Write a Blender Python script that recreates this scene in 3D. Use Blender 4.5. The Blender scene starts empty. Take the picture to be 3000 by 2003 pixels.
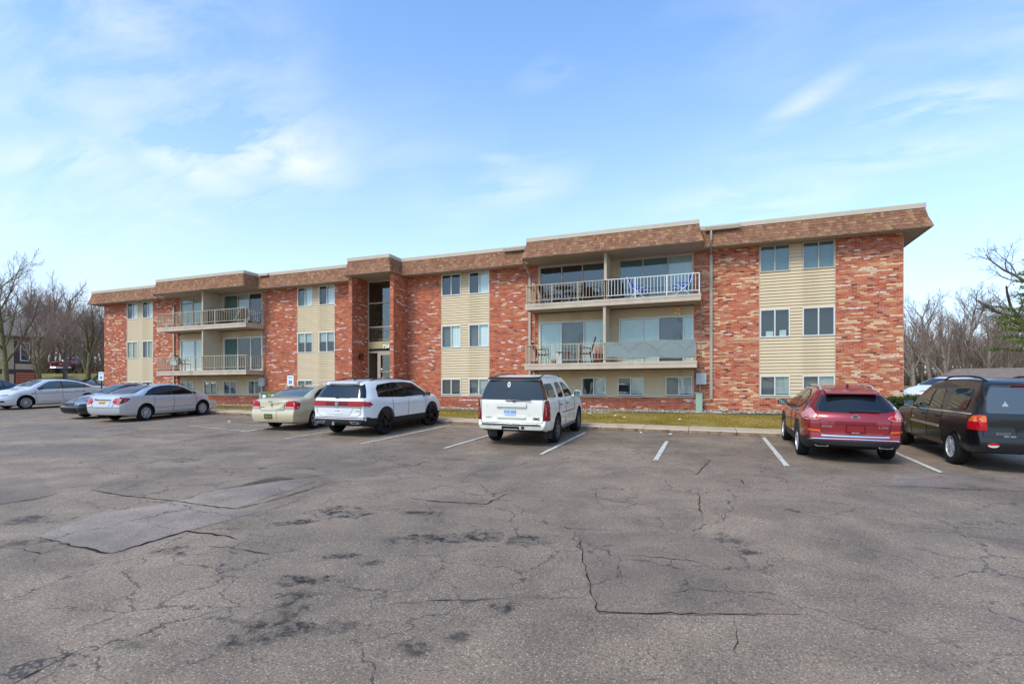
import bpy, bmesh, math, random
import numpy as np
from mathutils import Vector, Matrix
from mathutils.bvhtree import BVHTree

# ------------------------------------------------------------------ camera
scene = bpy.context.scene
COL = scene.collection
YAW = math.radians(20.9)
SA, CA = math.sin(YAW), math.cos(YAW)
EYE = 2.0
cam_data = bpy.data.cameras.new("camera")
cam = bpy.data.objects.new("camera", cam_data)
COL.objects.link(cam)
cam.location = (0, 0, EYE)
cam.rotation_euler = (math.radians(90), 0, YAW)
cam_data.sensor_fit = 'HORIZONTAL'
cam_data.sensor_width = 36
cam_data.lens = 18.14
cam_data.shift_y = 0.0477
cam_data.clip_start = 0.1
cam_data.clip_end = 3000
scene.camera = cam

# ------------------------------------------------------------------ sky, sun, exposure
SUN_EL, SUN_AZ = math.radians(48), math.radians(200)   # azimuth: clockwise from +Y, behind the camera
world = bpy.data.worlds.new("World")
scene.world = world
world.use_nodes = True
wn, wl = world.node_tree.nodes, world.node_tree.links
wn.clear()
def wnode(t, **kw):
    n = wn.new(t)
    for k, v in kw.items(): setattr(n, k, v)
    return n
w_out = wnode('ShaderNodeOutputWorld')
w_bg = wnode('ShaderNodeBackground')
w_bg.inputs['Strength'].default_value = 0.13
w_sky = wnode('ShaderNodeTexSky', sky_type='NISHITA')
w_sky.sun_disc = False
w_sky.sun_elevation = SUN_EL
w_sky.sun_rotation = SUN_AZ
w_sky.altitude = 0
w_sky.air_density = 1.0
w_sky.dust_density = 0.6
w_sky.ozone_density = 1.6
def wmath(op, a, b=None, c=None, clamp=False):
    n = wnode('ShaderNodeMath', operation=op); n.use_clamp = clamp
    for i, v in enumerate((a, b, c)):
        if v is None: continue
        if isinstance(v, (int, float)): n.inputs[i].default_value = v
        else: wl.new(v, n.inputs[i])
    return n.outputs[0]
w_tc = wnode('ShaderNodeTexCoord')
w_sep = wnode('ShaderNodeSeparateXYZ'); wl.new(w_tc.outputs['Generated'], w_sep.inputs[0])
w_den = wmath('ADD', wmath('MAXIMUM', w_sep.outputs[2], 0.0), 0.22)
w_cmb = wnode('ShaderNodeCombineXYZ')
wl.new(wmath('DIVIDE', w_sep.outputs[0], w_den), w_cmb.inputs[0])
wl.new(wmath('DIVIDE', w_sep.outputs[1], w_den), w_cmb.inputs[1])
# fibrous cirrus: streaky noise, gathered into banks across the whole sky
w_map = wnode('ShaderNodeMapping')
w_map.inputs['Rotation'].default_value = (0, 0, math.radians(28))
w_map.inputs['Scale'].default_value = (1.5, 3.6, 1)
w_map.inputs['Location'].default_value = (3.05, 1.35, 0)
wl.new(w_cmb.outputs[0], w_map.inputs[0])
w_n1 = wnode('ShaderNodeTexNoise'); w_n1.inputs['Scale'].default_value = 1.6; w_n1.inputs['Detail'].default_value = 10
w_n1.inputs['Roughness'].default_value = 0.60; w_n1.inputs['Distortion'].default_value = 0.45
wl.new(w_map.outputs[0], w_n1.inputs['Vector'])
w_n2 = wnode('ShaderNodeTexNoise'); w_n2.inputs['Scale'].default_value = 0.8; w_n2.inputs['Detail'].default_value = 3
wl.new(w_cmb.outputs[0], w_n2.inputs['Vector'])
w_fib = wmath('MULTIPLY', wmath('SUBTRACT', w_n1.outputs[0], 0.38), 3.6, clamp=True)
w_cov = wmath('MULTIPLY', wmath('SUBTRACT', w_n2.outputs[0], 0.47), 2.2, clamp=True)
w_wob = wmath('MULTIPLY', wmath('SUBTRACT', w_n1.outputs[0], 0.5), 1.7)
for cx_, cy_, rx_, ry_, rot_, amt_ in ((-1.140,1.014,.30,.15,19.9,1.0), (-1.324,.995,.25,.11,87.3,.8), (-1.053,1.123,.16,.17,54.3,.8), (-1.54,.817,.27,.10,19.4,.6),
        (-.533,1.494,.18,.12,-3.7,.5), (-.32,1.098,.09,.04,-10.5,.3), (.21,1.347,.13,.045,-45.4,.6), (.485,1.415,.15,.065,-6.7,.85), (.474,1.596,.24,.08,-13.1,.6),
        (.092,1.706,.34,.10,-11.5,.45), (-1.376,.689,.16,.08,14.9,.4), (-.548,1.352,.08,.035,28.4,.4), (1.3,.6,.5,.2,40,.7), (.9,-.8,.6,.3,-20,.7), (-.6,-1.2,.7,.25,10,.7), (-1.7,-.3,.4,.2,60,.6)):
    mp = wnode('ShaderNodeMapping', vector_type='TEXTURE')
    mp.inputs['Location'].default_value = (cx_, cy_, 0); mp.inputs['Rotation'].default_value = (0,0,math.radians(rot_)); mp.inputs['Scale'].default_value = (rx_*1.25, ry_*1.3, 1)
    wl.new(w_cmb.outputs[0], mp.inputs[0])
    ln = wnode('ShaderNodeVectorMath', operation='LENGTH'); wl.new(mp.outputs[0], ln.inputs[0])
    d_ = wmath('SUBTRACT', 1.15, wmath('ADD', ln.outputs['Value'], w_wob), clamp=True)
    w_cov = wmath('MAXIMUM', w_cov, wmath('MULTIPLY', d_, amt_))
w_cl = wmath('MULTIPLY', w_fib, w_cov, clamp=True)
# thin veil that thickens towards the horizon
w_veil = wmath('POWER', wmath('SUBTRACT', 1.0, wmath('MAXIMUM', w_sep.outputs[2], 0.0), clamp=True), 2.8)
w_fac = wmath('MULTIPLY', w_veil, 0.86, clamp=True)
w_gain = wnode('ShaderNodeMixRGB', blend_type='MULTIPLY'); w_gain.inputs[0].default_value = 1
wl.new(w_sky.outputs[0], w_gain.inputs[1]); w_gain.inputs[2].default_value = (0.80, 1.15, 1.38, 1)
w_mix = wnode('ShaderNodeMixRGB', blend_type='MIX')
wl.new(w_fac, w_mix.inputs[0]); wl.new(w_gain.outputs[0], w_mix.inputs[1])
w_mix.inputs[2].default_value = (4.2, 4.18, 4.35, 1)
w_mix2 = wnode('ShaderNodeMixRGB', blend_type='MIX')
wl.new(wmath('MULTIPLY', w_cl, 1.05, clamp=True), w_mix2.inputs[0]); wl.new(w_mix.outputs[0], w_mix2.inputs[1]); w_mix2.inputs[2].default_value = (4.6, 4.7, 4.8, 1)
wl.new(w_mix2.outputs[0], w_bg.inputs['Color'])
wl.new(w_bg.outputs[0], w_out.inputs['Surface'])

sun_data = bpy.data.lights.new("sun", 'SUN')
sun_data.energy = 1.5
sun_data.angle = math.radians(18)
sun_data.color = (1.0, 0.92, 0.80)
sun = bpy.data.objects.new("sun", sun_data)
COL.objects.link(sun)
sd = Vector((math.sin(SUN_AZ) * math.cos(SUN_EL), math.cos(SUN_AZ) * math.cos(SUN_EL), math.sin(SUN_EL)))
sun.rotation_euler = sd.to_track_quat('Z', 'Y').to_euler()

scene.view_settings.view_transform = 'Standard'
scene.view_settings.look = 'None'
scene.view_settings.gamma = 1
scene.view_settings.exposure = 0.95
scene.view_settings.use_curve_mapping = False

# ------------------------------------------------------------------ helpers
def hexc(h):
    r = [int(h[i:i + 2], 16) / 255 for i in (0, 2, 4)]
    return tuple(c / 12.92 if c <= .04045 else ((c + .055) / 1.055) ** 2.4 for c in r) + (1,)

def newmat(name):
    m = bpy.data.materials.new(name); m.use_nodes = True
    nt = m.node_tree
    return m, nt.nodes, nt.links, nt.nodes['Principled BSDF']

def N(nodes, t, **kw):
    n = nodes.new(t)
    for k, v in kw.items(): setattr(n, k, v)
    return n

def mat(name, col, rough=.6, metal=0, spec=.5, var=0.0, vscale=6.0, bump=0.0, bscale=40.0, coat=0.0, trans=0.0, emit=None, dirt=None, per_obj=0.0):
    m, nd, lk, b = newmat(name)
    c = hexc(col) if isinstance(col, str) else tuple(col) + ((1,) if len(col) == 3 else ())
    b.inputs['Base Color'].default_value = c
    b.inputs['Roughness'].default_value = rough
    b.inputs['Metallic'].default_value = metal
    b.inputs['Specular IOR Level'].default_value = spec
    if coat:
        b.inputs['Coat Weight'].default_value = coat; b.inputs['Coat Roughness'].default_value = .04
    if trans: b.inputs['Transmission Weight'].default_value = trans
    last = None
    tc = N(nd, 'ShaderNodeTexCoord')
    if var or dirt:
        nz = N(nd, 'ShaderNodeTexNoise'); nz.inputs['Scale'].default_value = vscale; nz.inputs['Detail'].default_value = 5
        lk.new(tc.outputs['Object'], nz.inputs['Vector'])
        hv = N(nd, 'ShaderNodeHueSaturation'); hv.inputs['Color'].default_value = c
        mp = N(nd, 'ShaderNodeMapRange'); mp.inputs[1].default_value = .3; mp.inputs[2].default_value = .7
        mp.inputs[3].default_value = 1 - var; mp.inputs[4].default_value = 1 + var
        lk.new(nz.outputs[0], mp.inputs[0]); lk.new(mp.outputs[0], hv.inputs['Value'])
        last = hv.outputs[0]
        lk.new(last, b.inputs['Base Color'])
        if dirt:
            nz2 = N(nd, 'ShaderNodeTexNoise'); nz2.inputs['Scale'].default_value = dirt[2]; nz2.inputs['Detail'].default_value = 7
            lk.new(tc.outputs['Object'], nz2.inputs['Vector'])
            rp = N(nd, 'ShaderNodeMapRange'); rp.inputs[1].default_value = dirt[3]; rp.inputs[2].default_value = dirt[3] + .14
            rp.inputs[4].default_value = dirt[1]
            lk.new(nz2.outputs[0], rp.inputs[0])
            mx = N(nd, 'ShaderNodeMixRGB'); mx.inputs[2].default_value = hexc(dirt[0])
            lk.new(rp.outputs[0], mx.inputs[0]); lk.new(last, mx.inputs[1]); lk.new(mx.outputs[0], b.inputs['Base Color'])
    if bump:
        nb = N(nd, 'ShaderNodeTexNoise'); nb.inputs['Scale'].default_value = bscale; nb.inputs['Detail'].default_value = 4
        lk.new(tc.outputs['Object'], nb.inputs['Vector'])
        bp = N(nd, 'ShaderNodeBump'); bp.inputs['Strength'].default_value = bump; bp.inputs['Distance'].default_value = .02
        lk.new(nb.outputs[0], bp.inputs['Height']); lk.new(bp.outputs[0], b.inputs['Normal'])
    if emit:
        b.inputs['Emission Color'].default_value = hexc(emit[0]); b.inputs['Emission Strength'].default_value = emit[1]
    return m

class MB:
    """collects geometry for ONE mesh object"""
    def __init__(s): s.v, s.f, s.m = [], [], []
    def add(s, vs, fs, mi=0):
        o = len(s.v); s.v += [tuple(p) for p in vs]
        s.f += [tuple(i + o for i in f) for f in fs]
        s.m += [mi] * len(fs) if isinstance(mi, int) else list(mi)
        return s
    def box(s, x0, x1, y0, y1, z0, z1, mi=0):
        return s.add([(x0,y0,z0),(x1,y0,z0),(x1,y1,z0),(x0,y1,z0),(x0,y0,z1),(x1,y0,z1),(x1,y1,z1),(x0,y1,z1)],
                     [(0,3,2,1),(4,5,6,7),(0,1,5,4),(1,2,6,5),(2,3,7,6),(3,0,4,7)], mi)
    def tube(s, pts, r, n=6, mi=0, cap=True):
        pts = [Vector(p) for p in pts]; rs = r if isinstance(r, (list, tuple)) else [r] * len(pts)
        vs, fs = [], []
        up = Vector((0,0,1))
        for i, p in enumerate(pts):
            d = (pts[min(i+1, len(pts)-1)] - pts[max(i-1, 0)])
            if d.length < 1e-9: d = Vector((0,0,1))
            d.normalize()
            a = d.cross(up)
            if a.length < .05: a = d.cross(Vector((1,0,0)))
            a.normalize(); b = a.cross(d)
            for k in range(n):
                t = 2*math.pi*k/n
                vs.append(p + (a*math.cos(t) + b*math.sin(t))*rs[i])
        for i in range(len(pts)-1):
            for k in range(n):
                fs.append((i*n+k, i*n+(k+1)%n, (i+1)*n+(k+1)%n, (i+1)*n+k))
        if cap:
            fs.append(tuple(reversed(range(n)))); fs.append(tuple((len(pts)-1)*n+k for k in range(n)))
        return s.add(vs, fs, mi)
    def lathe(s, prof, axis='z', c=(0,0,0), n=24, mi=0):
        """prof: [(r, h)] revolved about axis through c"""
        vs, fs = [], []
        for r, h in prof:
            for k in range(n):
                t = 2*math.pi*k/n; u, w = r*math.cos(t), r*math.sin(t)
                p = {'z': (u, w, h), 'y': (u, h, w), 'x': (h, u, w)}[axis]
                vs.append((p[0]+c[0], p[1]+c[1], p[2]+c[2]))
        for i in range(len(prof)-1):
            for k in range(n):
                fs.append((i*n+k, i*n+(k+1)%n, (i+1)*n+(k+1)%n, (i+1)*n+k))
        return s.add(vs, fs, mi)
    def prism(s, poly, a0, a1, plane='xz', mi=0):
        """extrude a 2-D polygon between a0 and a1 along the third axis"""
        n = len(poly); vs = []
        for a in (a0, a1):
            for p, q in poly:
                vs.append({'xz': (p, a, q), 'yz': (a, p, q), 'xy': (p, q, a)}[plane])
        fs = [tuple(range(n)), tuple(range(2*n-1, n-1, -1))] + [(i, i+n, (i+1)%n+n, (i+1)%n) for i in range(n)]
        return s.add(vs, fs, mi)
    def mesh(s, name, mats, smooth=None, weld=False):
        me = bpy.data.meshes.new(name)
        me.from_pydata(s.v, [], s.f)
        for m in (mats if isinstance(mats, (list, tuple)) else [mats]): me.materials.append(m)
        if any(s.m): me.polygons.foreach_set('material_index', s.m)
        bm = bmesh.new(); bm.from_mesh(me)
        if weld: bmesh.ops.remove_doubles(bm, verts=bm.verts, dist=1e-4)
        bmesh.ops.recalc_face_normals(bm, faces=bm.faces)
        bm.to_mesh(me); bm.free()
        if smooth is not None:
            me.polygons.foreach_set('use_smooth', [True]*len(me.polygons))
            me.set_sharp_from_angle(angle=math.radians(smooth))
        me.update()
        return me
    def build(s, name, mats, parent=None, smooth=None, weld=False):
        return link(name, s.mesh(name, mats, smooth, weld), parent)

def link(name, data, parent=None):
    o = bpy.data.objects.new(name, data); COL.objects.link(o)
    if parent is not None: o.parent = parent
    return o
def empty(name, loc=(0,0,0), rz=0, parent=None):
    o = link(name, None, parent); o.location = loc; o.rotation_euler = (0,0,rz)
    o.empty_display_size = .2
    return o
def tag(o, label, cat, group=None):
    o['label'] = label; o['category'] = cat
    if group: o['group'] = group
    return o
def struct(o): o['kind'] = 'structure'; return o
def stuff(o): o['kind'] = 'stuff'; return o
def copy_tree(o, parent=None):
    c = o.copy(); COL.objects.link(c); c.parent = parent
    for ch in o.children: copy_tree(ch, c)
    return c
def smooth01(t): t = max(0., min(1., t)); return t*t*(3-2*t)
def interp(pts, x):
    if x <= pts[0][0]: return pts[0][1]
    for (a, b), (c, d) in zip(pts, pts[1:]):
        if x <= c: return b + (d-b)*(x-a)/(c-a)
    return pts[-1][1]

def text_mesh(txt, size, thick=.004, bold=0.0, align='CENTER'):
    cu = bpy.data.curves.new('text', 'FONT')
    cu.body = txt; cu.size = size; cu.extrude = thick; cu.align_x = align; cu.align_y = 'CENTER'; cu.offset = bold
    cu.resolution_u = 3
    o = bpy.data.objects.new('text', cu); COL.objects.link(o)
    dg = bpy.context.evaluated_depsgraph_get()
    me = bpy.data.meshes.new_from_object(o.evaluated_get(dg))
    bpy.data.objects.remove(o); bpy.data.curves.remove(cu)
    return me

# ground heights ------------------------------------------------------------
def depth(x, y): return -SA*x + CA*y
def lot_z(x, y): return .038*depth(x, y)
def terrain_z(x, y):
    d = depth(x, y)
    z = .038*max(-40, min(d, 75))
    left = smooth01((-30 - x)/15)
    z += 1.75*smooth01((d-47)/10)*left
    return z
def walk_z(x): return lot_z(x, 17.5) + .13

# ================================================================== ground
def asphalt_mat(name, base, fine, spots=(), cracks=True, rough=(.55,.85), agg=.85):
    m, nd, lk, b = newmat(name)
    tc = N(nd, 'ShaderNodeTexCoord'); P = tc.outputs['Object']
    def mth(op, a, c=None, d=None, cl=False):
        n = N(nd, 'ShaderNodeMath', operation=op); n.use_clamp = cl
        for i, v in enumerate((a, c, d)):
            if v is None: continue
            if isinstance(v, (int, float)): n.inputs[i].default_value = v
            else: lk.new(v, n.inputs[i])
        return n.outputs[0]
    def noise(sc, det=5, ro=.55, dist=0, vec=P):
        n = N(nd, 'ShaderNodeTexNoise'); n.inputs['Scale'].default_value = sc; n.inputs['Detail'].default_value = det
        n.inputs['Roughness'].default_value = ro; n.inputs['Distortion'].default_value = dist
        lk.new(vec, n.inputs['Vector']); return n
    def rng(v, a, c, lo=0., hi=1.):
        n = N(nd, 'ShaderNodeMapRange'); lk.new(v, n.inputs[0])
        for i, q in ((1,a),(2,c),(3,lo),(4,hi)): n.inputs[i].default_value = q
        return n.outputs[0]
    def mixc(f, a, c, bt='MIX'):
        n = N(nd, 'ShaderNodeMixRGB', blend_type=bt)
        for i, v in ((0,f),(1,a),(2,c)):
            if isinstance(v, (int,float)): n.inputs[i].default_value = v
            elif isinstance(v, tuple): n.inputs[i].default_value = v
            else: lk.new(v, n.inputs[i])
        return n.outputs[0]
    def mixf(f, v): return mth('ADD', mth('MULTIPLY', v, mth('SUBTRACT', 1.0, f)), mth('MULTIPLY', f, .95))
    big = noise(.16, 6, .6, .6).outputs[0]
    mid = noise(1.1, 7, .62, .4).outputs[0]
    c0 = tuple(x for x in base)
    col = mixc(rng(big, .32, .68), tuple(x*.72 for x in c0[:3])+(1,), (c0[0]*1.26, c0[1]*1.24, c0[2]*1.22, 1))
    col = mixc(rng(mid, .3, .7), mixc(1.0, col, (.68,.67,.67,1), 'MULTIPLY'), mixc(1.0, col, (1.25,1.24,1.22,1), 'MULTIPLY'))
    # aggregate
    vo = N(nd, 'ShaderNodeTexVoronoi'); vo.inputs['Scale'].default_value = 46; lk.new(P, vo.inputs['Vector'])
    sep = N(nd, 'ShaderNodeSeparateColor'); lk.new(vo.outputs['Color'], sep.inputs[0])
    stone = mth('MULTIPLY', rng(vo.outputs['Distance'], .22, .34, 1, 0), rng(sep.outputs[0], .55, .59))
    stone = mth('MULTIPLY', stone, rng(mid, .25, .7, .35, 1.0))
    col = mixc(mth('MULTIPLY', stone, agg), col, hexc('c9b79d'))
    gr = noise(55, 3, .7).outputs[0]
    col = mixc(1.0, col, mixc(rng(gr, .3, .7), (.5,.49,.49,1), (1.5,1.49,1.47,1)), 'MULTIPLY')
    vo2 = N(nd, 'ShaderNodeTexVoronoi'); vo2.inputs['Scale'].default_value = 32; lk.new(P, vo2.inputs['Vector'])
    sep2 = N(nd, 'ShaderNodeSeparateColor'); lk.new(vo2.outputs['Color'], sep2.inputs[0])
    pit = mth('MULTIPLY', rng(vo2.outputs['Distance'], .18, .4, 1, 0), rng(sep2.outputs[1], .72, .76))
    col = mixc(mth('MULTIPLY', pit, .55), col, (.03,.028,.027,1))
    roughv = rng(big, .3, .7, rough[0], rough[1])
    dark = None
    wob = noise(1.7, 7, .66, .5).outputs[0]
    wob2 = noise(6.5, 7, .7, .4).outputs[0]
    for (x, y, rx, ry, rot, amt) in spots:
        mp = N(nd, 'ShaderNodeMapping', vector_type='TEXTURE'); mp.inputs['Location'].default_value = (x, y, 0)
        mp.inputs['Rotation'].default_value = (0,0,math.radians(rot)); mp.inputs['Scale'].default_value = (rx, ry, 1000)
        lk.new(P, mp.inputs[0])
        ln = N(nd, 'ShaderNodeVectorMath', operation='LENGTH'); lk.new(mp.outputs[0], ln.inputs[0])
        d = mth('ADD', ln.outputs['Value'], mth('ADD', mth('MULTIPLY', mth('SUBTRACT', wob, .5), 3.6), mth('MULTIPLY', mth('SUBTRACT', wob2, .5), 2.6)))
        q = mth('MULTIPLY', mth('MINIMUM', rng(d, .55, 1.05, 1, 0), 1.0), min(1.0, amt*1.2))
        dark = q if dark is None else mth('MAXIMUM', dark, q)
    hsum = mth('ADD', mth('MULTIPLY', gr, .5), mth('MULTIPLY', stone, .4))
    if dark is not None:
        rag = rng(noise(7, 6, .7, .3).outputs[0], .43, .54, 1.0, .22)
        dark = mth('MULTIPLY', dark, rag)
        col = mixc(dark, col, (.016,.014,.013,1)); roughv = mixf(dark, roughv)
        hsum = mth('SUBTRACT', hsum, mth('MULTIPLY', dark, 1.6))
    if cracks:
        dn = noise(.9, 5, .6); mv = N(nd, 'ShaderNodeVectorMath', operation='MULTIPLY_ADD')
        lk.new(dn.outputs['Color'], mv.inputs[0]); mv.inputs[1].default_value = (1.3,1.3,0); lk.new(P, mv.inputs[2])
        for sc, th, amt, lo in ((.30, .008, .75, .44), (1.1, .009, .6, .46)):
            v = N(nd, 'ShaderNodeTexVoronoi', feature='DISTANCE_TO_EDGE'); v.inputs['Scale'].default_value = sc
            v.voronoi_dimensions = '2D'
            lk.new(mv.outputs[0], v.inputs['Vector'])
            msk = rng(noise(.35 if sc < .5 else .5, 4, .6, .2).outputs[0], lo, lo+.1)
            jit = rng(noise(9, 3, .6).outputs[0], .35, .7, .1, 1.3)
            ck = mth('MULTIPLY', rng(mth('DIVIDE', v.outputs['Distance'], jit), th*sc*.9, th*sc*3.0, 1, 0), mth('MULTIPLY', msk, amt))
            col = mixc(ck, col, (.02,.018,.017,1)); hsum = mth('SUBTRACT', hsum, mth('MULTIPLY', ck, 1.2))
    lk.new(col, b.inputs['Base Color'])
    lk.new(roughv, b.inputs['Roughness'])
    b.inputs['Specular IOR Level'].default_value = .5
    bp = N(nd, 'ShaderNodeBump'); bp.inputs['Strength'].default_value = .45; bp.inputs['Distance'].default_value = .012
    lk.new(hsum, bp.inputs['Height']); lk.new(bp.outputs[0], b.inputs['Normal'])
    return m

def grass_ground_mat(name, a, b_, c):
    m, nd, lk, b = newmat(name)
    tc = N(nd, 'ShaderNodeTexCoord')
    n1 = N(nd, 'ShaderNodeTexNoise'); n1.inputs['Scale'].default_value = .9; n1.inputs['Detail'].default_value = 8; n1.inputs['Roughness'].default_value = .65
    lk.new(tc.outputs['Object'], n1.inputs['Vector'])
    cr = N(nd, 'ShaderNodeValToRGB'); e = cr.color_ramp.elements
    e[0].position = .33; e[0].color = hexc(a); e[1].position = .68; e[1].color = hexc(c)
    k = e.new(.5); k.color = hexc(b_)
    lk.new(n1.outputs[0], cr.inputs[0])
    n2 = N(nd, 'ShaderNodeTexNoise'); n2.inputs['Scale'].default_value = 30; n2.inputs['Detail'].default_value = 4
    lk.new(tc.outputs['Object'], n2.inputs['Vector'])
    hv = N(nd, 'ShaderNodeHueSaturation'); lk.new(cr.outputs[0], hv.inputs['Color'])
    mr = N(nd, 'ShaderNodeMapRange'); mr.inputs[1].default_value=.3; mr.inputs[2].default_value=.7; mr.inputs[3].default_value=.6; mr.inputs[4].default_value=1.35
    lk.new(n2.outputs[0], mr.inputs[0]); lk.new(mr.outputs[0], hv.inputs['Value'])
    lk.new(hv.outputs[0], b.inputs['Base Color']); b.inputs['Roughness'].default_value = .95
    b.inputs['Specular IOR Level'].default_value = .15
    bp = N(nd, 'ShaderNodeBump'); bp.inputs['Distance'].default_value = .04; lk.new(n2.outputs[0], bp.inputs['Height']); lk.new(bp.outputs[0], b.inputs['Normal'])
    return m

SPOTS = [(-4.732, 6.053, 0.527, 0.298, 20.9, 0.9), (-5.117, 5.34, 0.259, 0.146, 32.9, 0.8), (-3.804, 6.346, 0.4, 0.134, 16.9, 0.75), (-3.607, 3.902, 0.479, 0.14, 23.9, 0.95), (-3.349, 3.571, 0.211, 0.307, 20.9, 0.7), (-3.222, 3.047, 0.338, 0.214, 45.9, 0.75), (-3.176, 3.175, 0.156, 0.15, 20.9, 0.55), (-2.914, 5.513, 0.758, 0.19, 18.9, 0.9), (-1.641, 4.045, 0.166, 0.174, 20.9, 0.75), (-3.656, 4.567, 0.259, 0.12, 20.9, 0.7), (-3.34, 4.484, 0.205, 0.12, 15.9, 0.6), (-5.591, 4.047, 0.293, 0.148, 20.9, 0.75), (-8.722, 7.813, 0.264, 0.301, 20.9, 0.8), (-11.093, 8.131, 0.439, 0.454, 20.9, 0.6), (-1.998, 3.243, 0.127, 0.12, 20.9, 0.6), (-1.743, 3.472, 0.12, 0.12, 20.9, 0.6), (-2.692, 3.285, 0.204, 0.12, 20.9, 0.45), (-1.987, 5.782, 0.413, 0.213, 20.9, 0.75), (0.256, 6.638, 0.232, 0.248, -4.1, 0.6), (0.419, 6.267, 0.241, 0.12, 12.9, 0.7), (1.157, 8.363, 0.281, 0.206, 20.9, 0.6), (0.505, 5.763, 0.132, 0.12, 20.9, 0.5), (-8.575, 4.126, 0.321, 0.27, 20.9, 0.5), (-7.389, 3.555, 0.377, 0.182, 20.9, 0.55), (-3.801, 2.587, 0.319, 0.12, 12.9, 0.35)]   # worn hollows: x, y, radii, turn, depth
M_LOT = asphalt_mat('asphalt', hexc('82715f'), 1, SPOTS)
M_PATCH = asphalt_mat('asphalt_patch', hexc('796959'), 1, (), True, (.55,.8), .4)
M_PATCH2 = asphalt_mat('asphalt_patch_light', hexc('86776a'), 1, (), True, (.48,.74), .4)
M_TERRAIN = grass_ground_mat('dry_grass', '6e6a3a', '8a7f4a', 'a08c5a')
M_LAWN = grass_ground_mat('lawn_soil', '75692a', '8a7738', 'a08a50')

def grid_sheet(name, x0, x1, y0, y1, nx, ny, zf, m):
    xs = np.linspace(x0, x1, nx+1); ys = np.linspace(y0, y1, ny+1)
    mb = MB()
    vs = [(x, y, zf(x, y)) for y in ys for x in xs]
    fs = [(j*(nx+1)+i, j*(nx+1)+i+1, (j+1)*(nx+1)+i+1, (j+1)*(nx+1)+i) for j in range(ny) for i in range(nx)]
    mb.add(vs, fs)
    return mb.build(name, m, smooth=40)

def terr_under(x, y):
    z = terrain_z(x, y)
    inlot = (-72 < x < 62 and y < 18.5) or (6 < x < 62 and y < 62) or (-72 < x < -26 and y < 27) or (-42 < x < 10 and y < 36)
    return z - (.35 if inlot else 0)
struct(grid_sheet('ground', -400, 400, -300, 500, 100, 100, terr_under, M_TERRAIN))
struct(grid_sheet('parking_lot', -70, 60, -45, 17.5, 26, 14, lot_z, M_LOT))
struct(grid_sheet('side_parking_lot', -70, -27.6, 17.5, 27, 10, 3, lot_z, M_LOT))
struct(grid_sheet('rear_parking_lot', 8.4, 60, 17.5, 60, 10, 9, lot_z, M_LOT))

def flat_poly(name, pts, m, lift, parent=None):
    mb = MB(); mb.add([(x, y, lot_z(x, y)+lift) for x, y in pts], [tuple(range(len(pts)))])
    return mb.build(name, m, parent)
def ragged(pts, seed, amp=.03, step=.35):
    r = random.Random(seed); out = []
    for (a, b), (c, d) in zip(pts, pts[1:]+pts[:1]):
        n = max(1, int(math.hypot(c-a, d-b)/step))
        for i in range(n):
            t = i/n; k = amp if i else 0
            out.append((a+(c-a)*t + r.uniform(-k,k), b+(d-b)*t + r.uniform(-k,k)))
    return out
PATCHES = [([(-9.733, 5.585), (-8.831, 5.522), (-7.705, 5.578), (-7.608, 5.79), (-7.823, 6.147), (-6.948, 7.976), (-9.338, 7.931), (-11.011, 7.138)], M_PATCH),
           ([(-7.661, 5.566), (-7.018, 5.55), (-6.446, 5.585), (-6.684, 7.447), (-7.674, 7.566), (-7.74, 6.081)], M_PATCH2),
           ([(-7.606, 3.765), (-6.828, 3.729), (-6.117, 3.735), (-6.114, 4.581), (-5.988, 5.548), (-7.616, 5.513), (-7.998, 4.685)], M_PATCH2),
           ([(-1.502, 6.23), (-1.226, 5.325), (-0.848, 4.242), (0.713, 4.81), (0.341, 6.059), (-0.06, 6.781)], M_PATCH),
           ([(-6.293, 2.401), (-5.173, 2.338), (-4.218, 2.303), (-4.161, 1.945), (-3.955, 1.552), (-5.176, 1.764)], M_PATCH),
           ([(-10.073, 3.953), (-9.935, 4.49), (-9.92, 5.217), (-11.795, 5.906), (-12.781, 5.159)], M_PATCH),
           ([(-14.327, 12.579), (-13.997, 10.454), (-17.562, 10.723), (-17.576, 12.722)], M_PATCH),
           ([(2.87, 10.753), (4.903, 11.073), (5.942, 11.242), (6.349, 13.212), (3.405, 12.088)], M_PATCH2)]
for i, (p, m) in enumerate(PATCHES):
    struct(flat_poly('asphalt_patch', ragged(p, i), m, .004))
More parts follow.
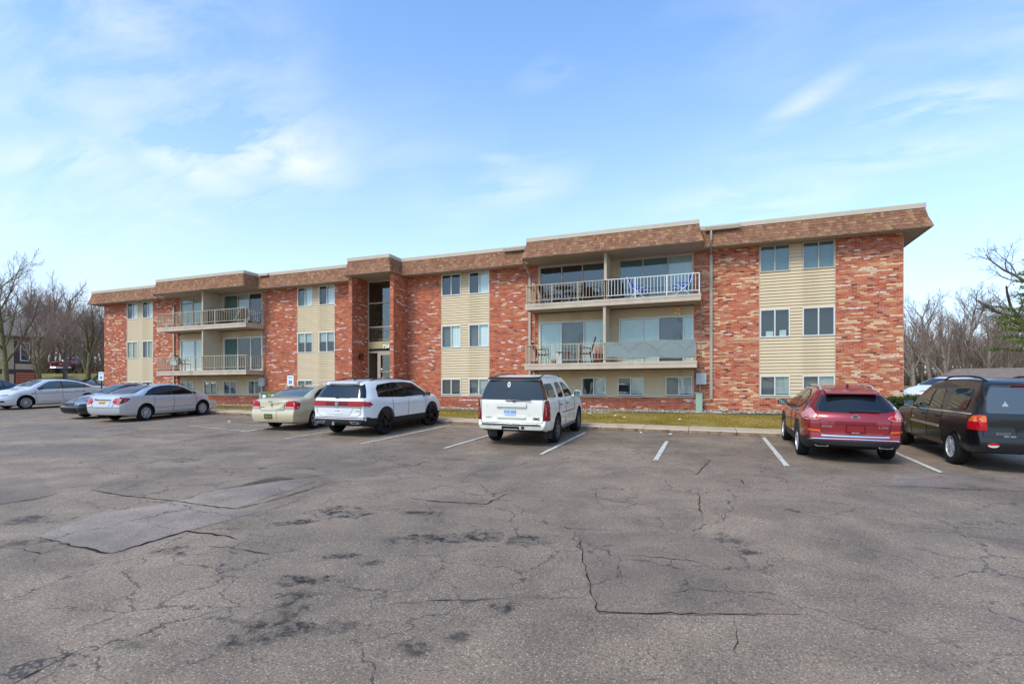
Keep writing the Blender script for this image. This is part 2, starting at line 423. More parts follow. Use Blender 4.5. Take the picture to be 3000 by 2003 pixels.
# big cracks as dark ragged slivers lying in the surface
M_CRACK = mat('crack', (.018,.016,.015), .9, spec=.2)
CR = [([(-7.606, 3.765), (-6.828, 3.729), (-6.395, 3.702), (-6.109, 3.73), (-6.126, 4.118), (-6.106, 4.575), (-5.802, 4.588), (-5.527, 4.603), (-5.149, 4.566)], 0.03),
      ([(-9.987, 4.363), (-9.951, 4.497), (-9.798, 4.836), (-9.903, 5.223)], 0.025),
      ([(-9.733, 5.585), (-8.815, 5.512), (-7.693, 5.568), (-6.737, 5.538), (-6.43, 5.578), (-6.302, 6.043), (-6.308, 6.726), (-6.376, 7.545)], 0.018),
      ([(-4.56, 7.075), (-4.322, 7.015), (-3.96, 6.993), (-3.5, 7.043), (-3.129, 7.102), (-3.103, 7.556), (-3.044, 7.972)], 0.02),
      ([(-2.637, 3.721), (-2.383, 3.867), (-2.148, 3.984), (-1.874, 4.112), (-1.639, 4.243)], 0.018),
      ([(-1.62, 4.241), (-1.3, 4.373), (-0.983, 4.484)], 0.014),
      ([(-1.502, 6.23), (-1.226, 5.325), (-0.987, 4.617), (-0.85, 4.25), (-0.478, 4.38), (0.128, 4.594), (0.712, 4.805)], 0.012),
      ([(-0.372, 4.803), (-0.138, 5.006), (0.122, 5.055), (0.436, 5.175)], 0.014),
      ([(-1.032, 5.64), (-0.668, 5.708), (-0.115, 5.762), (0.115, 5.583)], 0.008),
      ([(0.358, 5.091), (0.507, 4.998), (0.679, 4.909)], 0.01),
      ([(-5.531, 4.264), (-5.083, 4.317), (-4.595, 4.316), (-4.08, 4.288)], 0.012),
      ([(-7.599, 3.434), (-7.65, 3.577), (-7.551, 3.674)], 0.03),
      ([(-7.459, 3.371), (-7.212, 3.45), (-6.815, 3.432), (-6.828, 3.729)], 0.02),
      ([(-6.815, 3.432), (-6.521, 3.173)], 0.012),
      ([(-8.425, 8.306), (-7.784, 8.421), (-6.916, 8.31)], 0.02),
      ([(-5.858, 10.345), (-5.841, 9.479), (-6.509, 9.501)], 0.02),
      ([(-5.858, 10.345), (-5.145, 10.463), (-3.994, 10.461)], 0.018),
      ([(-1.093, 10.605), (-0.569, 10.502), (-0.232, 10.585), (0.051, 12.539)], 0.014),
      ([(0.157, 10.407), (0.546, 10.348), (0.598, 9.704)], 0.014),
      ([(-0.204, 9.31), (-0.14, 8.612), (-0.123, 7.936), (-0.066, 7.485)], 0.014),
      ([(-1.797, 8.616), (-1.656, 8.108), (-1.258, 7.969), (-0.67, 7.855)], 0.012),
      ([(-1.835, 6.369), (-1.292, 6.46), (-1.055, 6.512)], 0.016),
      ([(0.193, 4.579), (0.194, 4.246), (0.167, 3.804)], 0.01),
      ([(-0.426, 3.406), (-0.351, 3.473), (-0.269, 3.479)], 0.02),
      ([(-0.445, 3.805), (-0.311, 3.649), (-0.223, 3.601)], 0.008),
      ([(-4.173, 2.305), (-4.21, 2.133), (-4.161, 1.945)], 0.015),
      ([(-4.628, 3.13), (-4.663, 3.418)], 0.006),
      ([(-4.465, 2.467), (-4.512, 2.628), (-4.428, 2.736)], 0.012),
      ([(-3.835, 2.742), (-3.517, 2.711), (-3.289, 2.704)], 0.01),
      ([(-3.376, 4.25), (-3.008, 4.244)], 0.008),
      ([(2.888, 10.76), (3.513, 10.907), (4.103, 10.869), (4.881, 11.081)], 0.014)]
cmb = MB()
for ci, (P, w) in enumerate(CR):
    r = random.Random(100+ci)
    pts = []
    for (a, b), (c, d) in zip(P, P[1:]):
        n = max(2, int(math.hypot(c-a, d-b)/.09))
        for i in range(n):
            t = i/n; pts.append((a+(c-a)*t+r.uniform(-.022,.022), b+(d-b)*t+r.uniform(-.022,.022)))
    pts.append(P[-1]); vs = []
    for i, (x, y) in enumerate(pts):
        a, b = pts[max(0,i-1)], pts[min(len(pts)-1,i+1)]
        L = math.hypot(b[0]-a[0], b[1]-a[1]) or 1; nx, ny = -(b[1]-a[1])/L, (b[0]-a[0])/L
        e = min(1, i/5, (len(pts)-1-i)/5)
        ww = w*1.5*r.uniform(.15,1.1)*e
        for s in (-.5,.5):
            vs.append((x+nx*ww*s, y+ny*ww*s, lot_z(x,y)+.0085))
    cmb.add(vs, [(2*i,2*i+1,2*i+3,2*i+2) for i in range(len(pts)-1)])
stuff(tag(cmb.build('asphalt_crack_network', M_CRACK), 'dark ragged cracks running across the old asphalt', 'cracks'))

# painted stall lines --------------------------------------------------------
mp_, nd, lk, b = newmat('road_paint')
tc = N(nd,'ShaderNodeTexCoord'); nz = N(nd,'ShaderNodeTexNoise'); nz.inputs['Scale'].default_value = 14; nz.inputs['Detail'].default_value = 8; nz.inputs['Roughness'].default_value=.7
lk.new(tc.outputs['Object'], nz.inputs['Vector'])
mr = N(nd,'ShaderNodeMapRange'); mr.inputs[1].default_value=.50; mr.inputs[2].default_value=.64; lk.new(nz.outputs[0], mr.inputs[0])
mx = N(nd,'ShaderNodeMixRGB'); mx.inputs[1].default_value = hexc('cfcabb'); mx.inputs[2].default_value = hexc('716a64'); lk.new(mr.outputs[0], mx.inputs[0]); lk.new(mx.outputs[0], b.inputs['Base Color'])
b.inputs['Roughness'].default_value=.7
M_PAINT = mp_
def line(p, q, w=.105):
    (a, b_), (c, d) = p, q; L = math.hypot(c-a, d-b_); nx, ny = -(d-b_)/L*w/2, (c-a)/L*w/2
    n = max(2, int(L/.4)); mb = MB(); vs = []; r = random.Random(int(a*100))
    for i in range(n+1):
        t = i/n; x, y = a+(c-a)*t, b_+(d-b_)*t; k = 1+r.uniform(-.12,.1)
        vs += [(x-nx*k, y-ny*k, lot_z(x,y)+.012), (x+nx*k, y+ny*k, lot_z(x,y)+.012)]
    mb.add(vs, [(2*i,2*i+1,2*i+3,2*i+2) for i in range(n)])
    return struct(mb.build('parking_line', M_PAINT))
for x, y0, y1 in ((4.27,12.5,15.4),(1.53,12.2,17.2),(-1.12,11.9,15.3),(-3.77,11.8,16.6),(-6.4,11.85,17),(-8.94,11.75,17),(-11.7,11.8,17),(-14.4,12.7,17.2)):
    line((x,y0),(x,y1))
line((-17.724, 13.371), (-14.332, 12.843), .09); line((-14.332, 12.843), (-14.491, 14.117), .09)
line((-17.343, 14.572), (-14.784, 14.246), .08); line((-16.805, 15.348), (-16.148, 15.31), .07)
line((-20.726, 12.479), (-20.588, 14.351), .09); line((-20.588, 14.351), (-20.393, 16.787), .09); line((-24.016, 12.741), (-23.823, 14.237), .08)

# sidewalk slabs, kerb -------------------------------------------------------
M_CONC = mat('concrete', 'b9a68c', .85, spec=.25, var=.14, vscale=1.2, bump=.25, bscale=60, dirt=('7d6a55', .5, 2.2, .56))
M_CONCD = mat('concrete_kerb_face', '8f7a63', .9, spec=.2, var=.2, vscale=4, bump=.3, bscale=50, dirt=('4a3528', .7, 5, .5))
walk = empty('sidewalk'); struct(walk)
x = -27.6; k = 0; r = random.Random(5)
while x < 8.2:
    w = 1.42; x1 = min(x+w, 8.3)
    mb = MB(); g = .008; dz = r.uniform(-.006,.006); yb = 18.8 if not (-19 < x < -12.5) else 21.2
    za, zb_ = walk_z(x)+dz, walk_z(x1)+dz
    y0 = 17.5 + r.uniform(-.012,.012)
    top = .03
    vs = [(x+g,y0,za-.22),(x1-g,y0,zb_-.22),(x1-g,yb,zb_-.22),(x+g,yb,za-.22),
          (x+g,y0,za-.03),(x1-g,y0,zb_-.03),(x1-g,yb,zb_+top),(x+g,yb,za+top),
          (x+g,y0+.03,za),(x1-g,y0+.03,zb_)]
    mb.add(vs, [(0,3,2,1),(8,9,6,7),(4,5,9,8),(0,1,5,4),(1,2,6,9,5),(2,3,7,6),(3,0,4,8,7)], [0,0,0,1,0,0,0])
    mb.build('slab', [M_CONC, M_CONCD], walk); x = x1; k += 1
mb = MB()  # leaf litter and grit heaped along the kerb foot
r = random.Random(8)
for i in range(2600):
    X = r.uniform(-27, 8); Y = 17.47 - abs(r.gauss(0,.09)); s = r.uniform(.008,.028); a = r.uniform(0,6.28); z = lot_z(X,Y)+.008+r.uniform(0,.03)*math.exp(-(17.47-Y)*9)
    mb.add([(X+s*math.cos(a+q), Y+s*math.sin(a+q)*.7, z+r.uniform(-.004,.012)) for q in (0,2.1,4.2)], [(0,1,2)], r.randint(0,2))
stuff(tag(mb.build('kerb_litter', [mat('litter_a','4b3225',.9), mat('litter_b','6b4a33',.9), mat('litter_c','33251d',.9)]), 'brown leaf litter and grit along the foot of the kerb', 'litter'))
# few scraps of paper
M_SCRAP = mat('paper_scrap', 'e4e2df', .8)
for i, (X, Y) in enumerate(((-2.059, 17.025), (-1.129, 16.997), (-3.087, 19.607), (-1.018, 19.381), (-3.484, 20.435), (-1.028, 23.283), (-4.539, 21.107), (-17.659, 15.022))):
    z0 = lot_z(X, Y) + .014 if Y < 17.45 else None
    mbs = MB(); rr = random.Random(i)
    if z0 is None:
        Y = 19.0 + (Y-17.5)*.45; X *= .985; z0 = walk_z(X) + .08 + max(0, Y-18.8)*.1
    mbs.add([(-.07,-.04,0),(.02,-.055,.015),(.075,.0,.004),(.05,.05,.02),(-.05,.045,.006),(0,0,.03)], [(0,1,5),(1,2,5),(2,3,5),(3,4,5),(4,0,5)])
    o = mbs.build('paper_scrap', M_SCRAP); o.location = (X, Y, z0); o.rotation_euler = (0,0,rr.uniform(0,6))
    tag(o, ('small white scrap of paper lying on the asphalt by the kerb' if Y < 17.45 else 'small white scrap of paper lying on the lawn'), 'litter', 'paper scraps by the kerb' if Y < 17.45 else 'paper scraps on the lawn')

# lawn, gravel, edging -----------------------------------------------------
def lawn_z(x, y):
    t = (y-18.8)/(22.0-18.8)
    a = walk_z(x)+.035; bz = 1.09
    return a + (bz-a)*t + .02*math.sin(x*1.7+y)*max(0,min(1,t*3))*max(0,min(1,(1-t)*3))
LAWN_RUNS = ((-27.4,-19.0),(-12.6,8.2))
rnd = np.random.default_rng(3)
M_BLADE = [mat('grass_a','8f7a2a',.8,spec=.2), mat('grass_b','a8893c',.8,spec=.2), mat('grass_c','b59a5c',.85,spec=.2), mat('grass_d','776a22',.8,spec=.2)]
for (xa, xb) in LAWN_RUNS:
    struct(grid_sheet('lawn', xa, xb, 18.79, 22.0, int((xb-xa)*2), 8, lawn_z, M_LAWN))
V, F, MI = [], [], []
for (xa, xb) in LAWN_RUNS:
    n = int((xb-xa)*3.2*430)
    X = rnd.uniform(xa, xb, n); Y = 18.78 + rnd.uniform(0,1,n)*3.2
    H = rnd.uniform(.02,.055,n); A = rnd.uniform(0,6.28,n); T = rnd.uniform(-.03,.03,(n,2)); Wd = rnd.uniform(.006,.014,n)
    patch = np.sin(X*1.3+np.sin(Y*2.1)*1.4)+np.sin(X*.47+Y*1.9)+rnd.normal(0,.8,n) - (Y-19.8)*.35
    for i in range(n):
        z = lawn_z(X[i], Y[i]) - .004; o = len(V)
        dx, dy = math.cos(A[i])*Wd[i], math.sin(A[i])*Wd[i]
        V += [(X[i]-dx,Y[i]-dy,z),(X[i]+dx,Y[i]+dy,z),(X[i]+T[i,0],Y[i]+T[i,1],z+H[i])]
        F.append((o,o+1,o+2)); MI.append(3 if patch[i] < -1.3 else 0 if patch[i] < 0 else 1 if patch[i] < 1.2 else 2)
mb = MB(); mb.v, mb.f, mb.m = V, F, MI
me = bpy.data.meshes.new('grass'); me.from_pydata(V, [], F)
for m_ in M_BLADE: me.materials.append(m_)
me.polygons.foreach_set('material_index', MI)
stuff(tag(link('grass', me), 'short yellow green winter grass on the strip before the building', 'grass'))
M_GRAV = mat('gravel_bed', '8d8274', .95, spec=.2, var=.3, vscale=25, bump=.6, bscale=40)
struct(grid_sheet('gravel_bed', -38.4, -17.2, 21.98, 22.83, 40, 2, lambda x,y: 1.07+(y-22)*.16, M_GRAV))
struct(grid_sheet('gravel_bed', -14.4, 6.8, 21.98, 22.83, 40, 2, lambda x,y: 1.07+(y-22)*.16, M_GRAV))
mb = MB(); r = random.Random(4)
for i in range(7500):
    X = r.uniform(-31,6.7)
    if -17.2 < X < -14.4: continue
    Y = r.uniform(22.0,22.78); s = r.uniform(.016,.045); z = 1.08+(Y-22)*.16
    if i < 160: X = r.uniform(-5.6,-3.9); Y = r.uniform(21.35,21.95); z = lawn_z(X,Y)+.01
    q = [(s,0,0),(-s*.8,.3*s,0),(0,s*.9,.1*s),(.1*s,-s*.9,0),(0,0,s*.7),(0,0,-s*.3)]
    a = r.uniform(0,6.28); ca, sa = math.cos(a), math.sin(a); fl = r.uniform(.6,1.2)
    mb.add([(X+x_*ca-y_*sa, Y+x_*sa+y_*ca, z+z_*fl) for x_,y_,z_ in q], [(0,2,4),(2,1,4),(1,3,4),(3,0,4),(2,0,5),(1,2,5),(3,1,5),(0,3,5)], r.choice((0,0,0,1,1,2,2,3,3,4)))
stuff(tag(mb.build('gravel', [mat('pebble_a','a99c88',.8), mat('pebble_b','c9bfae',.8), mat('pebble_c','837565',.8), mat('pebble_d','5f564c',.8), mat('pebble_e','e2dccf',.8)]), 'mixed tan and white pebbles in the bed along the brick wall', 'gravel'))
M_EDGE = mat('black_edging', '17181c', .55)
for xa, xb in ((-31,-17.3),(-13.6,6.9)):
    mb = MB(); n = 20; pts = [(xa+(xb-xa)*i/n, 21.985+.015*math.sin(i*2.1), 1.09+.008*math.sin(i*1.3)) for i in range(n+1)]
    mb.tube(pts, .045, 6)
    tag(mb.build('lawn_edging', M_EDGE, smooth=50), 'black plastic edging between lawn and gravel, ' + ('left of the entrance' if xa < -20 else 'right of the entrance'), 'edging', 'black lawn edging')

# ================================================================== apartment building
D = 22.8                       # main facade plane
XL, XR = -38.28, 6.67
Z0, ZS = 1.0, 7.79             # wall foot, soffit
B = empty('apartment_building', (-15.8, D, 1.2))
B.location = (0,0,0)
tag(B, 'long three storey red brick apartment building with beige siding, balconies and brown shingled mansard roof', 'building')

def brick_mat(name, col, var=.16, white=None):
    m, nd, lk, b = newmat(name)
    tc = N(nd,'ShaderNodeTexCoord'); ge = N(nd,'ShaderNodeNewGeometry')
    nz = N(nd,'ShaderNodeTexNoise'); nz.inputs['Scale'].default_value = 18; nz.inputs['Detail'].default_value = 6; nz.inputs['Roughness'].default_value=.65
    lk.new(tc.outputs['Object'], nz.inputs['Vector'])
    mr = N(nd,'ShaderNodeMapRange'); mr.inputs[1].default_value=.3; mr.inputs[2].default_value=.7; mr.inputs[3].default_value=1-var; mr.inputs[4].default_value=1+var
    lk.new(nz.outputs[0], mr.inputs[0])
    hv = N(nd,'ShaderNodeHueSaturation'); hv.inputs['Color'].default_value = hexc(col); lk.new(mr.outputs[0], hv.inputs['Value'])
    big = N(nd,'ShaderNodeTexNoise'); big.inputs['Scale'].default_value = .55; big.inputs['Detail'].default_value=5; lk.new(tc.outputs['Object'], big.inputs['Vector'])
    m2 = N(nd,'ShaderNodeMapRange'); m2.inputs[1].default_value=.35; m2.inputs[2].default_value=.7; m2.inputs[3].default_value=0; m2.inputs[4].default_value=.3; lk.new(big.outputs[0], m2.inputs[0])
    mx = N(nd,'ShaderNodeMixRGB'); lk.new(m2.outputs[0], mx.inputs[0]); lk.new(hv.outputs[0], mx.inputs[1]); mx.inputs[2].default_value = hexc('9c4e38')
    out = mx.outputs[0]
    if white:
        m3 = N(nd,'ShaderNodeMapRange'); m3.inputs[1].default_value=.46; m3.inputs[2].default_value=.54; lk.new(nz.outputs[0], m3.inputs[0])
        mw = N(nd,'ShaderNodeMixRGB'); lk.new(m3.outputs[0], mw.inputs[0]); mw.inputs[1].default_value = hexc(white); lk.new(hv.outputs[0], mw.inputs[2]); out = mw.outputs[0]
    lk.new(out, b.inputs['Base Color']); b.inputs['Roughness'].default_value=.85; b.inputs['Specular IOR Level'].default_value=.25
    bp = N(nd,'ShaderNodeBump'); bp.inputs['Strength'].default_value=.3; bp.inputs['Distance'].default_value=.01; lk.new(nz.outputs[0], bp.inputs['Height']); lk.new(bp.outputs[0], b.inputs['Normal'])
    return m
PAL = [brick_mat('brick_orange','b8603f'), brick_mat('brick_red','a44f34'), brick_mat('brick_terracotta','c57145'), brick_mat('brick_dull','955647'), brick_mat('brick_pink','bc806a'),
       brick_mat('brick_cream','dbc096'), brick_mat('brick_dark','4a2f29'), brick_mat('brick_maroon','86302a'), brick_mat('brick_whitewashed','bf8d7c',.2,'ded8d0'), brick_mat('brick_buff','c99a70'), brick_mat('brick_white','d9cfbf',.1)]
M_MORTAR = mat('mortar','b78c78',.95,spec=.15,var=.22,vscale=3,bump=.3,bscale=90)
W_RIGHT = (26,11,21,7,14,12,2.8,3.6,.8,9,.6)
W_MID   = (32,23,24,12,6,.7,1.8,1.0,3.6,1.0,1.2)
W_LEFT  = (28,24,18,14,4,5.5,1.0,1.2,4.5,1.5,1.2)
W_BASE  = (20,34,10,26,4,.6,.8,1.5,2.6,.2,.8)
BC, BL, BH = .0677, .2032, .057
class Bricks:
    def __init__(s): s.items = []
BR = []   # (cx, cy, cz, nx(0 front,1 side), length, palette, proud)
rb = random.Random(11)
def brick_field(x0, x1, z0, z1, weights, plane='y', at=D, flip=1):
    """lay running-bond courses over a rectangle of wall; plane y = faces -Y, plane x = faces flip*X"""
    w = list(weights); n = int(round((z1-z0)/BC)); h = (z1-z0)/n
    for c in range(n):
        zc = z0 + (c+.5)*h
        x = x0 - (BL/2 if c % 2 else 0); prev = None; clump = None
        while x < x1 - .01:
            a, b_ = max(x, x0), min(x+BL, x1)
            if b_-a > .03:
                if prev in (5,9,8) and rb.random() < .33: p = prev
                else: p = rb.choices(range(11), w)[0]
                if zc > 7.2 and p in (5,9) and rb.random() < .6: p = rb.choice((1,3,0))
                prev = p
                BR.append(((a+b_)/2, zc, b_-a-.010, h-.0105, p, rb.uniform(.004,.0105), plane, at, flip))
            x += BL
PIERS = [(4.51,6.67,W_RIGHT),(-.58,1.87,W_RIGHT),(-9.87,-7.41,W_MID),(-14.44,-12.5,W_MID),(-19.04,-17.12,W_MID),(-24.16,-21.65,W_MID),(-33.44,-31.0,W_LEFT),(-38.28,-36.0,W_LEFT)]
PANELS = [1.87,-12.5,-21.65,-36.0]      # left edges of the siding panels, 2.64 wide
BAYS = [(-7.41,-.58),(-31.0,-24.16)]
PW = 2.64
for a, b_, w in PIERS: brick_field(a, b_, 1.14, 7.80, w)
for a in PANELS: brick_field(a, a+PW if a != -36.0 else -33.44, 1.14, 1.72, W_BASE if a < 0 else W_RIGHT)
for a, b_ in BAYS: brick_field(a, b_, 1.14, 1.72, W_BASE)
# entrance wing walls
EY = 21.55
for xa, xb in ((-14.65,-14.45),(-17.12,-16.92)): brick_field(xa, xb, 1.14, 7.80, W_MID, 'y', EY)
brick_field(EY+.002, D-.002, 1.14, 7.80, W_MID, 'x', -14.45, 1)
brick_field(EY+.002, D+.04, 1.14, 7.80, W_MID, 'x', -16.92, 1)
brick_field(EY+.002, D-.002, 1.14, 7.80, W_MID, 'x', -17.12, -1)
brick_field(EY+.002, D+.04, 1.14, 7.80, W_MID, 'x', -14.65, -1)

# backing walls (mortar), core, interior of the stair hall
mb = MB()
for a, b_, w in PIERS:
    mb.box(a+.001, b_-.001, D, D+.2, Z0, 7.82)
for a in PANELS: mb.box(a-.001, (a+PW if a != -36.0 else -33.44)+.001, D+.003, D+.203, Z0, 1.715)
for a, b_ in BAYS: mb.box(a-.001, b_+.001, D+.003, D+.203, Z0, 1.715)
for xa, xb in ((-14.65,-14.45),(-17.12,-16.92)): mb.box(xa, xb, EY, D+.06, Z0, 7.81)
mb.build('wall', M_MORTAR, B)
M_CORE = mat('dark_interior','2a2724',.9)
m_side, nd, lk, b = newmat('side_brick')
tc = N(nd,'ShaderNodeTexCoord'); bt = N(nd,'ShaderNodeTexBrick'); bt.inputs['Scale'].default_value=4.9
bt.inputs['Color1'].default_value=hexc('b8573a'); bt.inputs['Color2'].default_value=hexc('9c4d3c'); bt.inputs['Mortar'].default_value=hexc('a8705c'); bt.inputs['Mortar Size'].default_value=.02; bt.inputs['Row Height'].default_value=.33; bt.inputs['Brick Width'].default_value=1.0
mpn = N(nd,'ShaderNodeMapping'); mpn.inputs['Rotation'].default_value=(math.radians(90),0,math.radians(90)); lk.new(tc.outputs['Object'], mpn.inputs[0]); lk.new(mpn.outputs[0], bt.inputs['Vector']); lk.new(bt.outputs[0], b.inputs['Base Color']); b.inputs['Roughness'].default_value=.9
mb = MB(); mb.box(-14.65, XR-.004, 23.02, 36, Z0, 8.2, 0); mb.box(XL+.004, -16.92, 23.02, 36, Z0, 8.2, 0); mb.box(-16.95,-14.62, 27.5, 36, Z0, 8.2, 0); mb.build('wall_core', M_CORE, B)
mb = MB(); mb.box(XR-.2, XR, D+.2, 36.05, Z0, 8.2); mb.box(XL, XL+.2, D+.2, 36.05, Z0, 8.2); mb.build('side_wall', m_side, B)

def brick_geo(cx, zc, L, H, proud, plane, at, flip):
    hx, hz = L/2, H/2; c = .004
    if plane == 'y':
        f = lambda u, v, d: (cx+u, at-d, zc+v)
    else:
        f = lambda u, v, d: (at+flip*d, cx+u, zc+v)
    vs = [f(-hx,-hz,-.01),f(hx,-hz,-.01),f(hx,hz,-.01),f(-hx,hz,-.01),f(-hx+c,-hz+c,proud),f(hx-c,-hz+c,proud),f(hx-c,hz-c,proud),f(-hx+c,hz-c,proud)]
    return vs, [(4,5,6,7),(0,1,5,4),(1,2,6,5),(2,3,7,6),(3,0,4,7)]
pier_part = empty('brick_pier', parent=B)
near = sorted([q for q in BR if q[6]=='y' and q[0] > 4.5 and q[2] > .15], key=lambda q: abs(q[1]-2.0))[:300]
nearset = set(id(q) for q in near)
bcache = {}
for q in near:
    cx, zc, L, H, p, pr, pl, at, fl = q
    key = (round(L,3), p)
    if key not in bcache:
        vs, fs = brick_geo(0, 0, L, H, .007, 'y', 0, 1); t = MB(); t.add(vs, fs); bcache[key] = t.mesh('brick', PAL[p])
    o = link('brick', bcache[key], pier_part); o.location = (cx, at+.007-pr, zc)
mb = MB()
for q in BR:
    if id(q) in nearset: continue
    cx, zc, L, H, p, pr, pl, at, fl = q
    vs, fs = brick_geo(cx, zc, L, H, pr, pl, at, fl); mb.add(vs, fs, p)
stuff(mb.build('brickwork', PAL, B))

# ---------------------------------------------------------------- siding
M_SIDE = mat('vinyl_siding','c8b492',.55,spec=.35,var=.05,vscale=1.2,dirt=('a08c68',.4,.9,.54))
M_TRIM = mat('beige_trim','b7a68e',.6,spec=.3,var=.05,vscale=3)
M_TRIMD = mat('taupe_trim','a08f7c',.6,spec=.3,var=.06,vscale=3)
M_FRAME = mat('window_frame_white','cfcdc4',.45,var=.04,vscale=8)
M_FRAMET = mat('window_frame_taupe','b3a593',.5)
board_cache = {}
def board_geo(L, h):
    return ([(0,-.017,0),(L,-.017,0),(L,.018,h),(0,.018,h),(0,.03,0),(L,.03,0),(L,.03,h),(0,.03,h)], [(0,1,2,3),(0,4,5,1),(3,2,6,7),(0,3,7,4),(1,5,6,2),(4,7,6,5)])
def board(x0, x1, z, h, y, parent, join=None):
    L = round(x1-x0, 3)
    if join is not None:
        vs, fs = board_geo(L, h); join.add([(v[0]+x0, v[1]+y, v[2]+z) for v in vs], fs); return
    k = (L, round(h,4))
    if k not in board_cache:
        t = MB(); t.add(*board_geo(L, h)); board_cache[k] = t.mesh('siding_board', M_SIDE)
    o = link('siding_board', board_cache[k], parent); o.location = (x0, y, z)
def band(spans, z0, z1, y, parent, join=None):
    n = max(1, int(round((z1-z0)/.127))); h = (z1-z0)/n
    for i in range(n):
        for a, b_ in spans: board(a, b_, z0+i*h, h, y, parent, join)

# ---------------------------------------------------------------- glass, windows
def glass_mat(name, tint, refl=1.0):
    m = bpy.data.materials.new(name); m.use_nodes = True; nd, lk = m.node_tree.nodes, m.node_tree.links; nd.clear()
    o = N(nd,'ShaderNodeOutputMaterial'); mx = N(nd,'ShaderNodeMixShader'); tr = N(nd,'ShaderNodeBsdfTransparent'); gl = N(nd,'ShaderNodeBsdfGlossy')
    tr.inputs['Color'].default_value = hexc(tint); gl.inputs['Roughness'].default_value=.012; gl.inputs['Color'].default_value=(.95,.98,1,1)
    lw = N(nd,'ShaderNodeLayerWeight'); lw.inputs['Blend'].default_value=.5; fr = N(nd,'ShaderNodeMath',operation='POWER'); fr.inputs[1].default_value=4.0; lk.new(lw.outputs['Facing'], fr.inputs[0])
    tcn = N(nd,'ShaderNodeTexCoord'); nz = N(nd,'ShaderNodeTexNoise'); nz.inputs['Scale'].default_value=1.3; nz.inputs['Detail'].default_value=2; lk.new(tcn.outputs['Object'], nz.inputs['Vector'])
    bp = N(nd,'ShaderNodeBump'); bp.inputs['Strength'].default_value=.05; bp.inputs['Distance'].default_value=.05; lk.new(nz.outputs[0], bp.inputs['Height']); lk.new(bp.outputs[0], gl.inputs['Normal'])
    mm = N(nd,'ShaderNodeMath',operation='MULTIPLY_ADD'); mm.use_clamp=True; mm.inputs[1].default_value=refl; mm.inputs[2].default_value=.09*refl; lk.new(fr.outputs[0], mm.inputs[0])
    lk.new(mm.outputs[0], mx.inputs[0]); lk.new(tr.outputs[0], mx.inputs[1]); lk.new(gl.outputs[0], mx.inputs[2]); lk.new(mx.outputs[0], o.inputs[0])
    return m
M_GLASS = glass_mat('window_glass','e9f2f0', .8)
M_GLASSD = glass_mat('window_glass_strong','d5e0de', .95)
M_BLIND = mat('blind_white','e2e4df',.7,var=.03)
M_BLINDC = mat('blind_cream','d8d2b8',.7,var=.03)
M_SCREEN = mat('insect_screen','5b5f60',.8,var=.12,vscale=2)
M_VBL = mat('vertical_blind','d2ddd8',.6,var=.04)
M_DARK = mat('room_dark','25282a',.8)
M_TEAL = mat('curtain_teal','6f8f8b',.8,var=.06)
def blind(kind, x0, x1, z0, z1, y, parent):
    """what hangs behind the pane"""
    mb = MB(); nm = 'blind'
    if kind in ('blind','cream','half'):
        zz = z0 if kind != 'half' else z0+(z1-z0)*.48
        n = int((z1-zz)/.045)
        for i in range(n):
            z = z1-(i+.5)*.045
            mb.add([(x0,y+.012,z-.02),(x1,y+.012,z-.02),(x1,y-.006,z+.02),(x0,y-.006,z+.02)], [(0,1,2,3)])
        mb.build(nm, M_BLINDC if kind == 'cream' else M_BLIND, parent)
    elif kind in ('vert','teal'):
        n = max(2, int((x1-x0)/.085)); w = (x1-x0)/n
        for i in range(n):
            a = x0+i*w; mb.add([(a,y+.015,z0),(a+w*1.05,y-.012,z0),(a+w*1.05,y-.012,z1),(a,y+.015,z1)], [(0,1,2,3)])
        mb.build(nm, M_VBL if kind == 'vert' else M_TEAL, parent)
    elif kind == 'curtain':
        n = 14; pts = [(x0+(x1-x0)*i/n, y+.015*math.sin(i*2.3)) for i in range(n+1)]
        for (a,ya),(c,yc) in zip(pts, pts[1:]): mb.add([(a,ya,z0),(c,yc,z0),(c,yc,z1),(a,ya,z1)], [(0,1,2,3)])
        mb.build('curtain', M_BLIND, parent)
    elif kind == 'screen':
        mb.box(x0, x1, y-.045, y-.043, z0, z1); mb.build('insect_screen', M_SCREEN, parent)
def window(x0, x1, z0, z1, y, kinds, splits=None, fm=None, glass=None, name='window', fw=.045, blind_y=.075):
    """a framed opening: outer frame mesh with sashes, panes, and what hangs behind them"""
    fm = fm or M_FRAME
    mb = MB(); d0, d1 = y-.022, y+.07
    mb.box(x0,x1,d0,d1,z0,z0+fw); mb.box(x0,x1,d0,d1,z1-fw,z1); mb.box(x0,x0+fw,d0,d1,z0+fw,z1-fw); mb.box(x1-fw,x1,d0,d1,z0+fw,z1-fw)
    w = mb.build(name, fm, B)
    n = len(kinds); splits = splits or [x0+(x1-x0)*i/n for i in range(1,n)]
    ed = [x0+fw]+list(splits)+[x1-fw]
    for s in splits:
        m2 = MB(); m2.box(s-.022, s+.022, y-.012, y+.05, z0+fw, z1-fw); m2.build('mullion', fm, w)
    for i, kd in enumerate(kinds):
        a, b_ = ed[i]+(.022 if i else 0), ed[i+1]-(.022 if i < n-1 else 0)
        yy = y + (.012 if i % 2 else .026)
        m3 = MB(); m3.add([(a,yy,z0+fw),(b_,yy,z0+fw),(b_,yy,z1-fw),(a,yy,z1-fw)], [(0,1,2,3)]); m3.build('pane', glass or M_GLASS, w)
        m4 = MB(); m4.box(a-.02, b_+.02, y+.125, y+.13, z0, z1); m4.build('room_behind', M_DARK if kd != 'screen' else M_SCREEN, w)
        if kd in ('blind','cream','half','vert','teal','curtain'): blind(kd, a, b_, z0+fw, z1-fw, y+blind_y, w)
    return w
SY = D + .03      # siding face
ROWS = [(6.71,7.78),(4.12,5.24),(1.80,2.60)]
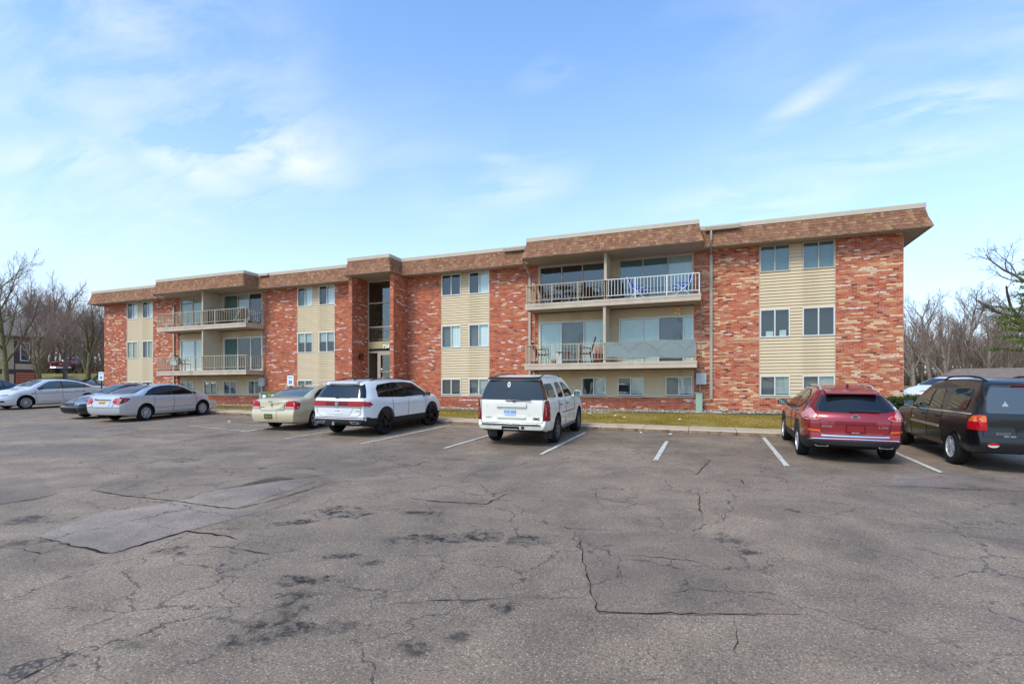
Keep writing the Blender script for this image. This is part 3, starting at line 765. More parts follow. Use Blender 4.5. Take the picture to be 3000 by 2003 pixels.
KIND = {1.87: [('teal','teal'),('teal','teal'),('dark','dark'),('dark','dark'),('screen','blind'),('screen','blind')],
        -12.5: [('dark','dark'),('dark','curtain'),('screen','curtain'),('screen','curtain'),('dark','dark'),('screen','blind')],
        -21.65: [('screen','curtain'),('dark','curtain'),('half','half'),('half','half'),('teal','teal'),None],
        -36.0: [('dark','curtain'),('dark','curtain'),('cream','cream'),('screen','cream'),('screen','screen'),('screen','screen')]}
for a in PANELS:
    b_ = a+PW if a != -36.0 else -33.44
    w1 = (a+.03, a+1.10); w2 = (a+1.53, b_-.02)
    pp = MB(); pp.box(a-.001, b_+.001, D-.025, D+.05, 1.715, 1.775); sp = pp.build('siding_panel', M_TRIM, B)
    t = MB(); t.box(a, a+.028, D+.004, SY+.01, 1.78, 7.8); t.box(b_-.018, b_, D+.004, SY+.01, 1.78, 7.8); t.build('corner_trim', M_TRIM, sp)
    tops = [(2.60,4.12),(5.24,6.71)]
    for z0, z1 in tops: band([(a+.028, b_-.018)], z0, z1, SY-.012, sp)
    for z0, z1 in ROWS: band([(w1[1], w2[0])], z0 if z0 > 2 else 1.775, min(z1,7.8), SY-.012, sp)
    i = 0
    for ri, (z0, z1) in enumerate(ROWS):
        for w in (w1, w2):
            kd = KIND[a][i]; i += 1
            if kd is None:
                t = MB(); t.box(w[0],w[1],SY-.03,SY+.05,z0,z1); dr = t.build('access_panel', M_TRIM, B)
                t = MB(); t.box(w[0]+.06,w[1]-.06,SY-.042,SY-.03,z0,z1-.06); t.build('panel_leaf', M_FRAMET, dr)
                t = MB(); t.box(w[0]+.36,w[1]-.36,SY-.056,SY-.043,z0+.32,z1-.2); t.build('notice', M_BLINDC, dr)
                t = MB(); t.box(w[0]+.41,w[1]-.41,SY-.059,SY-.057,z0+.36,z1-.24); t.build('notice_print', mat('notice_brown','a8763f',.7), dr)
            else:
                window(w[0], w[1], z0, z1, SY-.02, kd, fm=M_FRAMET if ri == 0 and a > 0 else M_FRAME, glass=M_GLASSD if (a > 0 and ri < 2) else M_GLASS)
# papers in a window of the right panel
t = MB(); t.box(2.12,2.38,SY+.02,SY+.024,4.17,4.37); t.box(2.60,2.84,SY+.02,SY+.024,4.17,4.40); t.build('window_card', M_BLIND, B)

# ---------------------------------------------------------------- bays: doors, balconies
SLABS = [(5.56,5.82),(2.92,3.19)]
def bay(a, b_, mirror, lower_kinds, join):
    mid = a + (b_-a)*.478 if not mirror else b_ - (b_-a)*.478
    spn = MB(); spn.box(a-.001, b_+.001, D-.025, D+.05, 1.715, 1.775); sp = spn.build('siding_panel', M_TRIM, B)
    jb = MB() if join else None
    u = lambda q: a+q if not mirror else b_-q
    rng_ = lambda p, q: (min(u(p),u(q)), max(u(p),u(q)))
    d1, d2 = rng_(.06,3.12), rng_(3.72,6.80)
    lo = sorted([rng_(.10,1.16), rng_(2.05,3.15), rng_(3.66,4.78), rng_(5.68,6.76)])
    yb = SY-.012
    def gaps(ws): 
        e = a; out = []
        for w in sorted(ws):
            if w[0]-e > .02: out.append((e, w[0]))
            e = w[1]
        if b_-e > .02: out.append((e, b_))
        return out
    band(gaps(lo), 1.775, 2.60, yb, sp, jb); band([(a,b_)], 2.60, 2.925, yb, sp, jb)
    band(gaps([d1,d2]), 3.19, 5.16, yb, sp, jb); band([(a,b_)], 5.16, 5.565, yb, sp, jb)
    band(gaps([d1,d2]), 5.82, 7.72, yb, sp, jb)
    t = MB(); t.box(a,b_,SY-.01,SY+.05,7.72,7.80); t.build('head_trim', M_TRIM, sp)
    if join: stuff(jb.build('siding_boards', M_SIDE, sp))
    for w, kd in zip(lo, lower_kinds): window(w[0], w[1], 1.80, 2.60, SY-.02, kd)
    return d1, d2
dr = bay(*BAYS[0], False, [('screen','blind'),('dark','blind'),('dark','blind'),('screen','blind')], False)
dl = bay(*BAYS[1], True, [('cream','cream'),('cream','cream'),('screen','screen'),('dark','dark')], True)
def door(w, z0, z1, kinds, splits, glass=None): return window(w[0], w[1], z0, z1, SY-.02, kinds, splits, M_FRAMET if z0 > 5 else M_FRAME, glass, 'sliding_door', .06)
(d1, d2) = dr
door(d1, 5.83, 7.72, ('dark','dark','screen'), (-6.28,-5.32), M_GLASSD)
door(d2, 5.83, 7.72, ('teal','teal','vert'), (-2.66,-1.63), M_GLASSD)
door(d1, 3.20, 5.16, ('vert','screen','vert'), (-6.30,-5.25))
door(d2, 3.20, 5.16, ('vert','vert','screen','vert'), (-2.66,-2.01,-1.01))
(d2, d1) = dl if dl[0][0] > dl[1][0] else (dl[1], dl[0])
door(d1, 5.83, 7.72, ('vert','vert','dark'), (-29.9,-28.9)); door(d2, 5.83, 7.72, ('teal','vert','dark'), (-26.14,-25.24))
door(d1, 3.20, 5.16, ('curtain','curtain','dark'), (-29.75,-28.8)); door(d2, 3.20, 5.16, ('teal','dark','dark'), (-26.14,-25.12))

M_RAILB = mat('railing_beige','b0a187',.55); M_RAILW = mat('railing_white','d6d6d0',.45)
M_SOFF = mat('soffit','a3937d',.75,var=.08,vscale=2)
M_DECK = mat('deck_edge','b8a792',.7,var=.1,vscale=3,dirt=('8d7c68',.5,1.6,.58))
bal_cache = {}
def baluster(p, h, m, parent):
    k = (h, m.name)
    if k not in bal_cache:
        t = MB(); t.box(-.009,.009,-.009,.009,0,h); bal_cache[k] = t.mesh('baluster', m)
    o = link('baluster', bal_cache[k], parent); o.location = p
def balcony(xa, xb, yf, zb, zt, posts, split=None, cover=None):
    t = MB(); t.box(xa+.02, xb-.02, yf+.02, D-.012, zb+.03, zt-.012); slab = t.build('balcony_slab', M_SOFF, B)
    for q in range(3):   # fascia boards: front and both ends, upper strip proud of the lower one
        pass
    t = MB(); t.box(xa-.012, xb+.012, yf-.012, D-.014, zt-.095, zt); t.build('fascia_board', M_DECK, slab)
    t = MB(); t.box(xa, xb, yf, yf+.025, zb, zt-.097); t.build('fascia_board', M_DECK, slab)
    t = MB(); t.box(xa, xa+.025, yf+.025, D-.014, zb, zt-.097); t.build('fascia_board', M_DECK, slab)
    t = MB(); t.box(xb-.025, xb, yf+.025, D-.014, zb, zt-.097); t.build('fascia_board', M_DECK, slab)
    ra, rb_, ry = xa+.06, xb-.06, yf+.05
    runs = [((ra,ry),(split or rb_,ry),M_RAILB)]
    if split: runs.append(((split,ry),(rb_,ry),M_RAILW))
    runs += [((ra,ry),(ra,D-.02),M_RAILB), ((rb_,ry),(rb_,D-.02),M_RAILW if split else M_RAILB)]
    for (p, q, m) in runs:
        L = math.hypot(q[0]-p[0], q[1]-p[1]); n = max(2, int(round(L/.133)))
        t = MB(); al = abs(q[0]-p[0]) > abs(q[1]-p[1])
        for z, hh, ww in ((zt+.80,.03,.02),(zt+.13,.025,.012)):
            if al: t.box(p[0], q[0], ry-ww, ry+ww, z, z+hh)
            else: t.box(p[0]-ww, p[0]+ww, p[1]+.021, q[1], z, z+hh)
        npst = 3 if al else 1
        for i in range(npst+1):
            f = i/npst; x, y = p[0]+(q[0]-p[0])*f, p[1]+(q[1]-p[1])*f
            if al or i == npst: t.box(x-.0175, x+.0175, y-.0215, y+.0215, zt, zt+.799)
        rail = t.build('railing', m, B)
        for i in range(1, n):
            f = i/n; baluster((p[0]+(q[0]-p[0])*f, p[1]+(q[1]-p[1])*f, zt+.156), .642, m, rail)
    return slab
YF = 21.52
balcony(-7.60, -.30, YF, *SLABS[0], 3, split=-4.06)
balcony(-7.62, -.45, YF, *SLABS[1], 3)
balcony(-31.25, -24.05, YF, *SLABS[0], 3)
balcony(-31.3, -24.05, YF, *SLABS[1], 3)
# party walls between neighbouring balconies
M_PART = mat('party_wall','bcb09b',.8,var=.06,vscale=1.5)
for xp, z0, z1, yo in ((-4.06,5.825,7.80,.10),(-4.10,3.195,5.58,.10),(-27.55,5.825,7.80,.14),(-27.55,3.195,5.58,.14)):
    t = MB(); t.box(xp-.04, xp+.04, YF+yo, SY-.02, z0, z1); pw = t.build('party_wall', M_PART, B)
    t = MB(); t.box(xp-.055, xp+.055, YF+yo-.03, YF+yo+.04, z0+.002, z1-.004); t.build('end_post', M_TRIM, pw)

# ---------------------------------------------------------------- mansard roof
M_SHB = mat('roof_felt','4d3529',.95)
SH = [mat('shingle_'+k, c, .9, spec=.2, var=.22, vscale=14, bump=.5, bscale=120) for k, c in (('brown','8a644c'),('dark','805a45'),('mid','906a53'),('tan','9d7757'),('rust','886049'))]
M_COPE = mat('coping','b9ab95',.6,var=.05,vscale=3)
OV, SB, ZT, ZC = .65, .20, 8.52, 8.67
yM, yBay, yEn = D-OV, D-1.62, D-1.65
path = [(-38.97,36.6),(-38.97,yM),(-31.28,yM),(-31.28,yBay),(-23.86,yBay),(-23.86,yM),(-17.2,yM),(-17.2,yEn),(-14.36,yEn),(-14.36,yM),(-7.66,yM),(-7.66,yBay),(-.19,yBay),(-.19,yM),(7.36,yM),(7.36,36.6)]
def normal(p, q):
    dx, dy = q[0]-p[0], q[1]-p[1]; L = math.hypot(dx,dy); return (dy/L, -dx/L)   # outward
def offs(d):
    out = []
    for i, p in enumerate(path):
        n1 = normal(path[i-1], p) if i else normal(p, path[1]); n2 = normal(p, path[i+1]) if i < len(path)-1 else n1
        if abs(n1[0]-n2[0])+abs(n1[1]-n2[1]) < 1e-6: out.append((p[0]-n1[0]*d, p[1]-n1[1]*d))
        else: out.append((p[0]-(n1[0]+n2[0])*d, p[1]-(n1[1]+n2[1])*d))
    return out
bot, top, cop, mid_ = offs(0), offs(SB), offs(SB-.035), offs(SB*.62)
zm = 7.80+(ZT-7.80)*.5
mb = MB()
for i in range(len(path)-1):
    for (A, za), (C, zc) in (((bot,7.80),(mid_,zm)),((mid_,zm),(top,ZT))):
        mb.add([(*A[i],za),(*A[i+1],za),(*C[i+1],zc),(*C[i],zc)], [(0,1,2,3)])
roof = mb.build('mansard_roof', M_SHB, B)
mb = MB(); inn = offs(SB+.5)
for i in range(len(path)-1):
    mb.add([(*cop[i],ZT-.02),(*cop[i+1],ZT-.02),(*cop[i+1],ZC),(*cop[i],ZC),(*inn[i],ZC),(*inn[i+1],ZC),(*top[i],ZT-.02),(*top[i+1],ZT-.02)], [(0,1,2,3),(3,2,5,4),(6,7,1,0)])
mb.build('coping', M_COPE, roof)
mb = MB(); mb.box(-38.3,6.7,22.6,36,8.2,8.5); mb.build('flat_roof', mat('roof_membrane','8d8a85',.9), B)
# soffits butt against each other
mb = MB()
mb.box(-38.95,7.34,yM+.02,36.5,ZS,ZS+.03); mb.box(-31.26,-23.88,yBay+.02,yM+.02,ZS,ZS+.03); mb.box(-17.18,-14.38,yEn+.02,yM+.02,ZS,ZS+.03); mb.box(-7.64,-.21,yBay+.02,yM+.02,ZS,ZS+.03)
mb.build('soffit', M_SOFF, B)
mb = MB()
for i in range(len(path)-1):
    b0, b1, t0, t1 = bot[i], bot[i+1], offs(.03)[i], offs(.03)[i+1]
    mb.add([(*b0,7.81),(*b1,7.81),(*b1,7.775),(*b0,7.775),(*t0,7.775),(*t1,7.775)], [(0,1,2,3),(3,2,5,4)])
mb.build('drip_edge', M_TRIMD, roof)
rs = random.Random(77); shs = []; lastc = 0
for i in range(len(path)-1):
    n = normal(path[i], path[i+1])
    for half, (A, za, C, zc) in enumerate(((bot,7.80,mid_,zm),(mid_,zm,top,ZT))):
        nc = 3
        for c in range(nc):
            f0, f1 = c/nc, (c+1)/nc
            p0 = [Vector((*A[i],za)).lerp(Vector((*C[i],zc)), f) for f in (f0,f1)]; p1 = [Vector((*A[i+1],za)).lerp(Vector((*C[i+1],zc)), f) for f in (f0,f1)]
            L = (p1[0]-p0[0]).length; x = -rs.uniform(0,.3)
            nrm = (p1[0]-p0[0]).cross(p0[1]-p0[0]).normalized()
            if nrm.z < 0: nrm = -nrm
            while x < L:
                w = rs.choice((.10,.13,.16,.2)); a, b_ = max(0,x)/L, min(L, x+w)/L
                if b_-a > 1e-4:
                    q = [p0[0].lerp(p1[0],a), p0[0].lerp(p1[0],b_), p0[1].lerp(p1[1],b_), p0[1].lerp(p1[1],a)]
                    th = rs.uniform(.007,.016); dw = q[0]-q[3]; dw.normalize(); low = dw*rs.choice((0,0,.012))
                    vs = [q[0]+nrm*th+low, q[1]+nrm*th+low, q[2]+nrm*.003, q[3]+nrm*.003, q[0]+low, q[1]+low]
                    lastc = rs.choices(range(5),(36,20,22,(0 if lastc == 3 else 20),10))[0]; shs.append((vs, lastc, q[0].x, i))
                x += w + .004
SHF = [(0,1,2,3),(4,5,1,0),(4,0,3),(1,5,2)]
front = sorted([s for s in shs if s[3] == 13 and s[0][1].x-s[0][0].x > .1], key=lambda s: -s[2])[:300]
fid = set(id(s) for s in front)
for s in front:
    o0 = s[0][0]; t = MB(); t.add([v-o0 for v in s[0]], SHF); o = link('shingle', t.mesh('shingle', SH[s[1]]), roof); o.location = o0
mb = MB()
for s in shs:
    if id(s) not in fid: mb.add(s[0], SHF, s[1])
stuff(mb.build('shingle_courses', SH, roof))

# ---------------------------------------------------------------- gutters, downspouts, boxes
M_SPOUT = mat('downspout_taupe','a99c8a',.5,var=.06,vscale=2)
def spout(x, z0, z1, y=D-.05, top=None, w=.055):
    t = MB(); t.box(x-w, x+w, y-.045, y+.045, z0, z1)
    if top: t.tube([(x,y,z1-.02),(x,y,z1+.06)]+top, .045, 8)
    return t.build('downspout', M_SPOUT, B, smooth=40)
spout(.08, 1.65, 7.60, D-.06, [(.08,D-.3,7.74),(.08,yM-.05,7.84),(.08,yM-.03,8.05),(.08,yM+.08,8.45)])
spout(-7.80, 1.35, 7.25, D-.06, [(-7.80,D-.2,7.45),(-7.75,D-.75,7.62),(-7.7,D-1.2,7.74),(-7.68,D-1.45,7.80)])
spout(-31.45, 1.35, 7.25, D-.06, [(-31.45,D-.2,7.45),(-31.42,D-.75,7.62),(-31.4,D-1.2,7.74),(-31.38,D-1.45,7.80)])
for xa, xb in ((-.15,1.15),(-8.9,-7.72)):
    t = MB(); t.prism([(yM+.02,8.44),(yM+.16,8.44),(yM+.18,8.58),(yM-.02,8.56)], xa, xb, 'yz'); t.build('gutter', M_COPE, roof)
t = MB(); t.box(-23.86,-23.2,yM+.05,yM+.16,8.5,8.6); t.build('gutter', M_COPE, roof)
for x in (-.32,-7.55,-31.15,-23.97):
    t = MB(); t.tube([(x,D-.03,1.3 if x in (-.32,-23.97) else 1.4),(x,D-.03,7.76)], .017, 6); t.build('conduit_pipe', M_TRIMD, B)
M_GREY = mat('meter_grey','aeb4b8',.5,var=.05); M_PED = mat('pedestal_green','8fa892',.55,var=.06)
for xc, nm in ((-.30,'right'),(-24.1,'left')):
    t = MB(); t.box(xc-.19, xc+.19, D-.2, D-.045, 2.27, 2.73); t.box(xc-.2, xc+.2, D-.215, D-.2, 2.265, 2.735)
    o = t.build('meter_box', M_GREY); tag(o, 'grey electrical box on the brick wall at the %s balcony stack' % ('right hand' if nm=='right' else 'left hand'), 'electrical box', 'wall mounted meter boxes')
    t = MB(); t.tube([(xc-.04,D-.08,1.7),(xc-.04,D-.08,2.26)], .035, 8); t.build('conduit', M_TRIMD, o)
for xc, lab in ((-.38,'pale green utility pedestal in the gravel beside the right downspout'),(-23.8,'pale green utility pedestal below the left grey meter box')):
    t = MB(); t.box(xc-.13,xc+.13,D-.5,D-.24,1.05,1.28); t.box(xc-.125,xc+.125,D-.495,D-.245,1.28,1.86)
    o = t.build('utility_pedestal', M_PED); tag(o, lab, 'utility box', 'utility pedestals')
    t = MB(); t.prism([(xc-.135,1.86),(xc+.135,1.86),(xc+.12,1.91),(xc-.12,1.91)], D-.505, D-.235); t.build('cap', M_PED, o)
t = MB(); t.tube([(.35,D-.35,1.40),(.42,D-.36,1.26),(.55,D-.37,1.2),(.72,D-.38,1.25)], .05, 8)
tag(t.build('drain_elbow', M_TRIM, smooth=50), 'loose beige drainpipe elbow lying in the gravel', 'pipe')
t = MB(); t.prism([(.15,22.15),(.48,22.10),(.52,22.32),(.2,22.36)], 1.12, 1.17, 'xy')
tag(t.build('splash_block', mat('splash','b9b6ae',.9,var=.1)), 'flat pale concrete splash block below the right downspout', 'block')

# ================================================================== entrance
GY = 22.86
ea, eb = -16.905, -14.665
M_HALL = mat('hall_wall','8a7d68',.9,var=.1,vscale=1); M_HALLF = mat('hall_floor','4a4238',.8); M_SPAN = mat('spandrel_tan','a89b72',.6,var=.05)
t = MB(); t.box(ea-.01,eb+.01,27.3,27.4,1.9,7.8); t.box(ea-.012,ea+.02,23.03,27.3,1.9,7.79); t.box(eb-.02,eb+.012,23.03,27.3,1.9,7.79); t.box(ea+.03,eb-.03,23.03,27.3,7.70,7.78); t.build('hall_wall', M_HALL, B)
t = MB(); t.box(ea+.03,eb-.03,23.05,27.29,1.85,1.98); t.box(ea+.03,eb-.03,23.3,27.28,4.30,4.50); t.build('hall_floor', M_HALLF, B)
t = MB(); fr = .05
t.box(ea,ea+fr,GY-.03,GY+.05,1.98,7.785); t.box(eb-fr,eb,GY-.03,GY+.05,1.98,7.785)
for z, h in ((7.72,.065),(6.59,.05),(5.33,.05),(4.00,.08),(4.56,.03)): t.box(ea+fr,eb-fr,GY-.028,GY+.048,z,z+h)
gw = t.build('entrance_glazing', M_TRIM, B)
for z0, z1 in ((6.64,7.72),(5.38,6.59),(4.59,5.33)):
    t = MB(); t.box(ea+fr,eb-fr,GY+.01,GY+.016,z0,z1); t.build('pane', M_GLASSD if z0 > 5 else M_GLASS, gw)
t = MB(); t.box(ea+fr,eb-fr,GY-.05,GY+.045,4.22,4.555); t.build('spandrel_panel', M_SPAN, gw)
t = MB(); t.box(ea+fr,eb-fr,GY+.0,GY+.02,4.085,4.215); t.build('dark_reveal', M_CORE, gw)
t = MB(); t.box(ea+fr,eb-fr,23.10,23.14,5.26,5.31); t.box(ea+fr,eb-fr,23.10,23.14,4.70,4.74); ir = t.build('hall_railing', M_SPAN, B)
for i in range(15):
    t = MB() if i == 0 else t
    if i == 0: t.box(-.012,.012,-.012,.012,0,.53); bm_ = t.mesh('baluster', M_SPAN)
    o = link('baluster', bm_, ir); o.location = (ea+.12+i*.145, 23.12, 4.735)
# door and sidelight
sx = -16.25
t = MB(); t.box(sx-.04,sx+.04,GY-.03,GY+.05,1.98,3.995); t.build('door_post', M_FRAMET, gw)
t = MB(); t.box(ea+fr,sx-.04,GY+.01,GY+.016,1.98,4.0); t.build('pane', M_GLASS, gw)
t = MB(); dx0, dx1 = sx+.045, eb-fr-.005
t.box(dx0,dx0+.09,GY-.02,GY+.03,1.99,3.985); t.box(dx1-.09,dx1,GY-.02,GY+.03,1.99,3.985); t.box(dx0+.09,dx1-.09,GY-.02,GY+.03,3.88,3.985); t.box(dx0+.09,dx1-.09,GY-.02,GY+.03,1.99,2.2)
dd = t.build('entrance_door', M_FRAMET, B)
t = MB(); t.box(dx0+.09,dx1-.09,GY+.002,GY+.008,2.2,3.88); t.build('pane', M_GLASS, dd)
t = MB(); t.box(dx0+.05,dx1-.05,GY-.07,GY-.03,2.98,3.02); t.build('push_bar', mat('steel','b5b3ad',.35,metal=.9), dd)
t = MB(); t.box(dx0+.11,dx0+.2,GY-.006,GY+.001,3.1,3.18); t.build('door_sticker', M_BLIND, dd)
me = text_mesh('734', .27, .012, .008); me.materials.append(mat('number_white','eeeeea',.5))
o = link('house_number', me, gw); o.location = (-15.74,GY-.075,4.30); o.rotation_euler = (math.radians(90),0,0)
# wall lantern on the left wing wall
M_BLACK = mat('black_metal','1c1b1a',.45); M_LGL = glass_mat('lantern_glass','d8d4c8',1.0)
o = empty('wall_lantern', (-16.90,22.13,3.75)); tag(o, 'dark carriage lantern on the brick wing wall beside the entrance', 'lantern')
t = MB(); t.box(.0,.02,-.05,.05,-.12,.12); t.tube([(.02,0,.08),(.1,0,.2),(.16,0,.17)], .012, 6); t.build('bracket', M_BLACK, o)
t = MB(); t.lathe([(0,.2),(.03,.19),(.1,.12),(.105,.1)], 'z', (.16,0,0), 6); t.lathe([(.06,-.16),(.07,-.14),(.03,-.2),(0,-.22)], 'z', (.16,0,0), 6)
for k in range(6):
    a = k*math.pi/3; t.tube([(.16+.098*math.cos(a),.098*math.sin(a),.1),(.16+.062*math.cos(a),.062*math.sin(a),-.15)], .006, 4)
t.build('cage', M_BLACK, o)
t = MB(); t.lathe([(.093,.1),(.058,-.145)], 'z', (.16,0,0), 6); t.build('glass', M_LGL, o)
# steps, landing, handrails
st = empty('entrance_steps'); tag(st, 'concrete entrance steps between the brick wing walls', 'steps')
t = MB(); t.box(-16.90,-14.67,21.0,GY-.06,1.0,1.98); t.build('landing', M_CONC, st)
for i in range(5):
    t = MB(); t.box(-16.85,-14.72,19.5+i*.3,21.0 if i == 4 else 19.5+(i+1)*.3,.7,1.08+i*.18); t.build('step', M_CONC, st)
M_HRAIL = mat('handrail_cream','d8cdb4',.45)
for xh, lab in ((-16.0,'cream tubular handrail on the left of the entrance steps'),(-14.4,'cream tubular handrail on the right of the entrance steps')):
    o = empty('handrail'); tag(o, lab, 'handrail', 'entrance handrails')
    t = MB(); t.tube([(xh,19.75,1.95),(xh,20.45,2.55),(xh,20.6,2.62),(xh,20.9,2.62),(xh,20.92,1.75)], .028, 8); t.build('top_rail', M_HRAIL, o, smooth=60)
    t = MB(); t.tube([(xh,19.75,1.95),(xh,19.75,.95)], .028, 8); t.build('post', M_HRAIL, o)
    t = MB(); t.tube([(xh,20.2,2.32),(xh,20.2,1.2)], .02, 6); t.build('post', M_HRAIL, o)
# plants inside the stair hall
M_LEAFD = mat('indoor_leaf','2f7a50',.6,var=.3,vscale=5); M_POT = mat('terracotta_pot','b5764a',.75,var=.1)
def leaf_cloud(mb, c, rad, n, s, rnd, mi=(0,), flat=.6):
    for i in range(n):
        while True:
            p = [rnd.uniform(-1,1) for _ in range(3)]
            if sum(q*q for q in p) < 1: break
        P = Vector((c[0]+p[0]*rad[0], c[1]+p[1]*rad[1], c[2]+p[2]*rad[2]))
        d = Vector((rnd.gauss(0,1),rnd.gauss(0,1),rnd.gauss(0,flat))).normalized(); e = d.orthogonal().normalized(); e = (Matrix.Rotation(rnd.uniform(0,6.28),3,d) @ e)
        L = s*rnd.uniform(.6,1.3)
        mb.add([P, P+d*L*.5+e*L*.28, P+d*L, P+d*L*.5-e*L*.28], [(0,1,2,3)], rnd.choice(mi))
r = random.Random(21)
o = empty('indoor_tree', (-16.38,23.42,4.5)); tag(o, 'leafy artificial tree behind the upper stair hall glass', 'plant')
t = MB(); t.lathe([(.0,.0),(.16,.0),(.2,.3),(.18,.3),(.17,.26),(0,.26)], 'z', (0,0,0), 14); t.build('pot', M_POT, o, smooth=40)
t = MB(); t.tube([(0,0,.2),(.02,.02,.9),(0,0,1.6)], .025, 6); t.build('trunk', mat('stem','5a4632',.9), o)
t = MB(); leaf_cloud(t, (0,0,1.45), (.42,.30,.72), 1300, .12, r); t.build('foliage', M_LEAFD, o)
o = empty('potted_plant', (-16.25,23.4,4.5)); tag(o, 'small plant in a woven tan pot behind the hall railing', 'plant')
t = MB(); t.lathe([(0,0),(.13,0),(.17,.3),(.15,.3),(.14,.27),(0,.27)], 'z', (0,0,0), 14); t.build('pot', M_POT, o, smooth=40)
t = MB(); leaf_cloud(t, (0,0,.45), (.25,.2,.22), 90, .16, r); t.build('foliage', M_LEAFD, o)

# ================================================================== signs, transformer
def access_sign(loc, rz, lab, h=1.35):
    o = empty('parking_sign', loc, rz); tag(o, lab, 'sign', 'accessible parking signs')
    t = MB(); t.box(-.03,.03,-.006,.03,-1.2,h+.40); t.build('post', mat('sign_post_dark','1b2420',.6), o)
    t = MB(); z0, z1 = h-.02, h+.44
    t.prism([(-.15,z0+.02),(-.13,z0),(.13,z0),(.15,z0+.02),(.15,z1-.02),(.13,z1),(-.13,z1),(-.15,z1-.02)], -.012, -.008); pl = t.build('sign_plate', mat('sign_face','dfe8ea',.35), o)
    t = MB(); t.prism([(-.075,h+.06),(.075,h+.06),(.075,h+.215),(-.075,h+.215)], -.015, -.013); t.build('blue_square', mat('sign_blue','2468b8',.4), pl)
    W_ = mat('sign_white','f2f4f4',.4); t = MB()
    t.lathe([(.0,-.017),(.013,-.017)], 'y', (-.006,0,h+.195), 8)
    t.tube([(-.006,-.017,h+.18),(-.004,-.017,h+.125),(.028,-.017,h+.125),(.042,-.017,h+.085),(.056,-.017,h+.09)], .0055, 4)
    t.tube([(-.005,-.017,h+.155),(.026,-.017,h+.155)], .005, 4)
    t.tube([(-.018+.036*math.cos(a)+.014,-.017,h+.112+.036*math.sin(a)) for a in [math.radians(100+q*24) for q in range(11)]], .005, 4)
    t.build('wheelchair_symbol', W_, pl)
    BT = mat('sign_text_blue','3f7f9f',.5)
    for tx, zz, sz in (('RESERVED',h+.37,.05),('PARKING',h+.31,.05)):
        me = text_mesh(tx, sz, .001, .0008); me.materials.append(BT); q = link('sign_text', me, pl); q.location=(0,-.0145,zz); q.rotation_euler=(math.radians(90),0,0)
    t = MB(); t.prism([(-.15,z0+.01),(.15,z0+.01),(.15,z0+.012),(-.15,z0+.012)], -.0145,-.0135); t.build('border', BT, pl)
    return o
access_sign((-30.38,17.95,1.22), math.radians(14), 'blue and white accessible parking sign at the left end of the building')
access_sign((-17.56,18.1,.90), math.radians(14), 'blue and white accessible parking sign behind the gold sedan')
M_TRF = mat('transformer_green','5c7350',.55,var=.1,vscale=3)
o = empty('transformer_box', (-21.75,21.55,1.0), math.radians(4)); tag(o, 'green utility transformer with stickers behind the gold sedan', 'transformer')
t = MB(); t.box(-.72,.72,-.45,.45,0,.86); t.build('cabinet', M_TRF, o)
t = MB(); t.prism([(-.76,.86),(.76,.86),(.72,.97),(-.72,.97)], -.49, .49); t.build('lid', M_TRF, o)
SW = mat('sticker_white','e6e6e2',.6); SYW = mat('sticker_yellow','e0b020',.6)
for x0,x1,z0,z1,m_ in ((-.63,-.42,.56,.8,SW),(-.3,-.1,.78,.9,SYW),(-.05,.12,.64,.82,SW),(-.68,-.58,.08,.24,SYW),(-.3,-.24,.38,.64,SW),(-.4,-.14,.48,.55,SW),(-.36,-.18,.42,.47,SW)):
    t = MB(); t.box(x0,x1,-.455,-.452,z0,z1); t.build('sticker', m_, o)

# ================================================================== balcony furniture
M_IRON = mat('dark_iron','2b1f1c',.5); M_SLING = mat('brown_sling','5a352a',.8); M_SLINGD = mat('dark_wicker','33201b',.8,var=.15,vscale=20); M_BLUE = mat('camp_blue','2350d0',.75,var=.08); M_WHITEP = mat('white_tube','d9dcdc',.4)
def patio_chair(loc, rz, lab, seatm, framem, round_back=False, group='patio chairs', high=.95):
    o = empty('patio_chair', loc, rz); tag(o, lab, 'chair', group)
    t = MB(); t.box(-.24,.24,-.24,.22,.40,.44); t.build('seat', seatm, o)
    t = MB()
    if round_back:
        n = 10; pts = [(.25*math.cos(a), .24+.10*(.45+.42*math.sin(a)), .62+.34*math.sin(a)) for a in [math.pi*i/n for i in range(n+1)]]
        t.prism([(p[0],p[2]) for p in pts]+[(-.22,.46),(.22,.46)], .25, .28)
    else:
        t.add([(-.23,.22,.44),(.23,.22,.44),(.23,.42,high),(-.23,.42,high),(-.23,.25,.44),(.23,.25,.44),(.23,.45,high),(-.23,.45,high)], [(0,1,2,3),(4,7,6,5),(0,4,5,1),(3,2,6,7),(0,3,7,4),(1,5,6,2)])
    t.build('backrest', seatm, o)
    for s in (-1,1):
        t = MB(); t.tube([(s*.26,-.22,.64),(s*.27,-.26,.4),(s*.27,-.24,0)], .014, 6); t.build('leg', framem, o)
        t = MB(); t.tube([(s*.26,.2,.5),(s*.27,.28,0)], .014, 6); t.build('leg', framem, o)
        t = MB(); t.tube([(s*.26,-.22,.64),(s*.27,-.1,.68),(s*.27,.12,.66),(s*.26,.3,.62)], .016, 6); t.build('armrest', framem, o)
    return o
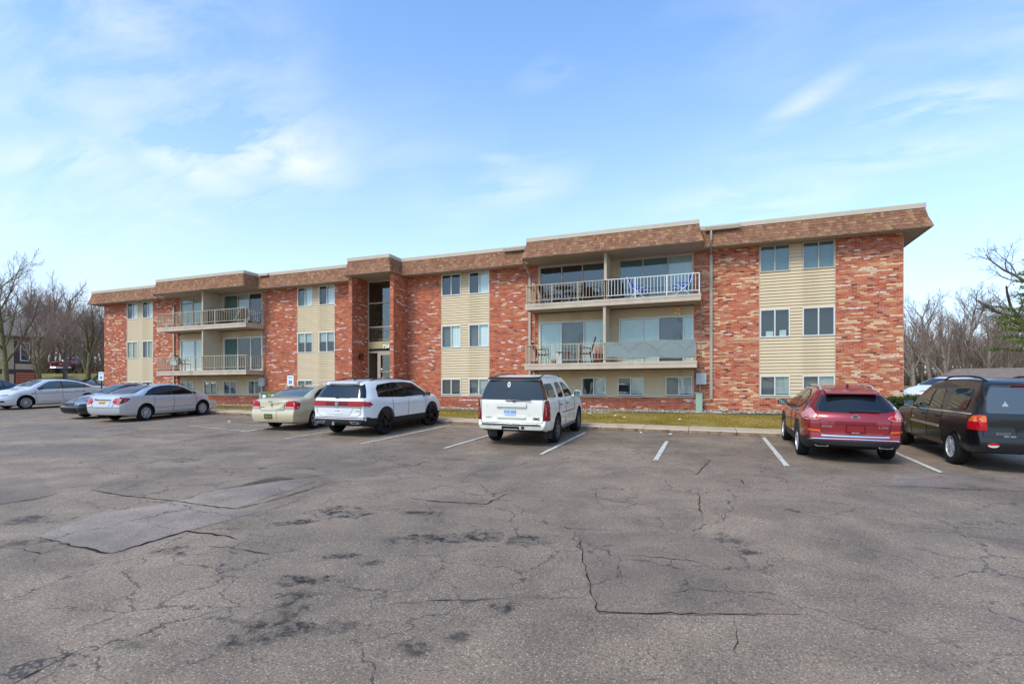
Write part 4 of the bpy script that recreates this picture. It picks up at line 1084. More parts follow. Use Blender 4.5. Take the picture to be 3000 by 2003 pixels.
def camp_chair(loc, rz, lab):
    o = empty('camp_chair', loc, rz); tag(o, lab, 'chair', 'blue folding camp chairs')
    t = MB(); n = 6
    prof = [(-.32,.30),(-.1,.24),(.14,.28),(.26,.5),(.36,.78),(.40,.92)]
    vs = [(x,y,z) for y,z in prof for x in (-.27,.27)]; fs = [(2*i,2*i+1,2*i+3,2*i+2) for i in range(5)]
    t.add(vs, fs); t.add([(v[0],v[1]+.012,v[2]-.012) for v in vs], fs); t.build('sling', M_BLUE, o)
    for s in (-1,1):
        t = MB(); t.tube([(s*.28,-.34,.0),(s*.28,.3,.55)], .012, 6); t.build('leg', M_WHITEP, o)
        t = MB(); t.tube([(s*.28,.34,.0),(s*.28,-.3,.5)], .012, 6); t.build('leg', M_WHITEP, o)
        t = MB(); t.tube([(s*.28,.2,.3),(s*.28,.42,.95)], .012, 6); t.build('back_post', M_WHITEP, o)
        t = MB(); t.box(s*.28-.035,s*.28+.035,-.3,.26,.5,.53); t.build('armrest', M_BLUE, o)
    return o
ZU, ZM = SLABS[0][1]+.002, SLABS[1][1]+.002
patio_chair((-6.75,22.2,ZU), math.radians(75), 'dark metal armchair left of the bistro table on the upper right balcony', M_SLINGD, M_IRON)
patio_chair((-5.35,22.15,ZU), math.radians(-55), 'dark round backed chair right of the bistro table, upper right balcony', M_SLINGD, M_IRON, True)
o = empty('bistro_table', (-6.0,22.1,ZU)); tag(o, 'round dark bistro table on the upper right balcony', 'table')
t = MB(); t.lathe([(0,.70),(.40,.70),(.41,.715),(.40,.73),(0,.73)], 'z', (0,0,0), 22); t.build('table_top', M_SLINGD, o, smooth=40)
t = MB(); t.tube([(0,0,.05),(0,0,.7)], .03, 8); t.build('stem', M_IRON, o)
for k in range(3):
    a = k*2.1; t = MB(); t.tube([(0,0,.3),(.2*math.cos(a),.2*math.sin(a),.1),(.3*math.cos(a),.3*math.sin(a),0)], .014, 6); t.build('leg', M_IRON, o)
patio_chair((-4.75,22.3,ZU), math.radians(160), 'low dark chair beside the upper right sliding door', M_SLINGD, M_IRON, high=.6)
t = MB(); t.prism([(-.16,0),(.16,0),(.17,.5),(.12,.98),(.0,1.05),(-.13,.95),(-.17,.45)], -.11, .11)
o = t.build('folded_chair_cover', M_IRON); o.location=(-3.72,22.45,ZU); o.rotation_euler=(0,0,.4); tag(o, 'upright black folded cover leaning beside the party wall, upper right balcony', 'cover')
camp_chair((-2.75,22.1,ZU), math.radians(80), 'blue folding camp chair facing right at the middle of the upper balcony')
camp_chair((-1.05,22.1,ZU), math.radians(-75), 'blue folding camp chair at the right end of the upper balcony')
patio_chair((-7.0,22.1,ZM), math.radians(120), 'brown sling chair at the left end of the middle right balcony', M_SLING, M_IRON)
patio_chair((-5.0,22.0,ZM), math.radians(-82), 'brown sling chair in profile before the middle right sliding door', M_SLING, M_IRON, high=1.12)
o = empty('side_table', (-6.05,22.3,ZM)); tag(o, 'small wooden side table on the middle right balcony', 'table')
t = MB(); t.box(-.28,.28,-.2,.2,.5,.54); t.build('table_top', M_SLING, o)
for sx_ in (-.25,.25):
    for sy in (-.17,.17):
        t = MB(); t.box(sx_-.02,sx_+.02,sy-.02,sy+.02,0,.5); t.build('leg', M_WHITEP if sx_ < 0 else M_IRON, o)
o = empty('garden_hose'); tag(o, 'dark hose lying in loops on the middle right balcony', 'hose')
t = MB(); t.tube([(-5.6+i*.08, 21.75+.08*math.sin(i*.9), ZM+.03+.03*abs(math.sin(i*.5))) for i in range(18)], .02, 6); t.build('hose', M_IRON, o, smooth=60)
def pot(loc, lab, r_=.12, m_=None, plant=False, group='flower pots'):
    o = empty('flower_pot', loc); tag(o, lab, 'flower pot', group)
    t = MB(); t.lathe([(0,0),(r_*.75,0),(r_,r_*1.5),(r_*.9,r_*1.5),(r_*.85,r_*1.3),(0,r_*1.3)], 'z', (0,0,0), 14); t.build('pot', m_ or M_POT, o, smooth=40)
    if plant:
        t = MB(); leaf_cloud(t, (0,0,r_*1.8), (r_,r_,r_*.8), 40, .1, random.Random(3)); t.build('plant', M_LEAFD, o)
    return o
pot((-6.35,21.75,ZM), 'terracotta pot on the edge of the middle right balcony', .13)
o = empty('storage_box', (-4.45,22.0,ZM)); tag(o, 'dark red crate stacked beside the party wall, middle right balcony', 'crate')
t = MB(); t.box(-.17,.17,-.2,.2,0,.36); t.box(-.18,.18,-.21,.21,.36,.40); t.build('body', mat('crate_red','5a2620',.8), o)
t = MB(); t.box(-.14,.14,-.15,.15,.40,.72); t.build('upper_box', mat('crate_pink','a8756a',.8), o)
# fabric privacy screen and string lights on the middle right railing
M_CLOTH = mat('privacy_cloth','7c8683',.85,var=.05,vscale=3)
n = 36; t = MB(); vs = []
for j in range(7):
    for i in range(n+1):
        f = i/n; g = j/6
        x = -4.02+f*3.53; zt_ = ZM+.85-.02*math.sin(f*9); zb_ = ZM+.13+.06*(1-f)*(1-g)+.03*math.sin(f*14)
        vs.append((x, YF+.012+.010*math.sin(f*37+g*3)*(1-g*.5)-.01*math.sin(f*8+g*5), zb_+(zt_-zb_)*g))
t.add(vs, [(j*(n+1)+i, j*(n+1)+i+1, (j+1)*(n+1)+i+1, (j+1)*(n+1)+i) for j in range(6) for i in range(n)])
tag(t.build('privacy_screen', M_CLOTH, smooth=60), 'grey fabric privacy screen tied over the middle right balcony railing', 'screen')
o = empty('string_lights'); tag(o, 'string of small white bulbs swagged over the grey privacy screen', 'lights')
wire = []; bulbs = []
for i in range(49):
    f = i/48; sw = abs(math.sin(f*math.pi*3.2+.35)); wire.append((-4.0+f*3.45, YF-.018, ZM+.42+.36*sw))
    if i % 3 == 1: bulbs.append(wire[-1])
t = MB(); t.tube(wire, .0025, 4); t.build('wire', M_IRON, o)
bm_ = None
for p in bulbs:
    if bm_ is None:
        q = MB(); q.lathe([(0,.022),(.009,.014),(.014,0),(.012,-.01),(0,-.018)], 'z', (0,0,0), 8); bm_ = q.mesh('bulb', mat('bulb_glass','a9b0ae',.3), 60)
    k = link('bulb', bm_, o); k.location = (p[0], p[1]-.012, p[2]-.02)
# hanging mobile under the upper slab
o = empty('hanging_ornament', (-1.15,YF+.25,5.2)); tag(o, 'small red and yellow ornament hanging under the upper right balcony', 'ornament')
for nm, c, p, s in (('disc','c2352c',(0,0,.18),.07),('bell','d07a3a',(.0,0,.08),.06),('charm','d8a73c',(-.1,0,-.06),.05),('charm','caa06a',(.03,0,-.1),.03)):
    t = MB(); t.lathe([(0,.02),(s,.01),(s*.8,-.03),(0,-.05)], 'z', p, 10); t.build(nm, mat('orn_'+c, c, .6), o, smooth=50)
t = MB(); t.tube([(0,0,.36),(0,0,.1),(-.1,0,-.05)], .004, 4); t.build('cord', M_IRON, o)
# left stack
for i, (x, rr, mm) in enumerate(((-30.75,.15,M_GREY),(-30.2,.1,M_POT),(-29.65,.12,M_POT),(-28.15,.1,M_POT))):
    pot((x,21.85,ZU), ('wide grey bowl at the left end of the upper left balcony','small terracotta pot beside the grey bowl, upper left balcony','terracotta pot in the middle of the upper left balcony','terracotta pot beside the party wall of the upper left balcony')[i], rr, mm, i == 2)
o = empty('barbecue_grill', (-27.15,22.2,ZU)); tag(o, 'covered black barbecue grill on the upper left balcony', 'grill')
t = MB(); t.prism([(-.5,0.05),(.5,.05),(.52,.6),(.42,.82),(.2,.92),(-.25,.92),(-.45,.82),(-.52,.6)], -.25, .25); t.build('cover', mat('grill_cover','1d1b1c',.7,bump=.5,bscale=8), o)
t = MB(); t.box(-.45,.45,-.2,.2,0,.06); t.build('base', M_IRON, o)
o = empty('stroller', (-24.9,22.0,ZU)); tag(o, 'dark folding stroller at the right end of the upper left balcony', 'stroller')
t = MB(); t.prism([(-.3,.3),(.1,.25),(.3,.45),(.25,.85),(.05,.9),(-.05,.55)], -.2,.2); t.build('seat', mat('stroller_navy','23283c',.8), o)
for s in (-1,1):
    t = MB(); t.tube([(-.4,s*.22,.1),(.3,s*.22,.95)], .014, 6); t.build('frame_tube', M_WHITEP, o)
    for xw in (-.36,.3):
        t = MB(); t.lathe([(.0,-.02),(.1,-.02),(.11,0),(.1,.02),(0,.02)], 'y', (xw,s*.24,.11), 14); t.build('wheel', M_IRON, o)
patio_chair((-29.6,22.0,ZM), math.radians(110), 'brown garden chair on the middle left balcony', M_SLING, M_IRON)
t = MB(); t.box(-.3,.3,-.02,.02,.35,.75); o = t.build('pale_board', mat('pale_board','b9cbc4',.7)); o.location=(-30.0,21.72,ZM); t = MB(); t.box(-.28,-.25,-.02,.02,0,.35); t.box(.25,.28,-.02,.02,0,.35); t.build('leg', M_IRON, o); tag(o, 'pale green board standing at the left of the middle left balcony railing', 'board')

# ================================================================== vehicles
def paint(name, col, metal=0.0, rough=.38, coat=1.0):
    m = mat(name, col, rough, metal, .5, var=.03, vscale=1.5, coat=coat); return m
M_CGLASS = mat('car_glass','0d1012',.04,spec=.6); M_CGLASSL = mat('car_glass_light','4d5a5a',.04,spec=.9); M_CGLASSR = mat('car_rear_glass','15191d',.03,spec=.7)
M_RUBBER = mat('tyre_rubber','1b1b1c',.85,spec=.25,var=.15,vscale=8); M_PLAST = mat('black_plastic','1a1b1d',.6,var=.12,vscale=5); M_UNDER = mat('underbody','0b0b0b',.95)
M_ALLOY = mat('alloy_silver','c4c5c7',.35,metal=.35); M_ALLOYD = mat('alloy_black','101113',.3,spec=.6); M_ALLOYG = mat('alloy_dusty','6a6864',.6,metal=.4); M_CHROME = mat('chrome','d7d9db',.12,metal=1)
M_LRED = mat('lamp_red','b0101a',.25,spec=.4); M_LREDD = mat('lamp_dark_red','6a0d14',.25,spec=.4); M_LCLR = mat('lamp_clear','c9c6c4',.12,spec=.8,coat=1); M_LPNK = mat('lamp_pinkish','b5605c',.2,spec=.5); M_LORG = mat('lamp_amber','d95f12',.15,spec=.8,coat=1)
M_LPNK2 = mat('lamp_pale_pink','c98a88',.2,spec=.5); M_HEAD = mat('headlamp','8f9597',.08,spec=.9,coat=1); M_SEAM = mat('panel_gap','151515',.8); M_MIRG = mat('mirror_glass','8b9a9e',.05,metal=.9)
M_PLW = mat('plate_white','dfe4ea',.5); M_PLY = mat('plate_yellow','d9a32b',.5); M_PLB = mat('plate_blue','a9c4e4',.5); M_PLD = mat('plate_dark','3a3d2c',.5); M_INK = mat('plate_ink','20305c',.6)

SIDE = ((0,.88),(.06,.945),(.16,.975),(.32,.99),(.52,1.0),(.72,.997),(.88,.985),(1.0,.955))
class Car:
    def __init__(s, name, label, spec, paintm, group='cars parked in front of the building'):
        s.sp = spec; s.root = empty(name); tag(s.root, label, spec.get('cat','car'), group)
        s.paint = paintm; s.body()
    def ring(s, x):
        sp = s.sp; W = sp['W']/2; L = sp['L']
        rc, cr = sp.get('rcorner',(.40,.10)); fc, cf = sp.get('fcorner',(.9,.20))
        k = 1 - cr*max(0,1-x/rc)**2.2 - cf*max(0,1-(L-x)/fc)**2.2
        w = W*k; zb, zs, zt = interp(sp['bot'],x), interp(sp['belt'],x), interp(sp['top'],x)
        zs = min(zs, zt-.012)
        pts = [(0,zb)]
        for f, q in SIDE: pts.append((w*q, zb+(zs-zb)*f))
        g = zt-zs; kk = smooth01((g-.10)/.22)
        rw = sp['roofw']*(1-.5*(1-k)); H = sp['H']; wb = w*.935
        zrail = zt-.075
        tum = (zrail-zs)/max(.05, (H-.075-zs)); yr = wb+(rw-wb)*max(0,min(1,tum))**1.15
        gh = [(wb, zs+.02), (wb+(yr-wb)*.45+.012, zs+.02+(zrail-zs-.02)*.5), (yr, zrail), (yr-.055, zt-.03), (yr*.6, zt-.006), (0, zt)]
        hd = [(w*.93, zs+g*.30), (w*.89, zs+g*.55), (w*.82, zs+g*.74), (w*.68, zs+g*.88), (w*.38, zs+g*.97), (0, zt)]
        for a, b_ in zip(hd, gh): pts.append((a[0]+(b_[0]-a[0])*kk, a[1]+(b_[1]-a[1])*kk))
        return pts
    def body(s):
        sp = s.sp; L = sp['L']
        xs = [0,.02,.06,.12,.2]; x = .3
        while x < L-.3: xs.append(x); x += .09
        xs += [L-.3,L-.2,L-.12,L-.06,L-.02,L]
        rr, fr_ = sp['rear'], sp['front']; wr, wf = sp.get('rwarp',1.3), sp.get('fwarp',.9)
        rows = []
        for x in xs:
            row = []
            for y, z in s.ring(x):
                X = x + interp(rr, z)*(1-smooth01(x/wr)) - interp(fr_, z)*(1-smooth01((L-x)/wf))
                row.append((X, y, z))
            rows.append(row)
        mb = MB(); n = len(rows[0]); full = []
        for row in rows:
            ring = row + [(p[0],-p[1],p[2]) for p in row[-2:0:-1]]
            full.append(ring)
        m = len(full[0])
        V = [p for ring in full for p in ring]
        clad = sp.get('clad',.0); wrap = sp.get('wrap',-1); F, MI = [], []
        for i in range(len(full)-1):
            for j in range(m):
                q = (i*m+j, i*m+(j+1)%m, (i+1)*m+(j+1)%m, (i+1)*m+j); F.append(q)
                zc = sum(V[k][2] for k in q)/4; jj = j if j < n-1 else m-1-j
                MI.append(1 if (jj == 0 or zc < clad) else 3 if (jj in (9,10) and xs[i+1] <= wrap) else 0)
        mb.add(V, F, MI)
        # end caps as grids across the car
        for ring, sg, bl in ((rows[0],-1,sp.get('rbulge',.05)),(rows[-1],1,sp.get('fbulge',.10))):
            nc = 10; vs = []
            for (X,y,z) in ring:
                for c in range(nc+1):
                    t_ = -1+2*c/nc; vs.append((X+sg*bl*(1-t_*t_)*min(1,y/.4), y*t_, z))
            fs, mi = [], []
            for j in range(len(ring)-1):
                for c in range(nc):
                    fs.append((j*(nc+1)+c, j*(nc+1)+c+1, (j+1)*(nc+1)+c+1, (j+1)*(nc+1)+c)); zc = (ring[j][2]+ring[j+1][2])/2
                    mi.append(1 if (zc < clad or j == 0) else 3 if (j in (9,10) and sg < 0 and wrap > 0) else 0)
            mb.add(vs, fs, mi)
        me = mb.mesh('body', [s.paint, sp.get('cladm', M_PLAST), M_UNDER, M_CGLASSR], None, True)
        bm = bmesh.new(); bm.from_mesh(me)
        bmesh.ops.dissolve_degenerate(bm, edges=bm.edges, dist=1e-5); bmesh.ops.recalc_face_normals(bm, faces=bm.faces); bm.to_mesh(me)
        s.bvh = BVHTree.FromBMesh(bm); bm.free()
        s.body_o = link('body', me, s.root)
        # wheel arches
        cut = MB(); R = sp['tyre']; Ra = sp.get('arch', R+.065)
        for xw in (sp['oh'], sp['oh']+sp['WB']):
            for sd in (-1,1):
                prof = [(0,sd*(sp['W']/2-.34)),(Ra*.98,sd*(sp['W']/2-.34)),(Ra,sd*(sp['W']/2-.06)),(Ra+.0,sd*(sp['W']/2+.3)),(0,sd*(sp['W']/2+.3))]
                cut.lathe(prof, 'y', (xw,0,R+.01), 40, 2)
        cm = cut.mesh('cut', [s.paint, M_PLAST, M_UNDER], None, True); co = link('cut', cm)
        md = s.body_o.modifiers.new('arch','BOOLEAN'); md.operation = 'DIFFERENCE'; md.object = co; md.solver = 'EXACT'; md.use_self = True
        dg = bpy.context.evaluated_depsgraph_get(); dg.update()
        nm = bpy.data.meshes.new_from_object(s.body_o.evaluated_get(dg))
        s.body_o.modifiers.clear()
        if len(nm.polygons) > 300: s.body_o.data = nm
        else: print('BOOLEAN FAILED', s.root.name)
        bpy.data.objects.remove(co)
        me = s.body_o.data
        if wrap > 0:      # the wrap-round rear glass becomes a part of its own
            gm_ = me.copy()
            for msh, keep in ((gm_, True), (me, False)):
                b2 = bmesh.new(); b2.from_mesh(msh)
                bmesh.ops.delete(b2, geom=[f for f in b2.faces if (f.material_index == 3) != keep], context='FACES')
                b2.to_mesh(msh); b2.free()
            gm_.polygons.foreach_set('use_smooth',[True]*len(gm_.polygons)); gm_.set_sharp_from_angle(angle=math.radians(60))
            link('rear_window', gm_, s.root)
        me.polygons.foreach_set('use_smooth',[True]*len(me.polygons)); me.set_sharp_from_angle(angle=math.radians(38)); me.update()
        # arch lips
        if sp.get('lip'):
            for xw in (sp['oh'], sp['oh']+sp['WB']):
                for sd in ('L','R'):
                    poly = []
                    for k in range(19): a = math.radians(-14+k*208/18); poly.append((xw+(Ra+.055)*math.cos(a), R+.01+(Ra+.055)*math.sin(a)))
                    for k in range(19): a = math.radians(194-k*208/18); poly.append((xw+(Ra+.001)*math.cos(a), R+.01+(Ra+.001)*math.sin(a)))
                    s.patch('wheel_arch_trim', sd, poly, M_PLAST if sp['lip'] == 1 else s.paint, .012, grid=.5)
        s.wheels()
    def hit(s, kind, a, b_):
        L = s.sp['L']
        o, d = {'L': ((a,3,b_),(0,-1,0)), 'R': ((a,-3,b_),(0,1,0)), 'rear': ((-3,a,b_),(1,0,0)), 'front': ((L+3,a,b_),(-1,0,0)), 'top': ((a,b_,4),(0,0,-1))}[kind]
        h = s.bvh.ray_cast(Vector(o), Vector(d)); return h[0], h[1], Vector(d)
    def patch(s, name, kind, poly, m, off=.004, parent=None, grid=.06, rim=.012):
        off += .005 if grid < .4 else 0
        """a panel cut to a 2-D outline and laid on the body surface, standing proud by off"""
        bm = bmesh.new(); vs = [bm.verts.new((p[0],p[1],0)) for p in poly]
        try: bm.faces.new(vs)
        except Exception: bm.free(); return None
        if grid < .4:
            for ax in (0,1):
                lo, hi = min(p[ax] for p in poly), max(p[ax] for p in poly); k = lo+grid
                while k < hi-.01:
                    co = [0,0,0]; no = [0,0,0]; co[ax] = k; no[ax] = 1
                    bmesh.ops.bisect_plane(bm, geom=bm.verts[:]+bm.edges[:]+bm.faces[:], plane_co=co, plane_no=no); k += grid
        bmesh.ops.triangulate(bm, faces=bm.faces[:])
        bad = False; back = {}
        for v in bm.verts:
            p, nrm, d = s.hit(kind, v.co.x, v.co.y)
            if p is None: bad = True; v.co = Vector((0,0,-99)); continue
            if nrm.dot(d) > 0: nrm = -nrm
            v.co = p + nrm*off; back[v] = p - nrm*rim
        if bad: bmesh.ops.delete(bm, geom=[v for v in bm.verts if v.co.z < -50], context='VERTS')
        be = [e for e in bm.edges if len(e.link_faces) == 1]; mp = {}
        for e in be:
            for v in e.verts:
                if v not in mp: mp[v] = bm.verts.new(back[v])
        for e in be:
            try: bm.faces.new((e.verts[0], e.verts[1], mp[e.verts[1]], mp[e.verts[0]]))
            except Exception: pass
        bmesh.ops.recalc_face_normals(bm, faces=bm.faces)
        me = bpy.data.meshes.new(name); bm.to_mesh(me); bm.free(); me.materials.append(m)
        me.polygons.foreach_set('use_smooth',[True]*len(me.polygons)); me.set_sharp_from_angle(angle=math.radians(40))
        return link(name, me, parent or s.root)
    def both(s, name, kind, poly, m, off=.004, grid=.06, parent=None):
        """mirrored pair: kind 'side' gives L and R, 'rear'/'front' mirrors y"""
        if kind == 'side': return [s.patch(name,'L',poly,m,off,parent,grid), s.patch(name,'R',poly,m,off,parent,grid)]
        return [s.patch(name,kind,poly,m,off,parent,grid), s.patch(name,kind,[(-p[0],p[1]) for p in poly],m,off,parent,grid)]
    def seam(s, kind, pts, w=.009, m=None, name='panel_gap'):
        L = []; R_ = []
        for i, p in enumerate(pts):
            a, b_ = pts[max(0,i-1)], pts[min(len(pts)-1,i+1)]; dx, dy = b_[0]-a[0], b_[1]-a[1]; l = math.hypot(dx,dy) or 1
            L.append((p[0]-dy/l*w/2, p[1]+dx/l*w/2)); R_.append((p[0]+dy/l*w/2, p[1]-dx/l*w/2))
        poly = L+R_[::-1]
        if kind == 'side': 
            for k in 'LR': s.patch(name, k, poly, m or M_SEAM, .0025, None, .12, .004)
        else: s.patch(name, kind, poly, m or M_SEAM, .0025, None, .12, .004)
    def wheels(s):
        sp = s.sp; R = sp['tyre']; rr = sp.get('rim', R*.66); w = sp.get('tw',.225); style = sp.get('wheel',('spoke',5,M_ALLOY))
        t = MB(); t.lathe([(rr*.97,-w/2+.01),(rr+.01,-w/2),(R-.03,-w/2),(R-.008,-w/2+.025),(R,-w/2+.06),(R,w/2-.06),(R-.008,w/2-.025),(R-.03,w/2),(rr+.01,w/2),(rr*.97,w/2-.01)], 'y', (0,0,0), 40)
        for k in range(0,40):  # tread grooves hinted by short sipes
            pass
        tm = t.mesh('wheel', M_RUBBER, 40)
        t = MB(); n = style[1]; y = w/2-.02
        t.lathe([(rr*.995,-w/2+.02),(rr*.995,y+.012),(rr*.93,y+.014),(rr*.90,y-.02),(rr*.88,-.02),(rr*.88,-w/2+.02)], 'y', (0,0,0), 40)
        t.lathe([(0,y+.006),(rr*.10,y+.008),(rr*.2,y-.0),(rr*.22,y-.03),(rr*.2,y-.06)], 'y', (0,0,0), 20)
        for k in range(n):
            a0 = 2*math.pi*k/n
            legs = ((-.10,.10),) if style[0] == 'spoke' else ((-.165,-.075),(.075,.165)) if style[0] == 'double' else ((-.30,.30),)
            for l0, l1 in legs:
                vs = []
                for q in (0,1):
                    rad = rr*(.12 if q == 0 else .93); sc = 1.7 if q == 0 else 1.0
                    if style[0] == 'wide': sc = .9 if q == 0 else .75
                    for yy in (y+.010-(.012 if q else 0), y-.035):
                        for l in (l0*sc*( .55 if style[0]!='spoke' and q==0 else 1), l1*sc*(.55 if style[0]!='spoke' and q==0 else 1)):
                            tx = l*rr; vs.append((rad*math.cos(a0)-tx*math.sin(a0), yy, rad*math.sin(a0)+tx*math.cos(a0)))
                t.add(vs, [(0,1,5,4),(2,6,7,3),(0,4,6,2),(1,3,7,5),(4,5,7,6)])
        rm = t.mesh('rim', style[2], 30)
        t = MB(); t.lathe([(0,-.03),(rr*.9,-.03)], 'y', (0,0,0), 24); dm = t.mesh('spoke_shade_disc', M_UNDER)  # black disc paints in the shade seen between the spokes
        for xw, st in ((sp['oh'],0),(sp['oh']+sp['WB'],sp.get('steer',0))):
            for sd in (1,-1):
                o = link('wheel', tm, s.root); o.location = (xw, sd*(sp['W']/2-w/2-sp.get('inset',.02)), R); o.rotation_euler = (0, .3*xw, (0 if sd > 0 else math.pi)+math.radians(st))
                link('rim', rm, o); link('spoke_shade_disc', dm, o)
    def mirror_part(s, x, z, m=None, size=(.10,.22,.14), out=.06):
        p, _, _ = s.hit('L', x, z); W = p.y
        for sd in (1,-1):
            t = MB(); a, b_, c = size; n = 12; 
            prof = []
            for k in range(5):
                f = k/4; r_ = (.72,.95,1,.97,.86)[k]; xx = -a*.5+a*f
                prof.append((xx, r_))
            vs = []
            for xx, r_ in prof:
                for q in range(n):
                    an = 2*math.pi*q/n; cc, ss = math.cos(an), math.sin(an)
                    vs.append((x-xx*1.0, sd*(W+out+b_/2+abs(cc)**.6*math.copysign(b_/2*r_,cc)), z+.07+abs(ss)**.6*math.copysign(c/2*r_,ss)))
            fs = [(i*n+q,i*n+(q+1)%n,(i+1)*n+(q+1)%n,(i+1)*n+q) for i in range(4) for q in range(n)]+[tuple(range(n)),tuple(4*n+q for q in range(n))]
            t.add(vs, fs); t.tube([(x,sd*(W-.02),z),(x,sd*(W+out+.03),z+.02)], .03, 6)
            o = t.build('door_mirror', m or s.paint, s.root, smooth=50)
            t = MB(); t.add([(x-a*.5-.003, sd*(W+out+b_/2+b_*.4*u), z+.07+c*.38*v) for u,v in ((-1,-1),(1,-1),(1,1),(-1,1))], [(0,1,2,3)]); t.build('mirror_glass', M_MIRG, o)
    def handle(s, xs, z, m=None, L=.2):
        for x in xs:
            for sd, k in ((1,'L'),(-1,'R')):
                p, _, _ = s.hit(k, x, z)
                t = MB(); t.tube([(x-L/2,p.y-sd*.002,z),(x-L/2+.03,p.y+sd*.03,z),(x+L/2-.03,p.y+sd*.03,z),(x+L/2,p.y-sd*.002,z)], .014, 6); t.build('door_handle', m or s.paint, s.root, smooth=60)
    def box_rear(s, name, y0, y1, z0, z1, m, out=.02, parent=None, bev=.25):
        p, _, _ = s.hit('rear', (y0+y1)/2, (z0+z1)/2); X = p.x; t = MB(); hy, hz = (y1-y0)/2, (z1-z0)/2; cy, cz = (y0+y1)/2, (z0+z1)/2
        b_ = min(hy,hz)*bev; outl = [(-hy+b_,-hz),(hy-b_,-hz),(hy,-hz+b_),(hy,hz-b_),(hy-b_,hz),(-hy+b_,hz),(-hy,hz-b_),(-hy,-hz+b_)]
        t.prism([(cy+a,cz+c) for a,c in outl], X-out, X+.04, 'yz'); return t.build(name, m, parent or s.root)
    def plate(s, y, z, m, txt=None, ink=None, end='rear', fs=.09):
        p, _, _ = s.hit(end, y, z); sg = -1 if end == 'rear' else 1
        t = MB(); t.box(p.x+sg*.012-.004, p.x+sg*.012+.004, y-.155, y+.155, z-.078, z+.078); o = t.build('licence_plate', m, s.root)
        if txt: s.text(txt, y, z, fs, ink or M_INK, end, o, p.x+sg*.0175)
        return o
    def text(s, txt, y, z, size, m, end='rear', parent=None, x=None, bold=.0):
        if x is None: x = s.hit(end, y, z)[0].x + (-.007 if end == 'rear' else .007)
        me = text_mesh(txt, size, .002, bold); me.materials.append(m); o = link('lettering', me, parent or s.root)
        M = Matrix(((0,0,-1),(-1,0,0),(0,1,0))) if end == 'rear' else Matrix(((0,0,1),(1,0,0),(0,1,0)))
        o.matrix_local = Matrix.Translation((x,y,z)) @ M.to_4x4(); return o
    def side_text(s, txt, x, z, size, m, sd='L'):
        p, _, _ = s.hit(sd, x, z); me = text_mesh(txt, size, .002, .0); me.materials.append(m); o = link('lettering', me, s.root); q = 1 if sd == 'L' else -1
        M = Matrix(((-q,0,0),(0,0,q),(0,1,0))); o.matrix_local = Matrix.Translation((x,p.y+q*.006,z)) @ M.to_4x4(); return o
    def rails(s, x0, x1, y, m, r_=.018, h=.05):
        for sd in (1,-1):
            pts = []
            for k in range(9):
                f = k/8; x = x0+(x1-x0)*f; p, _, _ = s.hit('top', x, sd*y); pts.append((x, sd*y, p.z+h*min(1,min(f,1-f)*6)-(0.005 if f in (0,1) else 0)))
            t = MB(); t.tube(pts, r_, 6); t.build('roof_rail', m, s.root, smooth=60)
    def antenna(s, x, y=0, fin=True):
        p, _, _ = s.hit('top', x, y); t = MB()
        if fin: t.prism([(x-.08,p.z-.01),(x+.08,p.z-.01),(x-.05,p.z+.06),(x-.075,p.z+.06)], y-.015, y+.015); 
        else: t.tube([(x,y,p.z-.01),(x+.02,y,p.z+.03),(x-.16,y,p.z+.22)], .005, 4); t.tube([(x+.05,y,p.z),(x-.05,y,p.z+.02)],.02,6)
        t.build('antenna', M_PLAST, s.root)
    def place(s, X, Y, heading, ax=None, zfun=lot_z):
        sp = s.sp; ax = sp['oh'] if ax is None else ax
        nrm = Vector((-(zfun(X+.5,Y)-zfun(X-.5,Y)), -(zfun(X,Y+.5)-zfun(X,Y-.5)), 1)).normalized()
        f = Vector((math.cos(heading),math.sin(heading),0)); f = (f - nrm*f.dot(nrm)).normalized(); l = nrm.cross(f)
        M = Matrix(((f.x,l.x,nrm.x),(f.y,l.y,nrm.y),(f.z,l.z,nrm.z))).to_4x4()
        org = Vector((X,Y,zfun(X,Y))) - f*ax
        s.root.matrix_world = Matrix.Translation(org) @ M
def rnd_poly(poly, r_=.04, n=3):
    out = []
    for i, p in enumerate(poly):
        a, c = Vector(poly[i-1]), Vector(poly[(i+1)%len(poly)]); p = Vector(p)
        ra = min(r_, (a-p).length*.45); rc = min(r_, (c-p).length*.45); s_, e = p+(a-p).normalized()*ra, p+(c-p).normalized()*rc
        for k in range(n+1):
            t_ = k/n; out.append(tuple((s_*(1-t_)**2 + p*2*t_*(1-t_) + e*t_*t_)))
    return out
